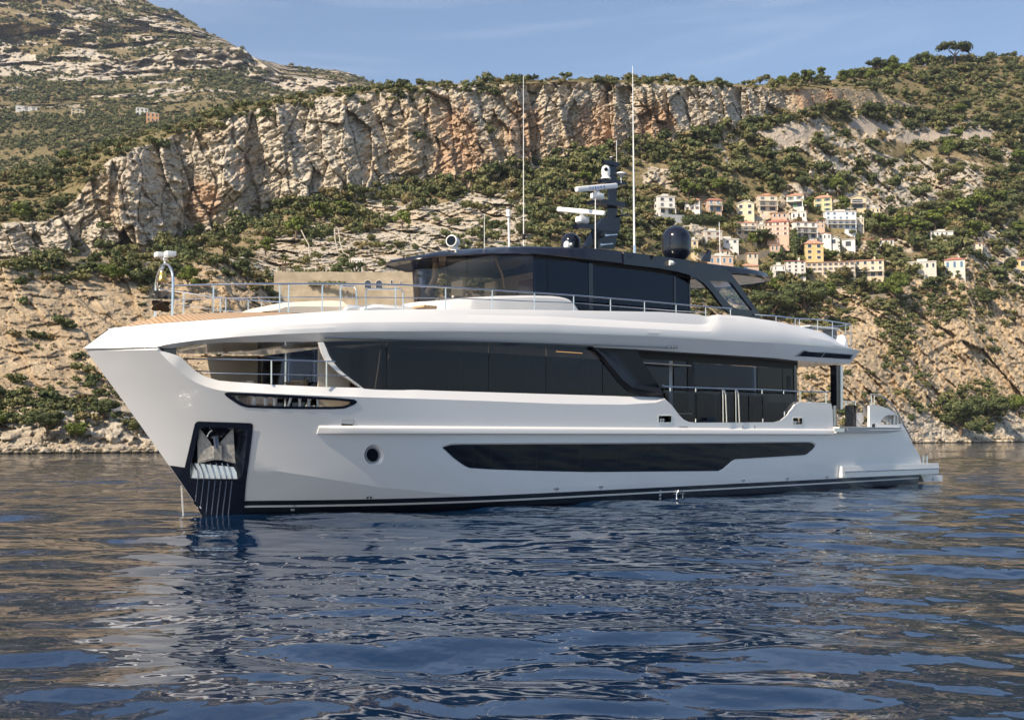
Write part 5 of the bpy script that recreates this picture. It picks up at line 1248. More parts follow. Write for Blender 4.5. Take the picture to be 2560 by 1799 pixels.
# radars
def radar(cx, cy_, ybase, x0, y0, x1, y1, th, text, v=.05):
    R = empty('radar', (0, 0, 0)); R.parent = yacht
    a = Y3(*Q(*Z6(cx, ybase), v)); t_ = Y3(*Q(*Z6(cx, cy_), v)); h = t_.z - a.z
    bm = bmesh.new(); box(bm, a.x - .22, a.x + .22, a.y - .17, a.y + .17, a.z, a.z + h * .72, 0, .07)
    for vv in bm.verts:
        if vv.co.z < a.z + h * .18: vv.co.x = a.x + (vv.co.x - a.x) * .8; vv.co.y = a.y + (vv.co.y - a.y) * .8
    bobj('gearbox', bm, WHITEP, R, 40); bm = bmesh.new(); lathe(bm, [(.12, h * .68), (.10, h * .78), (.09, h * .95), (0, h * .96)], a, 18); bobj('turning_unit', bm, WHITEP, R)
    A_ = Vector(Y3(*Q(*Z6(x0, y0), v))); B_ = Vector(Y3(*Q(*Z6(x1, y1), v)))
    d = B_ - A_
    return R, a, t_, A_, B_
def bar_at(R, pa, pb, va, vb, w, hgt, name='scanner'):
    A_ = Y3(*Q(*Z6(*pa), va)); B_ = Y3(*Q(*Z6(*pb), vb)); d = (B_ - A_); L_ = d.length; d.normalize(); up = Vector((0, 0, 1)); up = (up - d * up.dot(d)).normalized(); sd = d.cross(up)
    bm = bmesh.new(); rings_ = []
    for t in (0, .012, .03, .97, .988, 1):
        k = {0: .72, .012: .92, .03: 1, .97: 1, .988: .92, 1: .72}[t]; c = A_ + d * L_ * t; rings_.append([bm.verts.new(c + sd * w * k * math.copysign(abs(math.cos(a)) ** .55, math.cos(a)) + up * hgt * k * math.copysign(abs(math.sin(a)) ** .55, math.sin(a))) for a in np.linspace(0, 2 * PI, 20, endpoint=False)])
    for r0, r1 in zip(rings_, rings_[1:]):
        for j in range(20): bm.faces.new((r0[j], r0[(j + 1) % 20], r1[(j + 1) % 20], r1[j]))
    bm.faces.new(rings_[0]); bm.faces.new(rings_[-1]); o = bobj(name, bm, WHITEP, R, 40); return o, A_, d, up, sd, L_
R1, a, t_, *_x = radar(703, 600, 745, 372, 580, 1003, 530, 1, '', v=.42)
sc1, A1, d1, u1, s1_, L1 = bar_at(R1, (375, 583), (1000, 524), .62, .34, .09, .105)
R2, a2, t2_, *_x = radar(470, 960, 1115, 85, 890, 820, 965, 1, '')
bar_at(R2, (85, 890), (820, 955), -.75, .95, .09, .095)
def text_obj(name, s, size, origin, xdir, ydir, m_, par, align='CENTER', extr=.003):
    cu = bpy.data.curves.new(name, 'FONT'); cu.body = s; cu.size = size; cu.align_x = align; cu.align_y = 'CENTER'; cu.extrude = extr; cu.resolution_u = 3; cu.offset = size * .016
    tmp = bpy.data.objects.new('tmp_text', cu); COL.objects.link(tmp); bpy.context.view_layer.update()
    me_ = bpy.data.meshes.new_from_object(tmp.evaluated_get(bpy.context.evaluated_depsgraph_get())); bpy.data.objects.remove(tmp); bpy.data.curves.remove(cu)
    me_.name = name; me_.materials.clear(); me_.materials.append(m_); x = Vector(xdir).normalized(); y = Vector(ydir); y = (y - x * y.dot(x)).normalized(); z = x.cross(y)
    o = link(name, me_, par); o.matrix_local = Matrix(((x.x, y.x, z.x, origin[0]), (x.y, y.y, z.y, origin[1]), (x.z, y.z, z.z, origin[2]), (0, 0, 0, 1))); return o
BLUE = mat('blue_lettering', (.03, .13, .50), .4)
mid = A1 + d1 * L1 * .47; nrm = d1.cross(u1)
if nrm.dot(Vector((-12.6, -29.4, 2.2)) - mid) < 0: nrm = -nrm
text_obj('radar_lettering', 'F  U  R  U  N  O', .135, mid + nrm * .094, d1, u1, BLUE, R1)
# horns and mast stays
for x0, y0, x1, y1 in ((735, 1445, 940, 1410), (805, 1298, 1010, 1268)):
    bm = bmesh.new(); A_ = Y3(*Q(*Z6(x0, y0), .32)); B_ = Y3(*Q(*Z6(x1, y1 + 12), .30)); tube(bm, [A_, A_.lerp(B_, .25), A_.lerp(B_, .5), B_], [.075, .045, .03, .03], 10); bobj('horn', bm, CHROME, mast)
for (xa, ya), (xb, yb) in (((1130, 495), (1613, 1045)), ((735, 740), (0, 1420))):
    bm = bmesh.new(); tube(bm, [Y3(*Q(*Z6(xa, ya), 0)), Y3(*Q(*Z6(xb, yb), -.8))], .007, 4); bobj('stay', bm, MATTE, mast)
bm = bmesh.new(); tube(bm, [Y3(*Q(*Z6(1001, 180), .05)), Y3(*Q(*Z6(1002, -180), .05))], .011, 6); bobj('whip', bm, WHITEP, mast)

# ------------------------------------------------------------------ aft deck
SVx = 3.35
bm = bmesh.new(); prism(bm, [Y3(*Q(x, y, 3.05)) for x, y in ((2091, 912), (2100.5, 912), (2101, 1023), (2092, 1023))], Y3(0, -.3, 0)); mirror(bm); pst = bobj('overhang_post', bm, BLACK, yacht)
bm = bmesh.new(); prism(bm, [Y3(*Q(x, y, 3.10)) for x, y in ((2101.5, 913), (2107.5, 912.5), (2107.5, 1022), (2101.5, 1023))], Y3(0, -.2, 0)); mirror(bm); bobj('post_cover', bm, STEEL, pst)
# bulwark cap crease
bm = bmesh.new(); cpx = [(1972, 1030), (1988, 1014), (1996, 1006.5), (2040, 1007), (2078, 1008.5)]; prev = None
for x, y in cpx:
    u, z = hp(x, y); row = [bm.verts.new(Y3(u, V(u, z) + .004, z - .01)), bm.verts.new(Y3(u, V(u, z) - .20, z + .05)), bm.verts.new(Y3(u, V(u, z) - .24, z - .1))]
    if prev:
        for j in range(2): bm.faces.new((prev[j], row[j], row[j + 1], prev[j + 1]))
    prev = row
mirror(bm); bobj('bulwark_cap', bm, WHITE, yacht)
# curved steel bulwark end, folding gate, clear screen
bm = bmesh.new(); prev = None; qa = Q(2083, 1045, 3.35)
for k in range(14):
    a = k / 13 * 1.5; u = qa[0] + .75 * math.sin(a) + .1; v = 3.30 - .75 * (1 - math.cos(a)); row = [bm.verts.new(Y3(u, v, 2.55)), bm.verts.new(Y3(u, v, 3.46))]
    if prev: bm.faces.new((prev[0], row[0], row[1], prev[1]))
    prev = row
bmesh.ops.solidify(bm, geom=bm.faces[:], thickness=.05); bobj('steel_bulwark', bm, STEEL, yacht, 40)
gt = empty('boarding_gate', (0, 0, 0)); gt.parent = yacht
G = lambda x, y, v=3.1: Y3(*Q(*Z5(x, y), v))
bm = bmesh.new(); prism(bm, [G(356, 540), (G(470, 540)), G(470, 782), G(352, 778)], Y3(0, -.04, 0)); bobj('mesh_panel', bm, GLSIDE, gt)
bm = bmesh.new(); tube(bm, [G(356, 540), G(470, 540), G(470, 782), G(352, 778)], .03, 6, closed=True); tube(bm, [G(360, 560), G(468, 690), G(356, 775)], .018, 6); bobj('gate_frame', bm, MATTE, gt)
for y in (492, 515): bm = bmesh.new(); tube(bm, [G(325, y + 8), G(355, y - 4), G(470, y)], .018, 6); bobj('gate_rail', bm, CHROME, gt)
bm = bmesh.new(); tube(bm, [G(356, 490), G(356, 540)], .018, 6); tube(bm, [G(468, 490), G(468, 545)], .018, 6); bobj('gate_rail_post', bm, CHROME, gt)
bm = bmesh.new(); prism(bm, [G(475, 622), G(555, 622), G(568, 650), G(565, 730), G(545, 745), G(550, 785), G(475, 785)], Y3(0, -.03, 0)); bobj('white_screen', bm, WHITEP, gt)
bm = bmesh.new(); tube(bm, [G(480, 705), G(545, 790)], .012, 5); bobj('cable', bm, MATTE, gt)
# dining chair by the post
bm = bmesh.new(); prism(bm, [G(130, 488, 2.4), G(205, 485, 2.4), G(205, 580, 2.4), G(135, 580, 2.4)], Y3(0, -.5, 0)); o_ = bobj('wooden_seat_back', bm, WOOD); o_.location = OY; o_.rotation_euler = yacht.rotation_euler; tag(o_, 'dark wooden seat back at the foot of the black overhang post', 'seat')
# fold-down side platform
bm = bmesh.new(); up = [Z5(205, 795), Z5(940, 795), Z5(1055, 820)]
ya, yb = [Q(*Z5(205, 798), 3.55), Q(*Z5(1055, 815), 3.35)]
zt2 = 2.60; 
P = [(ya[0], 3.40), (yb[0] - .5, 3.22), (yb[0] - .5, 3.50), (27.3, 3.86), (ya[0], 3.86)]
vs0 = [bm.verts.new(Y3(u, v, 2.58)) for u, v in P]; vs1 = [bm.verts.new(Y3(u, v - (.18 if v > 3.45 else 0), 2.33)) for u, v in P]
bm.faces.new(vs0); bm.faces.new(vs1[::-1])
for i in range(5): bm.faces.new((vs0[i], vs0[(i + 1) % 5], vs1[(i + 1) % 5], vs1[i]))
fp = bobj('side_platform', bm, WHITE, yacht, 20)
bm = bmesh.new(); tube(bm, [Y3(*Q(*Z5(575, 826), 3.75)), Y3(*Q(*Z5(800, 828), 3.62)), Y3(*Q(*Z5(1060, 824), 3.40))], .022, 6); bobj('steel_strip', bm, STEEL, fp)
bm = bmesh.new(); q4 = [Y3(*Q(*Z5(x, y), 3.868)) for x, y in ((220, 808), (338, 808), (338, 850), (220, 850))]; prism(bm, q4, Y3(0, -.01, 0)); np_ = bobj('name_plate', bm, STEEL, fp)
bm = bmesh.new(); lathe(bm, [(0, 0), (.085, 0), (.085, .012), (.06, .016), (.06, .005), (0, .005)], Y3(*Q(*Z5(380, 829), 3.866)), 18, axis=(0, -1, 0)); bobj('round_socket', bm, GREYP, fp)
# wing details: inner side, cap rail arc, rollers
bm = bmesh.new(); P = [Z5(*p) for p in ((640, 535), (690, 530), (790, 545), (900, 590), (980, 645), (1030, 765))]; prev = None
for x, y in P:
    u, z = hp(x, y); row = [bm.verts.new(Y3(u, V(u, z) + .003, z - .005)), bm.verts.new(Y3(u, V(u, z) - .12, z + .03)), bm.verts.new(Y3(u, V(u, z) - .34, z)), bm.verts.new(Y3(u, V(u, z) - .34, z - .45 if z > 3.0 else 2.4))]
    if prev:
        for j in range(3): bm.faces.new((prev[j], row[j], row[j + 1], prev[j + 1]))
    prev = row
mirror(bm); wc = bobj('wing_cap', bm, WHITE, yacht, 30)
bm = bmesh.new(); arc = [(650, 405), (690, 408), (760, 420), (830, 455), (890, 510), (935, 565), (980, 640), (1045, 775), (1100, 870), (1140, 950)]
tube(bm, [Y3(*QF(*Z5(*p), lambda u, z: V(u, min(z, 3.4)) - .05)) for p in arc], .032, 8); bobj('wing_rail', bm, GREYP, wc)
for x, y0, y1 in ((690, 410, 525), (655, 412, 530), (920, 545, 600)):
    bm = bmesh.new(); tube(bm, [Y3(*QF(*Z5(x, y0), lambda u, z: V(u, min(z, 3.4)) - .08)), Y3(*QF(*Z5(x, y1), lambda u, z: V(u, min(z, 3.4)) - .08))], .018, 6); bobj('rail_post', bm, CHROME, wc)
for x, r in ((928, .05), (965, .05), (880, .035), (835, .035)):
    bm = bmesh.new(); yb_, yt_ = 758, 655 if r > .04 else 700; tube(bm, [Y3(*QF(*Z5(x, yb_), lambda u, z: V(u, z) - .12)), Y3(*QF(*Z5(x, yt_), lambda u, z: V(u, z) - .12))], r, 10); bobj('roller', bm, CHROME, wc)
bm = bmesh.new(); u, z = hp(*Z5(680, 775)); box(bm, u - .10, u + .12, -V(u, z) - .006, -V(u, z) + .02, z - .08, z + .08); bobj('dark_port', bm, MATTE, wc)
# swimming platform
bm = bmesh.new(); q0, q1 = Q(*Z5(320, 1300), 3.62), Q(*Z5(1460, 1270), 3.45)
ub_, ue = q0[0], q1[0]; prof = [(ub_, 0), (ue, 0)]
def spbox(name, z0, z1, m_, grow=0.0, par=yacht):
    bm = bmesh.new(); vs = []
    for u, v in ((ub_, 3.58 + grow), (ue, 3.45 + grow)):
        for s in (1, -1):
            for z in (z0, z1): vs.append(bm.verts.new(Y3(u + (grow if u == ue else -grow), v * s, z)))
    for q in ((0, 1, 3, 2), (4, 6, 7, 5), (0, 4, 5, 1), (2, 3, 7, 6), (0, 2, 6, 4), (1, 5, 7, 3)): bm.faces.new([vs[i] for i in q])
    bmesh.ops.bevel(bm, geom=bm.edges[:], offset=.02, segments=2, affect='EDGES'); return bobj(name, bm, m_, par, 35)
sw = spbox('swim_platform', .50, .98, WHITE)
bm = bmesh.new(); tube(bm, [Y3(ub_ + .15, 3.60, .74), Y3(ub_ + .3, 3.61, .75), Y3(ue, 3.47, .75), Y3(ue + .02, -3.47, .75)], [.045, .028, .028, .028], 8); bobj('fender_strip', bm, STEEL, sw)
for x in (1265, 1310):
    bm = bmesh.new(); a = Y3(*Q(*Z5(x, 1218), 2.6)); tube(bm, [a - Vector((0, 0, .1)), a + Vector((.03, 0, .33))], [.05, .065], 10); bobj('deck_cleat', bm, CHROME, sw)
bm = bmesh.new(); P = [Z5(*p) for p in ((1230, 1345), (1300, 1330), (1340, 1360), (1500, 1362), (1500, 1436), (1280, 1442), (1255, 1375))]; prism(bm, [Y3(*Q(x, y, 2.9)) for x, y in P], Y3(0, -1.2, 0)); bobj('garage_ramp', bm, WHITE, yacht, 25)
bm = bmesh.new(); q = Y3(*Q(*Z5(1390, 1408), 2.91)); lathe(bm, [(0, 0), (.07, 0), (0, .01)], q, 14, axis=(0, -1, 0)); bobj('ramp_socket', bm, GREYP, yacht)
bm = bmesh.new(); prism(bm, [Y3(*Q(*Z5(x, y), 2.8)) for x, y in ((1235, 1332), (1290, 1334), (1330, 1362), (1262, 1362))], Y3(0, -1.0, 0)); bobj('ramp_timber', bm, WOOD, yacht)
# ------------------------------------------------------------------ small marks and numerals
INK = mat('black_lettering', (.01, .01, .012), .4)
def on_hull(s, px, py, size, m_, off=.006):
    u, z = hp(px, py); o = Y3(u, V(u, z) + off, z); e = Y3(u + .3, V(u + .3, z) + off, z); t = Y3(u, V(u, z + .2) + off, z + .2)
    return text_obj('hull_mark', s, size, o, e - o, t - o, m_, hull, extr=.001)
for s, x, y in (('21', 737, 1263),): on_hull(s, x, y, .11, INK)
on_hull('20', 731, 1274, .11, WHITEP)
for s, x, y in (('31', 1651, 1228), ('30', 1650, 1237), ('29', 1650, 1246)): on_hull(s, x, y, .11, WHITEP)
for x, y in ((1391, 1222), (1502, 1217), (1858, 1201), (1968, 1196), (2067, 1192)): on_hull('0.9 M', x, y, .08, INK)
for x, y in ((1391, 1226), (1502, 1221), (1858, 1205), (1968, 1200), (2067, 1195.5)):
    u, z = hp(x, y); bm = bmesh.new(); box(bm, u - .005, u + .005, -V(u, z) - .004, -V(u, z), z - .03, z + .03); bobj('draught_tick', bm, INK, hull)
u, z = hp(923, 1239); o = Y3(u, V(u, z) + .006, z); e = (Y3(u + .3, V(u + .3, z), z) - Y3(u, V(u, z), z)).normalized(); bm = bmesh.new()
for k in range(4):
    a = k * PI / 2 + PI / 4; d = e * math.cos(a) + Vector((0, 0, 1)) * math.sin(a); n_ = e * -math.sin(a) + Vector((0, 0, 1)) * math.cos(a); bm.faces.new([bm.verts.new(o + d * r + n_ * w) for r, w in ((.015, 0), (.09, .038), (.10, 0), (.09, -.038))])
bobj('thruster_mark', bm, INK, hull)
u, z = hp(1696, 1232); bm = bmesh.new(); tube(bm, [Y3(u - .16, V(u, z) + .05, z - .35), Y3(u - .16, V(u, z) + .06, z), Y3(u - .1, V(u, z) + .08, z + .09), Y3(u + .1, V(u, z) + .08, z + .09), Y3(u + .16, V(u, z) + .06, z), Y3(u + .16, V(u, z) + .05, z - .35)], .018, 6); tube(bm, [Y3(u - .3, V(u, z) + .04, z - .02), Y3(u + .3, V(u, z) + .04, z - .02)], .012, 5); bobj('boarding_step', bm, CHROME, hull)
for x, y in ((1856, 1067), (1886, 1067)):
    u, z = hp(x, y); bm = bmesh.new(); box(bm, u - .03, u + .03, -V(u, z) - .012, -V(u, z), z - .06, z + .06, 0, .004); bobj('gate_catch', bm, GREYP, hull)
u, z = hp(1708, 1066); bm = bmesh.new(); box(bm, u - .22, u + .22, -V(u, z) - .01, -V(u, z), z - .015, z + .015); bobj('drain_slot', bm, GREYP, hull)
# anchor chain off the bow
ch = empty('anchor_chain'); ch.location = OY; ch.rotation_euler = yacht.rotation_euler; tag(ch, 'galvanised chain hanging straight into the water ahead of the bow', 'chain')
a = Vector(Y3(*Q(454, 1215, -.3))); b = Vector(Y3(*Q(458, 1287, -.3))); nl = 18
lk = None
for k in range(nl):
    c = a.lerp(b, (k + .5) / nl)
    if lk is None:
        bm = bmesh.new(); tube(bm, [(.022 * math.cos(t) , 0, .045 * math.sin(t)) for t in np.linspace(0, 2 * PI, 14, endpoint=False)], .010, 6, closed=True); lk = bobj('chain_link', bm, mat('white_chain', (.62, .62, .60), .5, .3), ch); o = lk
    else: o = lk.copy(); COL.objects.link(o); o.parent = ch
    o.location = c; o.rotation_euler = (0, 0, (k % 2) * PI / 2 + .4)
# ------------------------------------------------------------------ houses on the hillside
def wallmat(name, c):
    m = mat(name, c, .9, spec=.2)
    if not m.get('done'): noise_mix(m, tuple(x * .86 for x in c), tuple(min(1, x * 1.08) for x in c), .6, 6, .3, .7); m['done'] = 1
    return m
ROOFT = mat('terracotta_tiles', (.50, .20, .11), .85); noise_mix(ROOFT, (.40, .20, .13), (.60, .34, .23), 1.2, 6, .35, .65)
ROOFR = mat('red_tiles', (.44, .18, .13), .8)
SLAB = mat('pale_concrete', (.60, .57, .52), .9); WINM = mat('window_dark', (.05, .06, .075), .25); GRN = mat('green_shutter', (.07, .20, .10), .7); BRN = mat('brown_shutter', (.16, .07, .05), .7); BLU = mat('blue_window', (.10, .19, .30), .3); WHS = mat('white_shutter', (.70, .68, .64), .8)
STONE = mat('masonry', (.46, .38, .28), .95, spec=.2)
_nt = STONE.node_tree; _tc = N(STONE, 'ShaderNodeTexCoord'); _bk = N(STONE, 'ShaderNodeTexBrick'); _bk.inputs['Scale'].default_value = 1.0; _bk.inputs['Brick Width'].default_value = .55; _bk.inputs['Row Height'].default_value = .26; _bk.inputs['Mortar Size'].default_value = .02
_bk.inputs['Color1'].default_value = (.74, .61, .43, 1); _bk.inputs['Color2'].default_value = (.62, .51, .36, 1); _bk.inputs['Mortar'].default_value = (.42, .36, .28, 1)
_mp = N(STONE, 'ShaderNodeMapping'); _mp.inputs['Rotation'].default_value = (PI / 2, 0, 0); _nt.links.new(_tc.outputs['Object'], _mp.inputs[0]); _nt.links.new(_mp.outputs[0], _bk.inputs['Vector'])
_nz = N(STONE, 'ShaderNodeTexNoise'); _nz.inputs['Scale'].default_value = .35; _nz.inputs['Detail'].default_value = 8; _mx = N(STONE, 'ShaderNodeMix'); _mx.data_type = 'RGBA'; _mx.blend_type = 'MULTIPLY'; _mx.inputs[0].default_value = .6
_nt.links.new(_tc.outputs['Object'], _nz.inputs['Vector']); _nt.links.new(_bk.outputs[0], _mx.inputs[6]); _nt.links.new(_nz.outputs[0], _mx.inputs[7]); _nt.links.new(_mx.outputs[2], _nt.nodes['Principled BSDF'].inputs['Base Color'])
HOUSES = []
def house(name, label, x0, x1, ytop, ybase, floors, col, roof='hip', rm=None, yaw=0, depth=.7, nwin=3, shut=None, balc=0, winm=None, cat='house', found=6.0, D=None, arches=False, near=False):
    xc = (x0 + x1) / 2
    if D is None: D = ground(xc, ybase)[0] - 3.0
    p = at(xc, ybase, D); s = D / F; w = (x1 - x0) * s * .97; h = (ybase - ytop) * s; d = max(5, w * depth)
    a = math.radians(yaw) - math.atan2(p.x, p.y) * .6
    H = empty(name, p, a); tag(H, label, cat); HOUSES.append((xc, (ytop + ybase) / 2, label, H))
    rh = {'hip': .2 * h, 'gable': .22 * h, 'flat': 0, 'shed': .14 * h}[roof]; wh = h - rh
    wm = wallmat('render_%s_%.2f' % (name, col[0] * 3 + col[1] * 5 + col[2] * 7), col)
    bm = bmesh.new(); box(bm, -w / 2, w / 2, 0, d, -found, wh)
    if roof == 'gable':
        a_ = [bm.verts.new(q) for q in ((-w / 2, 0, wh), (w / 2, 0, wh), (0, 0, wh + rh))]; b2 = [bm.verts.new(q) for q in ((-w / 2, d, wh), (w / 2, d, wh), (0, d, wh + rh))]
        bm.faces.new(a_); bm.faces.new(b2[::-1]); bm.faces.new((a_[0], b2[0], b2[2], a_[2])); bm.faces.new((a_[1], a_[2], b2[2], b2[1]))
    bobj('wall', bm, wm, H)
    bm = bmesh.new(); e = .35
    if roof == 'flat':
        box(bm, -w / 2 - .15, w / 2 + .15, -.2, d + .1, wh, wh + .35); rm = rm or SLAB
        box(bm, -w * .12, w * .22, d * .35, d * .8, wh + .35, wh + 1.6)
    else:
        rm = rm or ROOFT
        if roof == 'hip': r = [(-w / 2 - e, -e), (w / 2 + e, -e), (w / 2 + e, d + e), (-w / 2 - e, d + e)]; rid = [(-w * .22, d / 2), (w * .22, d / 2)]; fs = ((0, 1, 5, 4), (1, 2, 5), (2, 3, 4, 5), (3, 0, 4))
        elif roof == 'gable': r = [(-w / 2 - e, -e), (w / 2 + e, -e), (w / 2 + e, d + e), (-w / 2 - e, d + e)]; rid = [(0, -e), (0, d + e)]; fs = ((0, 4, 5, 3), (1, 2, 5, 4))
        else: r = [(-w / 2 - e, -e), (w / 2 + e, -e), (w / 2 + e, d + e), (-w / 2 - e, d + e)]; rid = [(-w / 2 - e, d + e), (w / 2 + e, d + e)]; fs = ((0, 1, 5, 4),)
        vs = [bm.verts.new((x, y, wh + .01)) for x, y in r] + [bm.verts.new((x, y, wh + rh)) for x, y in rid]
        for f in fs: bm.faces.new([vs[i] for i in f])
        bmesh.ops.recalc_face_normals(bm, faces=bm.faces); bmesh.ops.solidify(bm, geom=bm.faces[:], thickness=.22)
    bobj('roof', bm, rm, H)
    fh = wh / floors; protow = None; wm_ = winm or WINM; sm = shut
    for fl in range(floors):
        for k in range(nwin):
            cx = -w / 2 + w * (k + .5) / nwin; ww = w / nwin * (.42 if not balc or fl not in (0, 1, 2)[:balc] else .62); z0 = fl * fh + fh * (.28 if not (balc and fl < balc) else .08); z1 = fl * fh + fh * .80
            if fl > 0 and random.random() < .06: continue
            if protow is None or True:
                bm = bmesh.new(); zz = min(1.0, ww * .5)
                for sx in (-1, 1): box(bm, sx * ww / 2 - .06, sx * ww / 2 + .06, -.05, .02, z0, z1)
                box(bm, -ww / 2 - .1, ww / 2 + .1, -.12, .02, z0 - .12, z0); box(bm, -ww / 2, ww / 2, -.05, .02, z1, z1 + .08)
                fo = bobj('window', bm, WHS, H); fo.location.x = cx
                bm = bmesh.new(); box(bm, -ww / 2 + .06, ww / 2 - .06, -.02, .01, z0, z1); g = bobj('pane', bm, wm_, fo)
                if sm:
                    for sx in (-1, 1):
                        bm = bmesh.new(); box(bm, min(sx * ww / 2, sx * (ww / 2 + ww * .32)), max(sx * ww / 2, sx * (ww / 2 + ww * .32)), -.12, -.06, z0, z1); bobj('shutter', bm, sm, fo)
    # side windows, both sides
    for fl in range(floors):
        for sx in (-1, 1):
            bm = bmesh.new(); z0 = fl * fh + fh * .3; z1 = fl * fh + fh * .78; x = sx * w / 2; box(bm, min(x, x + sx * .04), max(x, x + sx * .04), d * .4, d * .4 + 1.3, z0, z1); bobj('side_window', bm, wm_, H)
    for fl in range(balc):
        z = (fl + 1) * fh - .1 if floors > 1 else fh * .02
        if fl + 1 >= floors: z = fl * fh
        B = bmesh.new(); box(B, -w * .48, w * .48, -1.7, -.001, z - .22, z); bo = bobj('balcony', B, SLAB, H)
        B = bmesh.new(); box(B, -w * .48, w * .48, -1.72, -1.64, z + .9, z + .98)
        for k in range(11): x = -w * .48 + w * .96 * k / 10; box(B, x - .03, x + .03, -1.70, -1.66, z, z + .9)
        for x in (-w * .48, w * .48): box(B, x - .03, x + .03, -1.7, 0, z + .9, z + .98)
        bobj('railing', B, WHS, bo)
        for k in (-1, 1):
            B = bmesh.new(); box(B, k * w * .45 - .15, k * w * .45 + .15, -1.6, -1.3, z - fh, z - .22); bobj('pillar', B, wm, H)
    if roof != 'flat' and w > 7: B = bmesh.new(); box(B, w * .18, w * .18 + .6, d * .55, d * .55 + .6, wh, wh + rh + .7); bobj('chimney', B, wm, H)
    return H
CR = (.66, .58, .44); WHc = (.76, .74, .69); PK = (.62, .45, .34); YE = (.62, .48, .26); PY = (.68, .56, .36)
house('villa', 'white flat-roofed villa with a long white terrace wall, leftmost house on the hill', 1643, 1690, 491, 534, 3, WHc, 'flat', yaw=18, nwin=2, balc=1)
house('villa', 'white villa with bright orange tiled roof and brown shutters, second from the left above', 1711, 1750, 492, 528, 2, WHc, 'hip', yaw=-12, nwin=3, shut=BRN)
house('villa', 'small pinkish villa with faded red roof and a blue balcony, upper row', 1768, 1806, 492, 528, 2, PK, 'hip', ROOFR, yaw=14, nwin=2, winm=BLU, balc=1)
house('villa', 'cream gabled villa with white window frames beside the dark cypresses', 1841, 1886, 499, 540, 2, (.70, .62, .44), 'gable', SLAB, yaw=-6, nwin=2)
house('villa', 'beige three-storey villa with deep terraces above a green fence', 1893, 1945, 489, 527, 3, CR, 'flat', ROOFT, yaw=12, nwin=2, balc=2)
house('villa', 'white villa with salmon tiled roof, highest house of the village', 1966, 2010, 480, 519, 2, WHc, 'hip', yaw=-14, nwin=2, shut=GRN, balc=1)
house('villa', 'pale yellow villa with green shutters on three floors', 2035, 2080, 484, 531, 3, (.66, .55, .34), 'hip', yaw=-14, nwin=2, shut=GRN)
house('villa', 'cream villa with two wide white balconies at the right of the upper row', 2122, 2166, 486, 522, 2, PY, 'gable', SLAB, yaw=6, nwin=1, balc=2)
house('villa', 'large white and pale blue modern villa in four stepped levels', 2062, 2143, 528, 571, 4, (.74, .76, .80), 'flat', yaw=10, nwin=5, winm=BLU, balc=2)
house('villa', 'peach villa with orange roof and stacked white balconies, left of the pink loggia house', 1838, 1893, 548, 586, 3, (.68, .54, .40), 'hip', yaw=10, nwin=3, balc=2)
house('villa', 'pink villa with red roof, an arched loggia above white shutters', 1917, 1973, 544, 591, 3, PK, 'hip', ROOFR, yaw=-8, nwin=3, shut=WHS, winm=BRN)
house('villa', 'white villa with a white awning and two arches at its foot', 1984, 2046, 548, 595, 3, WHc, 'shed', yaw=18, nwin=3, balc=2)
house('villa', 'small low villa of pale stone and brown timber behind the black dome', 1760, 1808, 578, 602, 2, (.60, .55, .48), 'flat', yaw=16, nwin=2, winm=BRN)
house('tower_house', 'tall bright yellow house with red hipped roof and narrow windows', 2012, 2060, 597, 651, 3, (.66, .52, .25), 'hip', yaw=10, nwin=2, winm=WINM)
house('villa', 'low white house with a dark arched window behind the yellow house', 2064, 2100, 589, 614, 1, WHc, 'gable', SLAB, yaw=0, nwin=1)
house('garage', 'blank white gable wall between two cypresses', 2104, 2138, 594, 622, 1, WHc, 'shed', SLAB, yaw=-10, nwin=1)
house('villa', 'long low cream bungalow with two red roofs and a pillared porch', 2155, 2236, 594, 615, 1, (.70, .64, .54), 'hip', ROOFR, yaw=6, nwin=6)
house('row_house', 'white four-level house with red roof at the left end of the long cliff row', 1966, 2015, 645, 690, 4, (.70, .66, .60), 'shed', ROOFR, yaw=4, nwin=3, found=14)
house('row_house', 'long cream house with terracotta roof in the middle of the cliff row', 2016, 2138, 649, 689, 3, (.66, .58, .46), 'shed', yaw=-2, nwin=9, shut=BRN, found=14, depth=.15)
house('row_house', 'cream house with orange roof and dark open terraces ending the cliff row', 2136, 2210, 643, 692, 3, (.68, .56, .42), 'shed', yaw=-4, nwin=4, balc=1, found=14, depth=.25)
house('annex', 'low white annex with glass terrace left of the cliff row', 1934, 1964, 664, 690, 2, WHc, 'flat', yaw=10, nwin=3, balc=1, found=12)
house('villa', 'salmon pink house with orange roof and a blue arched window behind the hardtop', 1854, 1898, 656, 694, 2, PK, 'hip', yaw=6, nwin=2, winm=BLU, found=10)
house('villa', 'flat-roofed pink house with blue shutters, nearest above the hardtop', 1771, 1836, 640, 684, 2, (.66, .47, .35), 'flat', yaw=14, nwin=4, winm=BLU, found=10)
house('villa', 'narrow cream house standing just right of the black dome', 1728, 1746, 600, 632, 2, PY, 'flat', yaw=10, nwin=1)
house('belvedere', 'white pavilion with red pyramid roof and blue windows on a stone tower', 2362, 2412, 641, 676, 1, (.66, .62, .55), 'hip', ROOFR, yaw=-8, nwin=3, winm=BLU, found=26)
house('villa', 'long low white building with open bays left of the red pavilion', 2266, 2340, 655, 674, 1, (.64, .60, .52), 'flat', yaw=-4, nwin=5, found=10, depth=.2)
house('villa', 'ochre house with dark brown roof at the right edge of the picture', 2524, 2590, 640, 672, 1, YE, 'hip', mat('brown_tiles', (.20, .09, .07), .8), yaw=-6, nwin=3, found=20)
house('villa', 'long white house half hidden by pines on the right slope', 2327, 2384, 579, 601, 2, WHc, 'flat', yaw=8, nwin=5)
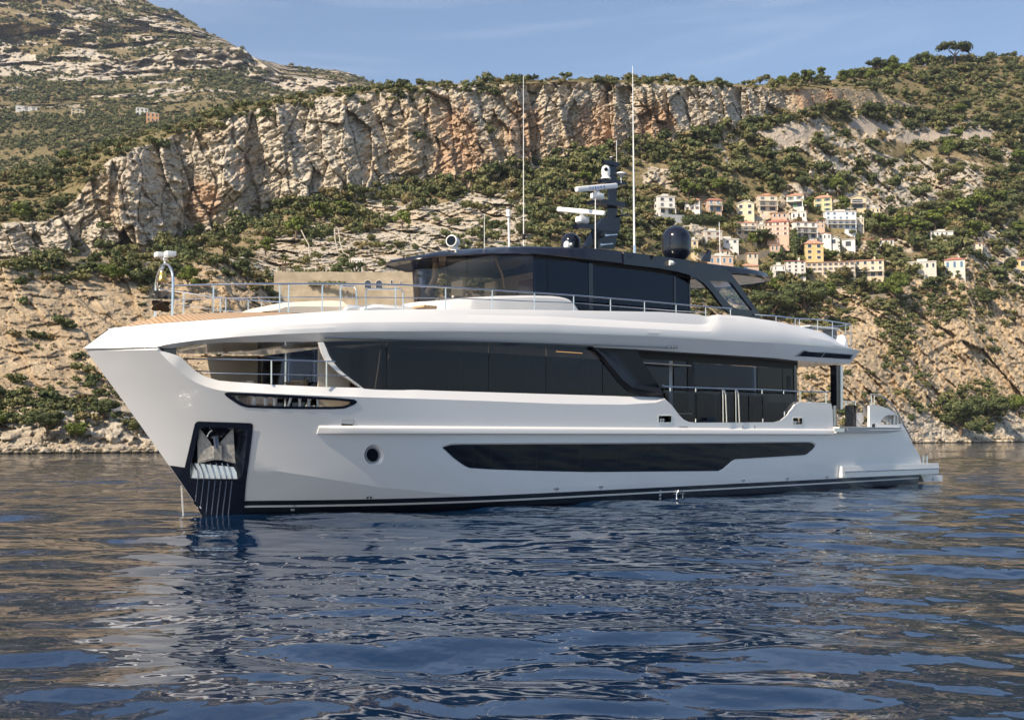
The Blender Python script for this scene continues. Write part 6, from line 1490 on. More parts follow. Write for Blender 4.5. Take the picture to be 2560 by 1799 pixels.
for lb, x0, x1, y0, y1, fl, c, rf, yw in (
 ('cream cottage with pink roof between the pinkish and the cream gabled villas', 1812, 1832, 498, 520, 1, CR, 'hip', 10),
 ('small cream house with flat roof left of the pink loggia villa', 1895, 1914, 562, 586, 2, CR, 'flat', 4),
 ('low cream house with salmon roof under the beige terraced villa', 1930, 1968, 530, 546, 1, PK, 'shed', 6),
 ('small white house stepped below the salmon-roofed villa', 1978, 2016, 530, 548, 1, WHc, 'flat', -8),
 ('low peach house between the white awning villa and the modern villa', 2040, 2062, 545, 570, 2, PK, 'hip', 4),
 ('cream annex right of the white and blue modern villa', 2144, 2160, 545, 572, 2, CR, 'flat', -6),
 ('low cream terrace house under the cream villa with balconies', 2166, 2200, 520, 534, 1, PY, 'flat', 2),
 ('small white house directly under the peach villa', 1790, 1848, 598, 610, 1, WHc, 'flat', 10),
 ('pink cottage with orange roof left of the tallest cypress', 1926, 1958, 608, 630, 1, PK, 'shed', 8),
 ('white cottage stepped between the awning villa and the yellow house', 2046, 2078, 580, 600, 1, WHc, 'gable', -12),
 ('cream house with terracotta roof left of the narrow cypress', 1868, 1896, 628, 648, 1, CR, 'hip', 12),
 ('cream house with orange roof peeping over the pink flat-roofed house', 1800, 1826, 622, 640, 1, CR, 'hip', 6),
 ('small cream house among the pines at the far right slope', 2430, 2456, 604, 620, 1, CR, 'hip', -6)):
    house('villa', lb, x0, x1, y0, y1, fl, c, rf, yaw=yw, nwin=2 if x1 - x0 < 30 else 3)
def far_house(label, x0, x1, y0, y1, col, roof='flat', D=1050): return house('villa', label, x0, x1, y0, y1, 2, col, roof, yaw=10, nwin=3, D=mountain_ground((x0 + x1) / 2, y1) - 6, found=8, depth=.6)
far_house('white house far off on the left mountain slope above the orange one', 340, 370, 270, 290, WHc)
far_house('orange arcaded house far off on the left mountain slope', 366, 397, 282, 306, (.66, .38, .20))
far_house('long low white house at the far left of the mountain slope', 40, 92, 266, 276, WHc, D=1080)
far_house('small cream house on the mountain slope between two white ones', 178, 212, 274, 288, PY, D=1060)
def wall_thing(name, label, cat, x0, y0, x1, y1, hpx, m_, th=.8, found=4, D0_=None, D1_=None):
    a = at(x0, y0, D0_ or ground(x0, y0)[0] - .5); b = at(x1, y1, D1_ or ground(x1, y1)[0] - .5); d = Vector((b.x - a.x, b.y - a.y, 0)); L_ = d.length; h = hpx * a.y / F
    bm = bmesh.new(); vs = []
    for x, dz in ((0, 0), (L_, b.z - a.z)):
        for y in (0, th):
            for z in (-found, h): vs.append(bm.verts.new((x, y, z + dz)))
    for q in ((0, 1, 3, 2), (4, 6, 7, 5), (0, 4, 5, 1), (2, 3, 7, 6), (0, 2, 6, 4), (1, 5, 7, 3)): bm.faces.new([vs[i] for i in q])
    o = bobj(name, bm, m_); o.location = a; o.rotation_euler = (0, 0, math.atan2(d.y, d.x)); tag(o, label, cat); return o, a, b, L_, h
wall_thing('terrace_wall', 'white terrace wall below the leftmost villa', 'wall', 1651, 551, 1712, 553, 16, WHS)
wall_thing('terrace_wall', 'dark green screened fence under the beige terraced villa', 'fence', 1909, 532, 1975, 534, 4, GRN)
wall_thing('terrace_wall', 'long beige terrace wall right under the green screened fence', 'wall', 1905, 546, 1976, 548, 12, SLAB)
wall_thing('terrace_wall', 'ochre base wall beneath the white and blue modern villa', 'wall', 2076, 582, 2130, 582, 12, wallmat('ochre_wall', (.50, .38, .18)))
wall_thing('terrace_wall', 'stone terrace wall curving across the dry slope below the low villa', 'wall', 1842, 648, 1925, 634, 10, STONE)
wall_thing('terrace_wall', 'white parapet to the right of the cream villa with wide balconies', 'wall', 2160, 532, 2244, 534, 6, SLAB)
wall_thing('terrace_wall', 'grey stone retaining wall high at the right edge of the hill', 'wall', 2478, 556, 2540, 548, 14, STONE)
wall_thing('retaining_wall', 'pale stone retaining wall standing among the trees under the cliff row', 'wall', 2170, 762, 2212, 757, 24, STONE, found=2)
# the road wall with arched windows behind the foredeck
Dw0 = ground(690, 738)[0] - 3; Dw1 = Dw0 + 6
rw = empty('stone_rampart'); tag(rw, 'long pale stone rampart with arched windows behind the foredeck rail', 'wall')
wo_, a, b, L_, h = wall_thing('masonry', None, None, 684, 745, 1060, 745, 67, STONE, 1.2, 4, Dw0, Dw1)
for k in ('label', 'category'):
    if k in wo_: del wo_[k]
rw.location = wo_.location; rw.rotation_euler = wo_.rotation_euler; wo_.location = (0, 0, 0); wo_.rotation_euler = (0, 0, 0); wo_.parent = rw
for t, w_, zb_, hh in ((.62, 1.5, 1.1, 1.8), (.695, 1.5, 1.1, 1.8), (.78, .5, 2.1, .8), (.84, .4, 2.2, .45)):
    z = (b.z - a.z) * t; x = L_ * t; bm = bmesh.new(); k = 1.0 if w_ > 1 else 1.0; P = [(x - w_ / 2, -.05, z + zb_ + 1), (x + w_ / 2, -.05, z + zb_ + 1)] + [(x + w_ / 2 * math.cos(q), -.05, z + zb_ + 1 + hh - w_ / 2 + w_ / 2 * math.sin(q)) for q in np.linspace(0, PI, 12)]
    prism(bm, P, (0, .2, 0)); aw = bobj('arched_window', bm, WINM, rw)
    bm = bmesh.new(); tube(bm, P + [P[0]], .07, 5); bobj('arch_surround', bm, SLAB, aw)
# left coast road parapet and shore fence
wall_thing('road_parapet', 'pale road parapet crossing the rock face high at the far left', 'wall', -60, 660, 330, 664, 8, STONE, .6, 3)
wall_thing('road_parapet', 'pale road parapet continuing right, behind the bell arch', 'wall', 336, 664, 440, 668, 8, STONE, .6, 3)
fence = empty('shore_fence'); tag(fence, 'grey panel fence zigzagging above the shore rocks at the left', 'fence')
for (x0, y0, x1, y1) in ((75, 1044, 120, 1041), (122, 1041, 160, 1039), (161, 1039, 188, 1034), (228, 1030, 262, 1029), (263, 1029, 302, 1026)):
    Da = ground(x0, y0)[0] - .6; A_ = at(x0, y0, Da); B_ = at(x1, y1, ground(x1, y1)[0] - .6); bm = bmesh.new(); hgt = 12 * Da / F
    prism(bm, [A_, B_, B_ + Vector((0, 0, hgt)), A_ + Vector((0, 0, hgt))], (0, .06, 0)); bobj('fence_panel', bm, mat('fence_grey', (.36, .36, .38), .7), fence)
# steel rockfall pipes and small works behind the wheelhouse
PIPE = mat('pale_pipe', (.46, .41, .33), .7)
def pipe(label, P, r=.15, D=None):
    Dm = D or ground(P[-1][0], P[-1][1])[0] - 3; bm = bmesh.new(); tube(bm, [at(x, y, Dm + (P[-1][1] - y) * .05) for x, y in P], r, 8); o = bobj('drain_pipe', bm, PIPE); tag(o, label, 'pipe'); return o
pipe('pale pipe bent once down the rock, left of the looped one', [(753, 575), (760, 590), (772, 612), (774, 648), (783, 651)])
pipe('pale looped pipe running down the rock to the pillared shelter', [(846, 640), (856, 636), (845, 632), (838, 600), (836, 573), (841, 567), (846, 573), (850, 605), (858, 632), (872, 638), (876, 668)])
sh = empty('road_shelter', at(892, 672, ground(892, 672)[0] - 3), 0); tag(sh, 'small concrete shelter on white pillars by the road, left of the wheelhouse', 'shelter')
bm = bmesh.new(); box(bm, -1.6, 1.6, 0, 2, 2.3, 3.0); bobj('roof_slab', bm, SLAB, sh)
for x in (-1.4, -.7, 0, .7, 1.4): bm = bmesh.new(); box(bm, x - .1, x + .1, 0, .2, -.5, 2.3); bobj('pillar', bm, WHS, sh)
hut = house('hut', 'small grey hut with two dark openings on the rock above the foredeck', 583, 617, 657, 672, 1, (.42, .38, .33), 'flat', yaw=0, nwin=2)
def lamp(label, px, py, hpx):
    D = ground(px, py)[0] - 2; p = at(px, py, D); h = hpx * D / F; o = empty('street_lamp', p); tag(o, label, 'street lamp')
    bm = bmesh.new(); tube(bm, [(0, 0, -.5), (0, 0, h * .75), (h * .06, 0, h * .92), (h * .22, 0, h)], [.09, .07, .05, .05], 8); bobj('pole', bm, PIPE, o); bm = bmesh.new(); box(bm, h * .2, h * .33, -.12, .12, h - .06, h + .05); bobj('lamp_head', bm, WHITEP, o)
lamp('street lamp with curved arm on the road between the two pipes', 803, 672, 36); lamp('street lamp beside the lower cypress, left of the cliff row', 1980, 646, 16)

# ------------------------------------------------------------------ vegetation
rg = np.random.default_rng(21)
def leafmesh(n, size, lobes, sq=(1, 1, .8), seed=0, core=.70, fill=.22):
    """leaf clumps spread over the shells of several lobes; returns verts, quads, tone"""
    r = np.random.default_rng(seed); C = np.array(lobes, float)
    w = C[:, 3] ** 2; pick = r.choice(len(C), n, p=w / w.sum()); d = r.normal(size=(n, 3)); d /= np.linalg.norm(d, axis=1)[:, None]; d[:, 2] = np.abs(d[:, 2]) * np.where(r.random(n) < .8, 1, -1)
    rad = C[pick, 3] * (1 - fill * r.random(n) ** 1.5 + .10 * r.normal(size=n)); c = C[pick, :3] + d * rad[:, None] * np.array(sq)
    nrm = d + r.normal(size=(n, 3)) * .55; nrm /= np.linalg.norm(nrm, axis=1)[:, None]; t = np.cross(nrm, r.normal(size=(n, 3))); t /= np.linalg.norm(t, axis=1)[:, None]; b = np.cross(nrm, t)
    s = size * (.6 + .8 * r.random(n))[:, None]; v = np.stack([c - t * s, c - b * s * .6, c + t * s, c + b * s * .6], 1).reshape(-1, 3)
    q = np.arange(n * 4).reshape(n, 4); tone = np.repeat(r.random(n), 4)
    # inner body of each lobe
    vs, qs = [v], [q]; o = len(v); tn = [tone]
    for cx, cy_, cz, rr in C:
        U, Vn = 8, 5; ph = np.linspace(0, 2 * PI, U, endpoint=False); th = np.linspace(.25, PI - .25, Vn); g = np.array([[cx + rr * core * math.sin(a) * math.cos(p) * sq[0], cy_ + rr * core * math.sin(a) * math.sin(p) * sq[1], cz + rr * core * math.cos(a) * sq[2]] for a in th for p in ph]); g += r.normal(size=g.shape) * rr * .07
        qq = np.array([[i * U + j, i * U + (j + 1) % U, (i + 1) * U + (j + 1) % U, (i + 1) * U + j] for i in range(Vn - 1) for j in range(U)]); vs.append(g); qs.append(qq + o); o += len(g); tn.append(np.full(len(g), .25))
    return np.concatenate(vs), np.concatenate(qs), np.concatenate(tn)
def lobes_round(k, r, seed, flat=.6):
    q = np.random.default_rng(seed); out = []
    for i in range(k):
        a = q.random() * 6.28; d = q.random() ** .5 * .62; out.append((d * math.cos(a), d * math.sin(a), .35 + q.random() * flat, r * (.7 + .5 * q.random())))
    return out
def leafmat(name, c1, c2, c3):
    m = bpy.data.materials.new(name); m.use_nodes = True; nt = m.node_tree; b = nt.nodes['Principled BSDF']; L = nt.links.new
    b.inputs['Roughness'].default_value = .75; b.inputs['Specular IOR Level'].default_value = .25
    at_ = N(m, 'ShaderNodeAttribute'); at_.attribute_name = 'tone'; oi = N(m, 'ShaderNodeObjectInfo'); ad = N(m, 'ShaderNodeMath'); ad.operation = 'MULTIPLY_ADD'; ad.inputs[1].default_value = .25; L(oi.outputs['Random'], ad.inputs[0]); L(at_.outputs['Fac'], ad.inputs[2])
    r = N(m, 'ShaderNodeValToRGB'); e = r.color_ramp.elements; e.new(.5); e[0].position = .1; e[1].position = .55; e[2].position = 1.1 if False else 1.0
    for x, c in zip(e, (c1, c2, c3)): x.color = (*c, 1)
    L(ad.outputs[0], r.inputs[0]); L(r.outputs[0], b.inputs['Base Color']); b.inputs['Subsurface Weight'].default_value = 0
    return m
LEAF_O = leafmat('olive_foliage', (.052, .058, .022), (.118, .122, .046), (.22, .21, .09))
LEAF_D = leafmat('dark_foliage', (.034, .046, .017), (.074, .092, .034), (.15, .165, .065))
LEAF_P = leafmat('pine_foliage', (.045, .062, .014), (.105, .135, .028), (.21, .24, .05))
LEAF_Y = leafmat('dry_foliage', (.08, .07, .03), (.16, .13, .055), (.27, .22, .11))
BARK = mat('bark', (.13, .09, .06), .9)
protos = [leafmesh(120, .17, lobes_round(4, .48, s), (1, 1, .75), s) for s in range(6)]
small = [leafmesh(34, .26, lobes_round(3, .52, s + 50), (1, 1, .7), s + 50) for s in range(4)]
def scatter(name, items, plist, m_, label=None):
    """items: (x, y, z, size, height factor, tone) -> one mesh of very many bushes"""
    V_, Q_, T_ = [], [], []; o = 0; items = np.array(items)
    if not len(items): return
    which = rg.integers(0, len(plist), len(items))
    for k, (v, q, t) in enumerate(plist):
        it = items[which == k]
        if not len(it): continue
        a = rg.random(len(it)) * 6.28; ca, sa = np.cos(a), np.sin(a); s = it[:, 3]
        x = (v[None, :, 0] * ca[:, None] - v[None, :, 1] * sa[:, None]) * s[:, None] + it[:, 0][:, None]; y = (v[None, :, 0] * sa[:, None] + v[None, :, 1] * ca[:, None]) * s[:, None] + it[:, 1][:, None]; z = v[None, :, 2] * (s * it[:, 4])[:, None] + it[:, 2][:, None]
        n = len(it); V_.append(np.stack([x, y, z], -1).reshape(-1, 3)); Q_.append((q[None] + (np.arange(n) * len(v))[:, None, None]).reshape(-1, 4) + o); o += n * len(v); T_.append((t[None] * .75 + it[:, 5][:, None]).reshape(-1))
    me = np_mesh(name, np.concatenate(V_), np.concatenate(Q_), False); fattr(me, 'tone', np.concatenate(T_)); me.materials.append(m_)
    return tag(link(name, me), label, None, None, 'stuff')
# density of bushes over the front slopes
dens_ = np.zeros_like(TD)
cl = sstep(fbm(S / 16 + 40, T / 12, 301, 4), .44, .60); cl2 = sstep(fbm(S / 7 + 4, T / 6, 303, 4), .45, .62)
dens_ += slope * (1 - .72 * oc) * (.12 + .88 * cl) * (1 - scree)
dens_ += band(4.97, 6.6, .06) * (.50 + .5 * cl)
dens_ += seacliff * (.008 + .22 * cl2 * cl * sstep(PX, 1700, 2100) + .06 * cl2 * cl) + band(2.86, 3.06, .05) * (.18 + .6 * sstep(PX, 1500, 1900))
dens_ += band(3.93, 4.10, .03) * .95 * (1 - quarry) + band(4.88, 5.03, .04) * .25 * wall * cl2
dens_ += band(1.7, 2.22, .08) * .5 * (.25 + cl2) * (1 - sstep(PX, 600, 2300) * .3)
dens_ += wall * (1 - quarry) * .012 * cl2 * cl
for (ax, ay, rx, ry) in ((730, 560, 120, 45), (450, 645, 130, 20), (880, 560, 60, 26), (1330, 470, 90, 50), (1480, 560, 180, 70), (2010, 760, 170, 60), (2240, 790, 45, 130), (2350, 760, 130, 60), (2440, 1020, 90, 60), (2380, 560, 160, 45), (2150, 560, 60, 40), (1760, 545, 70, 22)):
    dens_ = np.maximum(dens_, .95 * sstep(1.2 - np.sqrt(((PX - ax) / rx) ** 2 + ((TY - ay) / ry) ** 2) + .8 * (fbm(S / 9, T / 9, 311, 3) - .5), 0, .4))
for h_ in HOUSES: dens_ *= 1 - np.exp(-(((PX - h_[0]) / 38) ** 2 + ((TY - h_[1] - 8) / 32) ** 2) * 1.2)
area = np.abs(np.gradient(PX, axis=1) * np.gradient(TY, axis=0)); area[:, (GX < -260) | (GX > 2820)] = 0; area[TK > 7] = 0
def sample(n, wgt):
    p = (wgt * area).ravel(); p = p / p.sum(); return rg.choice(p.size, n, p=p)
idx = sample(5800, dens_); xs, ys, zs, ds, ks, pxs = (a.ravel()[idx] for a in (X, Y, Z, TDD, TK, PX))
sz = np.where(ks > 4.9, .0060, .0078) * ds * (.55 + .9 * rg.random(len(idx)) ** 1.6); sz = np.where(ks < 3, np.clip(sz, .5, 2.0), np.clip(sz, .8, 5.5))
big_i = np.argsort(-sz * (ks > 3))[:150]; mask = np.ones(len(idx), bool); mask[big_i] = False
typ = rg.random(len(idx)); hf = .75 + .4 * rg.random(len(idx)); tn = rg.random(len(idx)) * .45 - .08
arr = np.stack([xs, ys, zs - sz * .15, sz, hf, tn], 1)
scatter('scrub', arr[mask & (typ < .46)], protos, LEAF_O); scatter('scrub', arr[mask & (typ >= .46) & (typ < .90)], protos, LEAF_D); scatter('scrub', arr[mask & (typ >= .90)], protos, LEAF_Y)
idx2 = sample(7500, dens_ * .5 + .25 * slope * (1 - scree) + .3 * band(4.97, 6.6, .06) + .07 * seacliff * cl2); xs2, ys2, zs2, ds2 = (a.ravel()[idx2] for a in (X, Y, Z, TDD)); s2 = .0022 * ds2 * (.5 + rg.random(len(idx2)))
arr2 = np.stack([xs2, ys2, zs2 - s2 * .2, s2, .6 + .3 * rg.random(len(idx2)), rg.random(len(idx2)) * .5 - .1], 1); t2_ = rg.random(len(idx2))
scatter('low_scrub', arr2[t2_ < .6], small, LEAF_O); scatter('low_scrub', arr2[t2_ >= .6], small, LEAF_Y)
# distant woods on the mountain
mw_ = (1 - mrock) * (sstep(MK, .3, .6) * (1 - .30 * sstep(MK, 2.9, 3.2))) * (.15 + .85 * sstep(fbm(ms / 70, mt / 30, 321, 4), .40, .58)); ma_ = np.abs(np.gradient(MPX, axis=1) * np.gradient(MY, axis=0)); ma_[:, (MX < -300) | (MX > 1250)] = 0; ma_[MK > 3.98] = 0
p = (mw_ * ma_).ravel(); p /= p.sum(); i3 = rg.choice(p.size, 11500, p=p); x3, y3_, z3 = mx0.ravel()[i3], my0.ravel()[i3], mz0.ravel()[i3]; s3 = .0030 * y3_ * (.45 + 1.0 * rg.random(len(i3)) ** 2)
arr3 = np.stack([x3, y3_, z3 - s3 * .2, s3, .75 + .3 * rg.random(len(i3)), rg.random(len(i3)) * .4 - .05], 1); t3_ = rg.random(len(i3))
scatter('far_woods', arr3[t3_ < .5], small, LEAF_D); scatter('far_woods', arr3[t3_ >= .5], small, LEAF_O)
for nm_, lb_ in (('scrub', 'olive and dry green scrub covering the rocky slopes'), ('low_scrub', 'low dry scrub between the rocks of the hillside'), ('far_woods', 'dark woods on the distant mountain slope')):
    for o in bpy.data.objects:
        if o.name.startswith(nm_): o['label'] = lb_

# ---- individual trees
def tree_data(kind, seed):
    r = random.Random(seed); key = (kind, seed)
    if key in tree_data.c: return tree_data.c[key]
    bm = bmesh.new(); H_ = 1.0
    if kind == 'cypress': lob = [(0, 0, .12 + .8 * k / 9, .135 * math.sin(PI * (.12 + .80 * k / 9)) ** .6 + .02) for k in range(10)]; v, q, t = leafmesh(420, .035, lob, (1, 1, 1.1), seed, .7); tube(bm, [(0, 0, -.15), (0, 0, .3)], [.03, .02], 6)
    elif kind == 'umbrella':
        lob = []
        for k in range(16): a = r.random() * 6.28; d = r.random() ** .5; lob.append((d * math.cos(a) * 1.05, d * math.sin(a) * .8, .86 + .12 * (1 - d) + r.uniform(-.04, .04), .24 + .10 * r.random()))
        v, q, t = leafmesh(900, .075, lob, (1, 1, .5), seed, .6)
        tube(bm, [(0, 0, -.1), (.02, 0, .35), (.0, 0, .6)], [.07, .055, .04], 7)
        for a in (.3, 1.6, 2.9, 4.2, 5.4): tube(bm, [(.01, 0, .42), (.3 * math.cos(a), .2 * math.sin(a), .66), (.7 * math.cos(a), .5 * math.sin(a), .86)], [.035, .025, .012], 5)
    elif kind == 'palm':
        v = []; q = []; n = 0
        for k in range(26):
            a = k * 2.4; el = r.uniform(-.5, 1.0); pts = []
            for j in range(6): s = j / 5; pts.append((math.cos(a) * s * .28 * math.cos(el), math.sin(a) * s * .28 * math.cos(el), .9 + s * .22 * math.sin(el) - s * s * .16))
            for j in range(5): A_, B_ = pts[j], pts[j + 1]; w = .04 * (1 - j / 5) + .012; px_, py_ = -math.sin(a) * w, math.cos(a) * w; v += [(A_[0] - px_, A_[1] - py_, A_[2]), (A_[0] + px_, A_[1] + py_, A_[2]), (B_[0] + px_ * .8, B_[1] + py_ * .8, B_[2]), (B_[0] - px_ * .8, B_[1] - py_ * .8, B_[2])]; q.append([n, n + 1, n + 2, n + 3]); n += 4
        v, q = np.array(v), np.array(q); t = np.full(len(v), .5); tube(bm, [(0, 0, -.1), (.02, 0, .5), (0, 0, .92)], [.045, .035, .03], 7)
    elif kind == 'pine':
        lob = [(r.uniform(-.26, .26), r.uniform(-.26, .26), r.uniform(.38, .86), r.uniform(.13, .22)) for _ in range(11)] + [(0, 0, .88, .14)]; v, q, t = leafmesh(620, .050, lob, (1, 1, .72), seed, .70); tube(bm, [(0, 0, -.15), (.02, .0, .3), (0, 0, .75)], [.045, .035, .015], 7)
        for a in (.5, 2.2, 3.9, 5.3): tube(bm, [(.01, 0, .3), (.22 * math.cos(a), .22 * math.sin(a), .5)], [.025, .01], 5)
    elif kind == 'broadL':
        lob = [(r.uniform(-.36, .36), r.uniform(-.36, .36), r.uniform(.25, .80), r.uniform(.10, .20)) for _ in range(22)]; v, q, t = leafmesh(2600, .026, lob, (1, 1, .85), seed, .72); tube(bm, [(0, 0, -.15), (.02, .02, .25), (0, 0, .6)], [.04, .03, .015], 7)
        for a in (.2, 1.8, 3.3, 4.9): tube(bm, [(.01, 0, .2), (.24 * math.cos(a), .24 * math.sin(a), .45)], [.022, .01], 5)
    else:
        lob = [(r.uniform(-.32, .32), r.uniform(-.32, .32), r.uniform(.30, .74), r.uniform(.15, .26)) for _ in range(11)]; v, q, t = leafmesh(620, .052, lob, (1, 1, .85), seed, .70); tube(bm, [(0, 0, -.15), (.02, .02, .25), (0, 0, .6)], [.05, .04, .02], 7)
        for a in (.2, 1.8, 3.3, 4.9): tube(bm, [(.01, 0, .22), (.24 * math.cos(a), .24 * math.sin(a), .45)], [.028, .01], 5)
    me = np_mesh('crown', v, q, False); fattr(me, 'tone', t * .9)
    sharp(bm, 60); mt_ = bpy.data.meshes.new('trunk'); bm.to_mesh(mt_); bm.free(); mt_.materials.append(BARK); tree_data.c[key] = (me, mt_); return me, mt_
tree_data.c = {}
NAMES = {'cypress': 'cypress', 'umbrella': 'umbrella_pine', 'pine': 'pine_tree', 'broad': 'broadleaf_tree', 'palm': 'palm_tree'}
def tree(kind, px, py, hpx, leaf, label=None, group=None, wide=1.0, D=None):
    g = None
    if D is None: g = ground(px, py); D = g[0]; p = Vector((g[1], g[2], g[3]))
    else: p = at(px, py, D)
    seed = random.randint(1, 3); me, mt_ = tree_data('broadL' if kind == 'broad' and hpx > 54 else kind, seed); key = (me.name, leaf.name)
    if key not in tree.m: c = me.copy(); c.name = 'crown'; c.materials.clear(); c.materials.append(leaf); tree.m[key] = c
    h = hpx * D / F; o = empty(NAMES[kind], p, random.random() * 6.28); o.scale = (h * wide, h * wide, h)
    tag(o, label, 'tree', group); link('crown', tree.m[key], o); link('trunk', mt_, o); return o
tree.m = {}
def near_house(px, py):
    b = min(HOUSES, key=lambda t: (t[0] - px) ** 2 + (t[1] - py) ** 2); dx, dy = px - b[0], py - b[1]
    rel = ('right of' if dx > 0 else 'left of') if abs(dx) > abs(dy) else ('below' if dy > 0 else 'above')
    short = b[2].split(' with ')[0].split(' of ')[0].split(' in ')[0].split(' at ')[0].split(' far ')[0].split(' behind ')[0].split(' between ')[0].split(',')[0].split(' standing')[0].split(' half')[0]
    return rel + ' the ' + short
used = {}
def auto(px, py, desc, grp):
    lab = desc + ' ' + near_house(px, py); w = lab.split()
    if len(w) > 16: lab = ' '.join(w[:16])
    used[lab] = used.get(lab, 0) + 1
    return lab
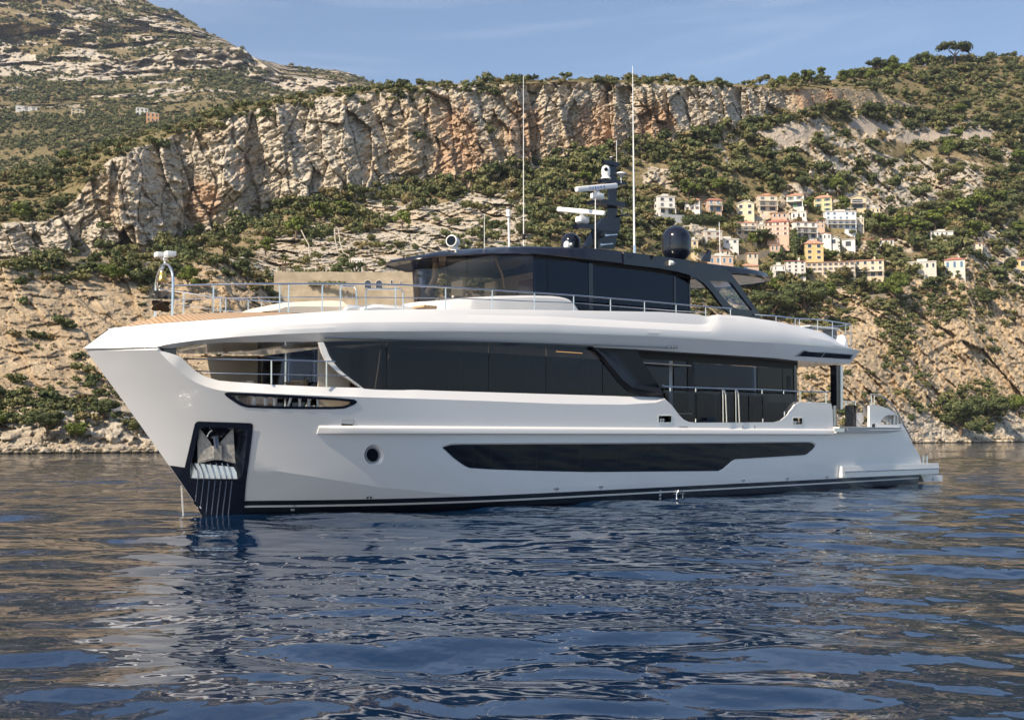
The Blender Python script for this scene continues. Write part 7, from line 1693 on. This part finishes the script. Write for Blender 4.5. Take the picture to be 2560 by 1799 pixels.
TR = [  # kind, px, base y, height px, leaf, label or description, width
 ('umbrella', 2388, 163, 50, LEAF_D, 'broad flat-topped umbrella pine alone on the skyline at the upper right', .80),
 ('broad', 2317, 165, 40, LEAF_P, 'round tree just left of the umbrella pine on the skyline', .85),
 ('broad', 2288, 170, 38, LEAF_D, 'dark rounded tree second left of the umbrella pine', .95),
 ('pine', 2234, 178, 42, LEAF_P, 'bushy pine on the skyline rising above the long tree clump', 1.0),
 ('pine', 2193, 186, 44, LEAF_D, 'wide dark pine clump left of the bushy skyline pine', 1.6),
 ('pine', 1950, 222, 34, LEAF_P, 'first pine at the left end of the skyline row over the quarry', 1.1),
 ('pine', 1984, 216, 36, LEAF_P, 'second pine from the left in the skyline row over the quarry', 1.0),
 ('pine', 2024, 212, 40, LEAF_P, 'widest pine in the middle of the skyline row over the quarry', 1.3),
 ('pine', 2051, 204, 38, LEAF_P, 'slender pine at the right end of the skyline row over the quarry', .8),
 ('pine', 2108, 214, 40, LEAF_P, 'pine at the foot of the ridge rising to the right', 1.0), ('pine', 2128, 208, 38, LEAF_P, 'pale pine second in the ridge row right of the quarry', 1.0),
 ('pine', 2150, 204, 36, LEAF_D, 'dark pine third in the ridge row right of the quarry', 1.1), ('pine', 2178, 208, 38, LEAF_P, 'pine in the middle of the ridge row under the skyline clump', 1.1),
 ('pine', 2226, 200, 44, LEAF_P, 'tall pine under the bushy skyline pine', 1.1), ('pine', 2262, 196, 40, LEAF_P, 'pale pine at the right end of the ridge row', 1.1), ('broad', 2310, 214, 36, LEAF_P, 'yellowish round tree below the two skyline trees', .9),
 ('pine', 2176, 292, 40, LEAF_P, 'lone spreading pine at the foot of the quarry face', 1.3), ('broad', 2040, 294, 32, LEAF_D, 'dark round bushy tree under the orange quarry stain', 1.4), ('cypress', 2109, 288, 36, LEAF_D, 'thin lone cypress against the quarry face', .6),
 ('pine', 2402, 302, 48, LEAF_P, 'large wide pine on the upper right slope', 1.3), ('pine', 2395, 360, 46, LEAF_P, 'upper of two large golden green pines on the right slope', 1.1), ('pine', 2373, 408, 62, LEAF_P, 'lower and bigger of two golden green pines on the right slope', 1.0),
 ('pine', 2545, 420, 54, LEAF_P, 'dark gold pine at the right edge halfway up the hill', 1.0), ('pine', 2462, 375, 36, LEAF_P, 'small pine between the golden pines and the right edge', 1.0), ('broad', 2227, 426, 34, LEAF_D, 'dark round tree alone in the middle of the right slope', 1.1),
 ('broad', 2370, 460, 64, LEAF_O, 'large grey-green olive clump over the tilted rocks', 1.1), ('broad', 2294, 318, 34, LEAF_D, 'round dark tree beside the tilted pale rocks', 1.1), ('broad', 2008, 476, 46, LEAF_D, 'dark round tree on the dry slope above the salmon-roofed villa', 1.0), ('broad', 1942, 474, 40, LEAF_D, 'dark green tree on the dry slope above the beige terraced villa', 1.1), ('broad', 1916, 442, 30, LEAF_D, 'smaller dark tree highest on the dry slope over the village', 1.1),
 ('pine', 2095, 492, 56, LEAF_P, 'tall golden pine between the yellow and cream villas', 1.0), ('pine', 2064, 486, 44, LEAF_P, 'pine directly behind the pale yellow villa', 1.0), ('cypress', 2040, 480, 52, LEAF_D, 'slim dark cypress behind the pale yellow villa', .8), ('broad', 2109, 530, 46, LEAF_P, 'feathery light tree left of the cream villa with balconies', .9), ('pine', 2020, 532, 42, LEAF_P, 'round pine between the salmon-roofed and pale yellow villas', 1.0),
 ('cypress', 1987, 652, 84, LEAF_D, 'tallest broad cypress column left of the yellow house', 1.1), ('cypress', 2146, 620, 42, LEAF_D, 'cypress right of the blank white gable', 1.3), ('cypress', 2098, 634, 46, LEAF_D, 'cypress left of the blank white gable', 1.2), ('cypress', 1955, 655, 44, LEAF_D, 'narrow cypress left of the tallest one', .9), ('cypress', 1826, 536, 48, LEAF_D, 'dark cypress right of the small pinkish villa', 1.3), ('cypress', 1818, 538, 40, LEAF_D, 'shorter cypress between the small pinkish and the cream gabled villa', 1.2),
 ('cypress', 2282, 620, 46, LEAF_D, 'pointed cypress in the dark grove right of the cream bungalow', 1.4), ('pine', 1720, 500, 54, LEAF_P, 'tall pine behind the orange-roofed white villa', 1.0), ('pine', 1746, 498, 40, LEAF_P, 'lighter pine right behind the orange-roofed villa', 1.0), ('pine', 1800, 490, 48, LEAF_P, 'wide pine above the small pinkish villa', 1.3), ('pine', 1824, 500, 42, LEAF_D, 'dark pine above the cream gabled villa', 1.2), ('broad', 1640, 520, 36, LEAF_O, 'loose green tree beside the leftmost villa', 1.1),
 ('broad', 1905, 618, 50, LEAF_D, 'spreading green tree left of the pink loggia villa base', 1.3), ('broad', 1880, 614, 36, LEAF_P, 'light green tree under the peach villa', 1.0), ('pine', 2052, 575, 34, LEAF_D, 'palm-like dark tree left of the white and blue villa', .9), ('broad', 2160, 560, 40, LEAF_D, 'dark tree right of the white and blue villa', 1.2), ('pine', 2200, 590, 60, LEAF_P, 'large pine in the grove right of the white and blue villa', 1.2), ('pine', 2250, 596, 66, LEAF_P, 'largest pine in the grove over the cream bungalow', 1.2), ('pine', 2300, 600, 56, LEAF_P, 'pine left of the long white house in the grove', 1.1), ('pine', 2340, 580, 60, LEAF_P, 'pine rising over the long white house', 1.2),
 ('pine', 2400, 560, 70, LEAF_P, 'big spreading pine left in the group under the grey slab rocks', 1.3), ('pine', 2450, 550, 78, LEAF_P, 'tallest pine in the group under the grey slab rocks', 1.2), ('pine', 2500, 520, 50, LEAF_P, 'rounded pine at the right of the group under the slab rocks', 1.2), ('pine', 2440, 610, 60, LEAF_P, 'pine below the tallest pine, over the red pavilion', 1.3), ('broad', 2492, 640, 50, LEAF_O, 'loose olive-green tree right of the red pavilion', 1.2), ('pine', 2545, 600, 50, LEAF_P, 'pine at the right edge above the ochre house', 1.2),
 ('broad', 2076, 655, 38, LEAF_P, 'bright green tree squeezed between the yellow house and the gable', 1.1), ('broad', 2120, 658, 34, LEAF_O, 'olive tree behind the long cliff row', 1.3), ('broad', 2112, 716, 58, LEAF_Y, 'dry golden tree in front of the long cliff row', .9),
 ('broad', 1905, 740, 70, LEAF_P, 'bright green tree just right of the hardtop', 1.2), ('broad', 1930, 800, 84, LEAF_D, 'dense dark tree over the stern rail, left of the next', 1.2), ('broad', 2010, 790, 96, LEAF_D, 'largest dense tree on the cliff edge right of the hardtop', 1.3), ('broad', 2060, 760, 60, LEAF_P, 'lighter green tree behind the largest cliff-edge tree', 1.2), ('broad', 2160, 740, 50, LEAF_O, 'tree over the pale retaining wall below the cliff row', 1.2), ('broad', 2238, 760, 90, LEAF_P, 'tall green tree with ivy hanging below it down the cliff', .9),
 ('pine', 2330, 740, 50, LEAF_D, 'dark bushy tree on the cliff edge left of the pavilion tower', 1.3), ('broad', 2470, 770, 60, LEAF_D, 'dark tree in the cleft right of the pavilion tower', 1.2), ('broad', 2400, 1090, 100, LEAF_D, 'dark bushy tree above the shore rocks at the right', 1.3), ('broad', 2470, 1060, 80, LEAF_D, 'tree at the foot of the cliff near the right edge', 1.3), ('broad', 2545, 1040, 60, LEAF_P, 'brighter tree at the right edge near the shore', 1.3),
 ('pine', 160, 412, 40, LEAF_P, 'bright round pine on the green saddle at the left', 1.2), ('broad', 205, 455, 44, LEAF_O, 'large shrub tree below the bright round pine', 1.3), ('broad', 135, 460, 46, LEAF_D, 'dark shrub tree left of the rock shoulder', 1.4), ('broad', 50, 550, 48, LEAF_P, 'green bushy tree at the far left above the warm rock', 1.4), ('broad', 150, 525, 40, LEAF_D, 'dark bush tree on the rock shoulder', 1.3), ('broad', 100, 480, 36, LEAF_O, 'olive bush tree on the left saddle', 1.4),
 ('pine', 740, 600, 64, LEAF_P, 'green pine under the wall left of the bent pipe', 1.0), ('pine', 800, 560, 56, LEAF_P, 'pine at the foot of the great wall above the looped pipe', 1.2), ('pine', 860, 550, 50, LEAF_P, 'pine right of the others at the foot of the great wall', 1.2), ('pine', 1005, 580, 60, LEAF_P, 'bright leaning pine on the grey slabs left of the masts', .9), ('pine', 665, 640, 50, LEAF_P, 'small bright pine above the foredeck rail', 1.1), ('broad', 560, 640, 60, LEAF_O, 'wide olive bush tree under the dark gully', 1.4), ('broad', 460, 650, 54, LEAF_D, 'dark tree in the gully foot above the bow', 1.4), ('broad', 600, 690, 50, LEAF_D, 'round dark tree on the rock behind the foredeck', 1.1), ('broad', 470, 720, 60, LEAF_P, 'bright green tree right behind the bell arch', 1.0), ('broad', 290, 710, 56, LEAF_P, 'green tree left of the bell arch on the cliff', 1.5), ('broad', 350, 715, 50, LEAF_D, 'darker tree immediately left of the bell', 1.5),
 ('palm', 706, 679, 46, LEAF_O, 'left one of two fan palms on the stone rampart', 1.0), ('palm', 713, 679, 42, LEAF_P, 'right one of two fan palms on the stone rampart', 1.0), ('pine', 1460, 470, 48, LEAF_P, 'dark pine on the slope left of the radar mast top', 1.2), ('pine', 2024, 300, 20, LEAF_O, 'small bush tree by the orange quarry stain', 1.5),
 ('broad', 120, 1080, 60, LEAF_D, 'dark bushy tree behind the shore fence at the left', 1.5), ('broad', 190, 1100, 50, LEAF_P, 'bright green bush tree above the pale shore rocks', 1.4), ('broad', 10, 1075, 56, LEAF_P, 'green bush tree at the left edge by the shore', 1.4), ('broad', 100, 1036, 40, LEAF_D, 'dark bush tree above the left shore fence', 1.4), ('broad', 260, 1050, 60, LEAF_D, 'dark tree between the shore fence and the bow', 1.5), ('broad', 340, 1085, 44, LEAF_O, 'olive tree by the shore wall just left of the bow', 1.4),
]
for kind, px, py, h_, lf, lb, wd in TR: tree(kind, px, py, h_, lf, lb, None, wd)
# the larger hillside shrubs as things of their own
zone = lambda k, px: 'on the grassy crest above the great rock wall' if k > 4.9 else ('at the foot of the great rock wall' if k > 3.9 else ('on the dry slope above the village' if px > 1850 else 'on the green slope behind the masts' if px > 1100 else 'among the slabs under the great wall'))
for j in big_i:
    p = Vector((xs[j], ys[j], zs[j])); s = float(sz[j]) * 2.0; seed = random.randint(1, 3); me, mt_ = tree_data('broad', seed); lf = LEAF_D if typ[j] > .6 else LEAF_O; key = (me.name, lf.name)
    if key not in tree.m: c = me.copy(); c.name = 'crown'; c.materials.clear(); c.materials.append(lf); tree.m[key] = c
    o = empty('shrub', p - Vector((0, 0, s * .22)), random.random() * 6.28); o.scale = (s * 1.2, s * 1.2, s * .85); z_ = zone(ks[j], pxs[j]); tag(o, ('dark' if lf is LEAF_D else 'olive green') + ' rounded shrub ' + z_, 'shrub', 'shrubs ' + z_); link('crown', tree.m[key], o); link('trunk', mt_, o)
# hedges
def hedge(label, x0, y0, x1, y1, hpx, th, leaf, D=None):
    Da, Db = (D, D) if D else (ground(x0, y0)[0] - .3, ground(x1, y1)[0] - .3); A_, B_ = at(x0, y0, Da), at(x1, y1, Db); d = B_ - A_; n = max(6, int(d.length / 1.0)); h = hpx * Da / F; lob = [(0, 0, 0, 0)] * 0
    lobs = [tuple((A_ + d * (k / n))[i] - A_[i] for i in range(3)) + (h * .55,) for k in range(n + 1)]; lobs = [(a, b + random.uniform(-th, th), c + h * .45, r * random.uniform(.85, 1.15)) for a, b, c, r in lobs]
    v, q, t = leafmesh(n * 90, h * .09, lobs, (1, .8, 1), 3, .75); me = np_mesh('hedge', v, q, False); fattr(me, 'tone', t); me.materials.append(leaf); o = link('hedge', me, None, A_); tag(o, label, 'hedge')
hedge('scrubby greenery hanging down the middle of the stone rampart', 775, 716, 860, 714, 14, .1, LEAF_O, Dw0 + 1.0)
hedge('big dark clipped hedge below the white and pinkish villas', 1714, 562, 1796, 560, 26, .6, LEAF_D)
hedge('low bright hedge along the top of the stone rampart', 700, 679, 900, 679, 7, .2, LEAF_P)
# ---- loose boulders along the shore
rk_v, rk_f = [], []; o = 0; ico = bmesh.new(); bmesh.ops.create_icosphere(ico, subdivisions=2, radius=1); iv = np.array([v.co[:] for v in ico.verts]); ifc = np.array([[v.index for v in f.verts] for f in ico.faces]); ico.free()
for k in range(1300):
    px = rg.uniform(-80, 640) if k < 750 else rg.uniform(2060, 2660); yb = np.interp(px, GX, C0) + .2; t = rg.random() ** 1.5; py = yb - t * (30 if k < 750 else 15); g = ground(px, py); r = g[0] / F * (1.6 + 9.5 * rg.random() ** 4) * (1 - .3 * t)
    v = iv * (1 + .55 * (rg.random((len(iv), 1)) - .5)); v = np.clip(v, -.6 - .3 * rg.random(), .55 + .3 * rg.random()); M = Matrix.Rotation(rg.random() * 6.28, 3, 'Z') @ Matrix.Rotation(rg.random() * .8, 3, 'X'); v = (v * np.array([1.3, .9, .65]) * r) @ np.array(M).T + np.array([g[1], g[2] - .4 * r, max(g[3], .0) + .05 * r]); rk_v.append(v); rk_f.append(ifc + o); o += len(v)
me = np_mesh('shore_rocks', np.concatenate(rk_v), np.concatenate(rk_f), False); sm_ = mat('shore_rock', (.52, .45, .35), .95, spec=.2); noise_mix(sm_, (.24, .195, .14), (.56, .48, .37), .8, 7, .35, .65, bump=.4, bdist=.2); _n = sm_.node_tree; _b9 = _n.nodes['Principled BSDF']; _src = _b9.inputs['Base Color'].links[0].from_socket; _t9 = N(sm_, 'ShaderNodeTexCoord'); _s9 = N(sm_, 'ShaderNodeSeparateXYZ'); _r9 = N(sm_, 'ShaderNodeMapRange'); _r9.inputs['From Min'].default_value = .12; _r9.inputs['From Max'].default_value = .42; _m9 = N(sm_, 'ShaderNodeMix'); _m9.data_type = 'RGBA'
_n.links.new(_t9.outputs['Object'], _s9.inputs[0]); _n.links.new(_s9.outputs[2], _r9.inputs[0]); _n.links.new(_r9.outputs[0], _m9.inputs[0]); _m9.inputs[6].default_value = (.04, .036, .024, 1); _n.links.new(_src, _m9.inputs[7]); _n.links.new(_m9.outputs[2], _b9.inputs['Base Color'])
me.materials.append(sm_); tag(link('shore_rocks', me), 'pale boulders heaped along the waterline', None, None, 'stuff')
# ------------------------------------------------------------------ the air between here and the mountain
bm = bmesh.new(); box(bm, -3800, 3800, -60, 6500, -3.5, 1500)
hz = bobj('haze', bm, []); hm_ = bpy.data.materials.new('haze_air'); hm_.use_nodes = True; nt = hm_.node_tree; nt.nodes.clear()
vo_ = nt.nodes.new('ShaderNodeVolumePrincipled'); vo_.inputs['Color'].default_value = (.74, .83, 1.0, 1); vo_.inputs['Density'].default_value = .00006; vo_.inputs['Anisotropy'].default_value = .15
oo_ = nt.nodes.new('ShaderNodeOutputMaterial'); nt.links.new(vo_.outputs[0], oo_.inputs['Volume']); hz.data.materials.append(hm_); tag(hz, 'thin pale haze in the air over the bay', None, None, 'stuff')

# every loose piece of these parts becomes a part of its own
def islands(o):
    bm = bmesh.new(); bm.from_mesh(o.data); bm.verts.ensure_lookup_table(); seen = set(); groups = []
    for v in bm.verts:
        if v.index in seen: continue
        st = [v]; g = set()
        while st:
            x = st.pop()
            if x.index in g: continue
            g.add(x.index); st += [e.other_vert(x) for e in x.link_edges if e.other_vert(x).index not in g]
        seen |= g; groups.append(g)
    for g in groups[1:]:
        b2 = bm.copy(); b2.verts.ensure_lookup_table(); bmesh.ops.delete(b2, geom=[v for v in b2.verts if v.index not in g], context='VERTS')
        me = bpy.data.meshes.new(o.data.name); b2.to_mesh(me); b2.free()
        for x in o.data.materials: me.materials.append(x)
        n = o.copy(); n.data = me; COL.objects.link(n)
    if len(groups) > 1: bmesh.ops.delete(bm, geom=[v for v in bm.verts if v.index not in groups[0]], context='VERTS'); bm.to_mesh(o.data)
    bm.free()
for o in [o for o in bpy.data.objects if o.type == 'MESH' and o.name.split('.')[0] in ('seam', 'blind', 'curtain', 'post_cover', 'overhang_post', 'window_pillar', 'screens', 'brace', 'deck_lights', 'wood_panel', 'facia_handrail', 'gate_rail_post', 'bollard', 'mid_rail', 'handrail', 'stanchion', 'rail', 'bulwark_cap', 'wing_cap')]: islands(o)
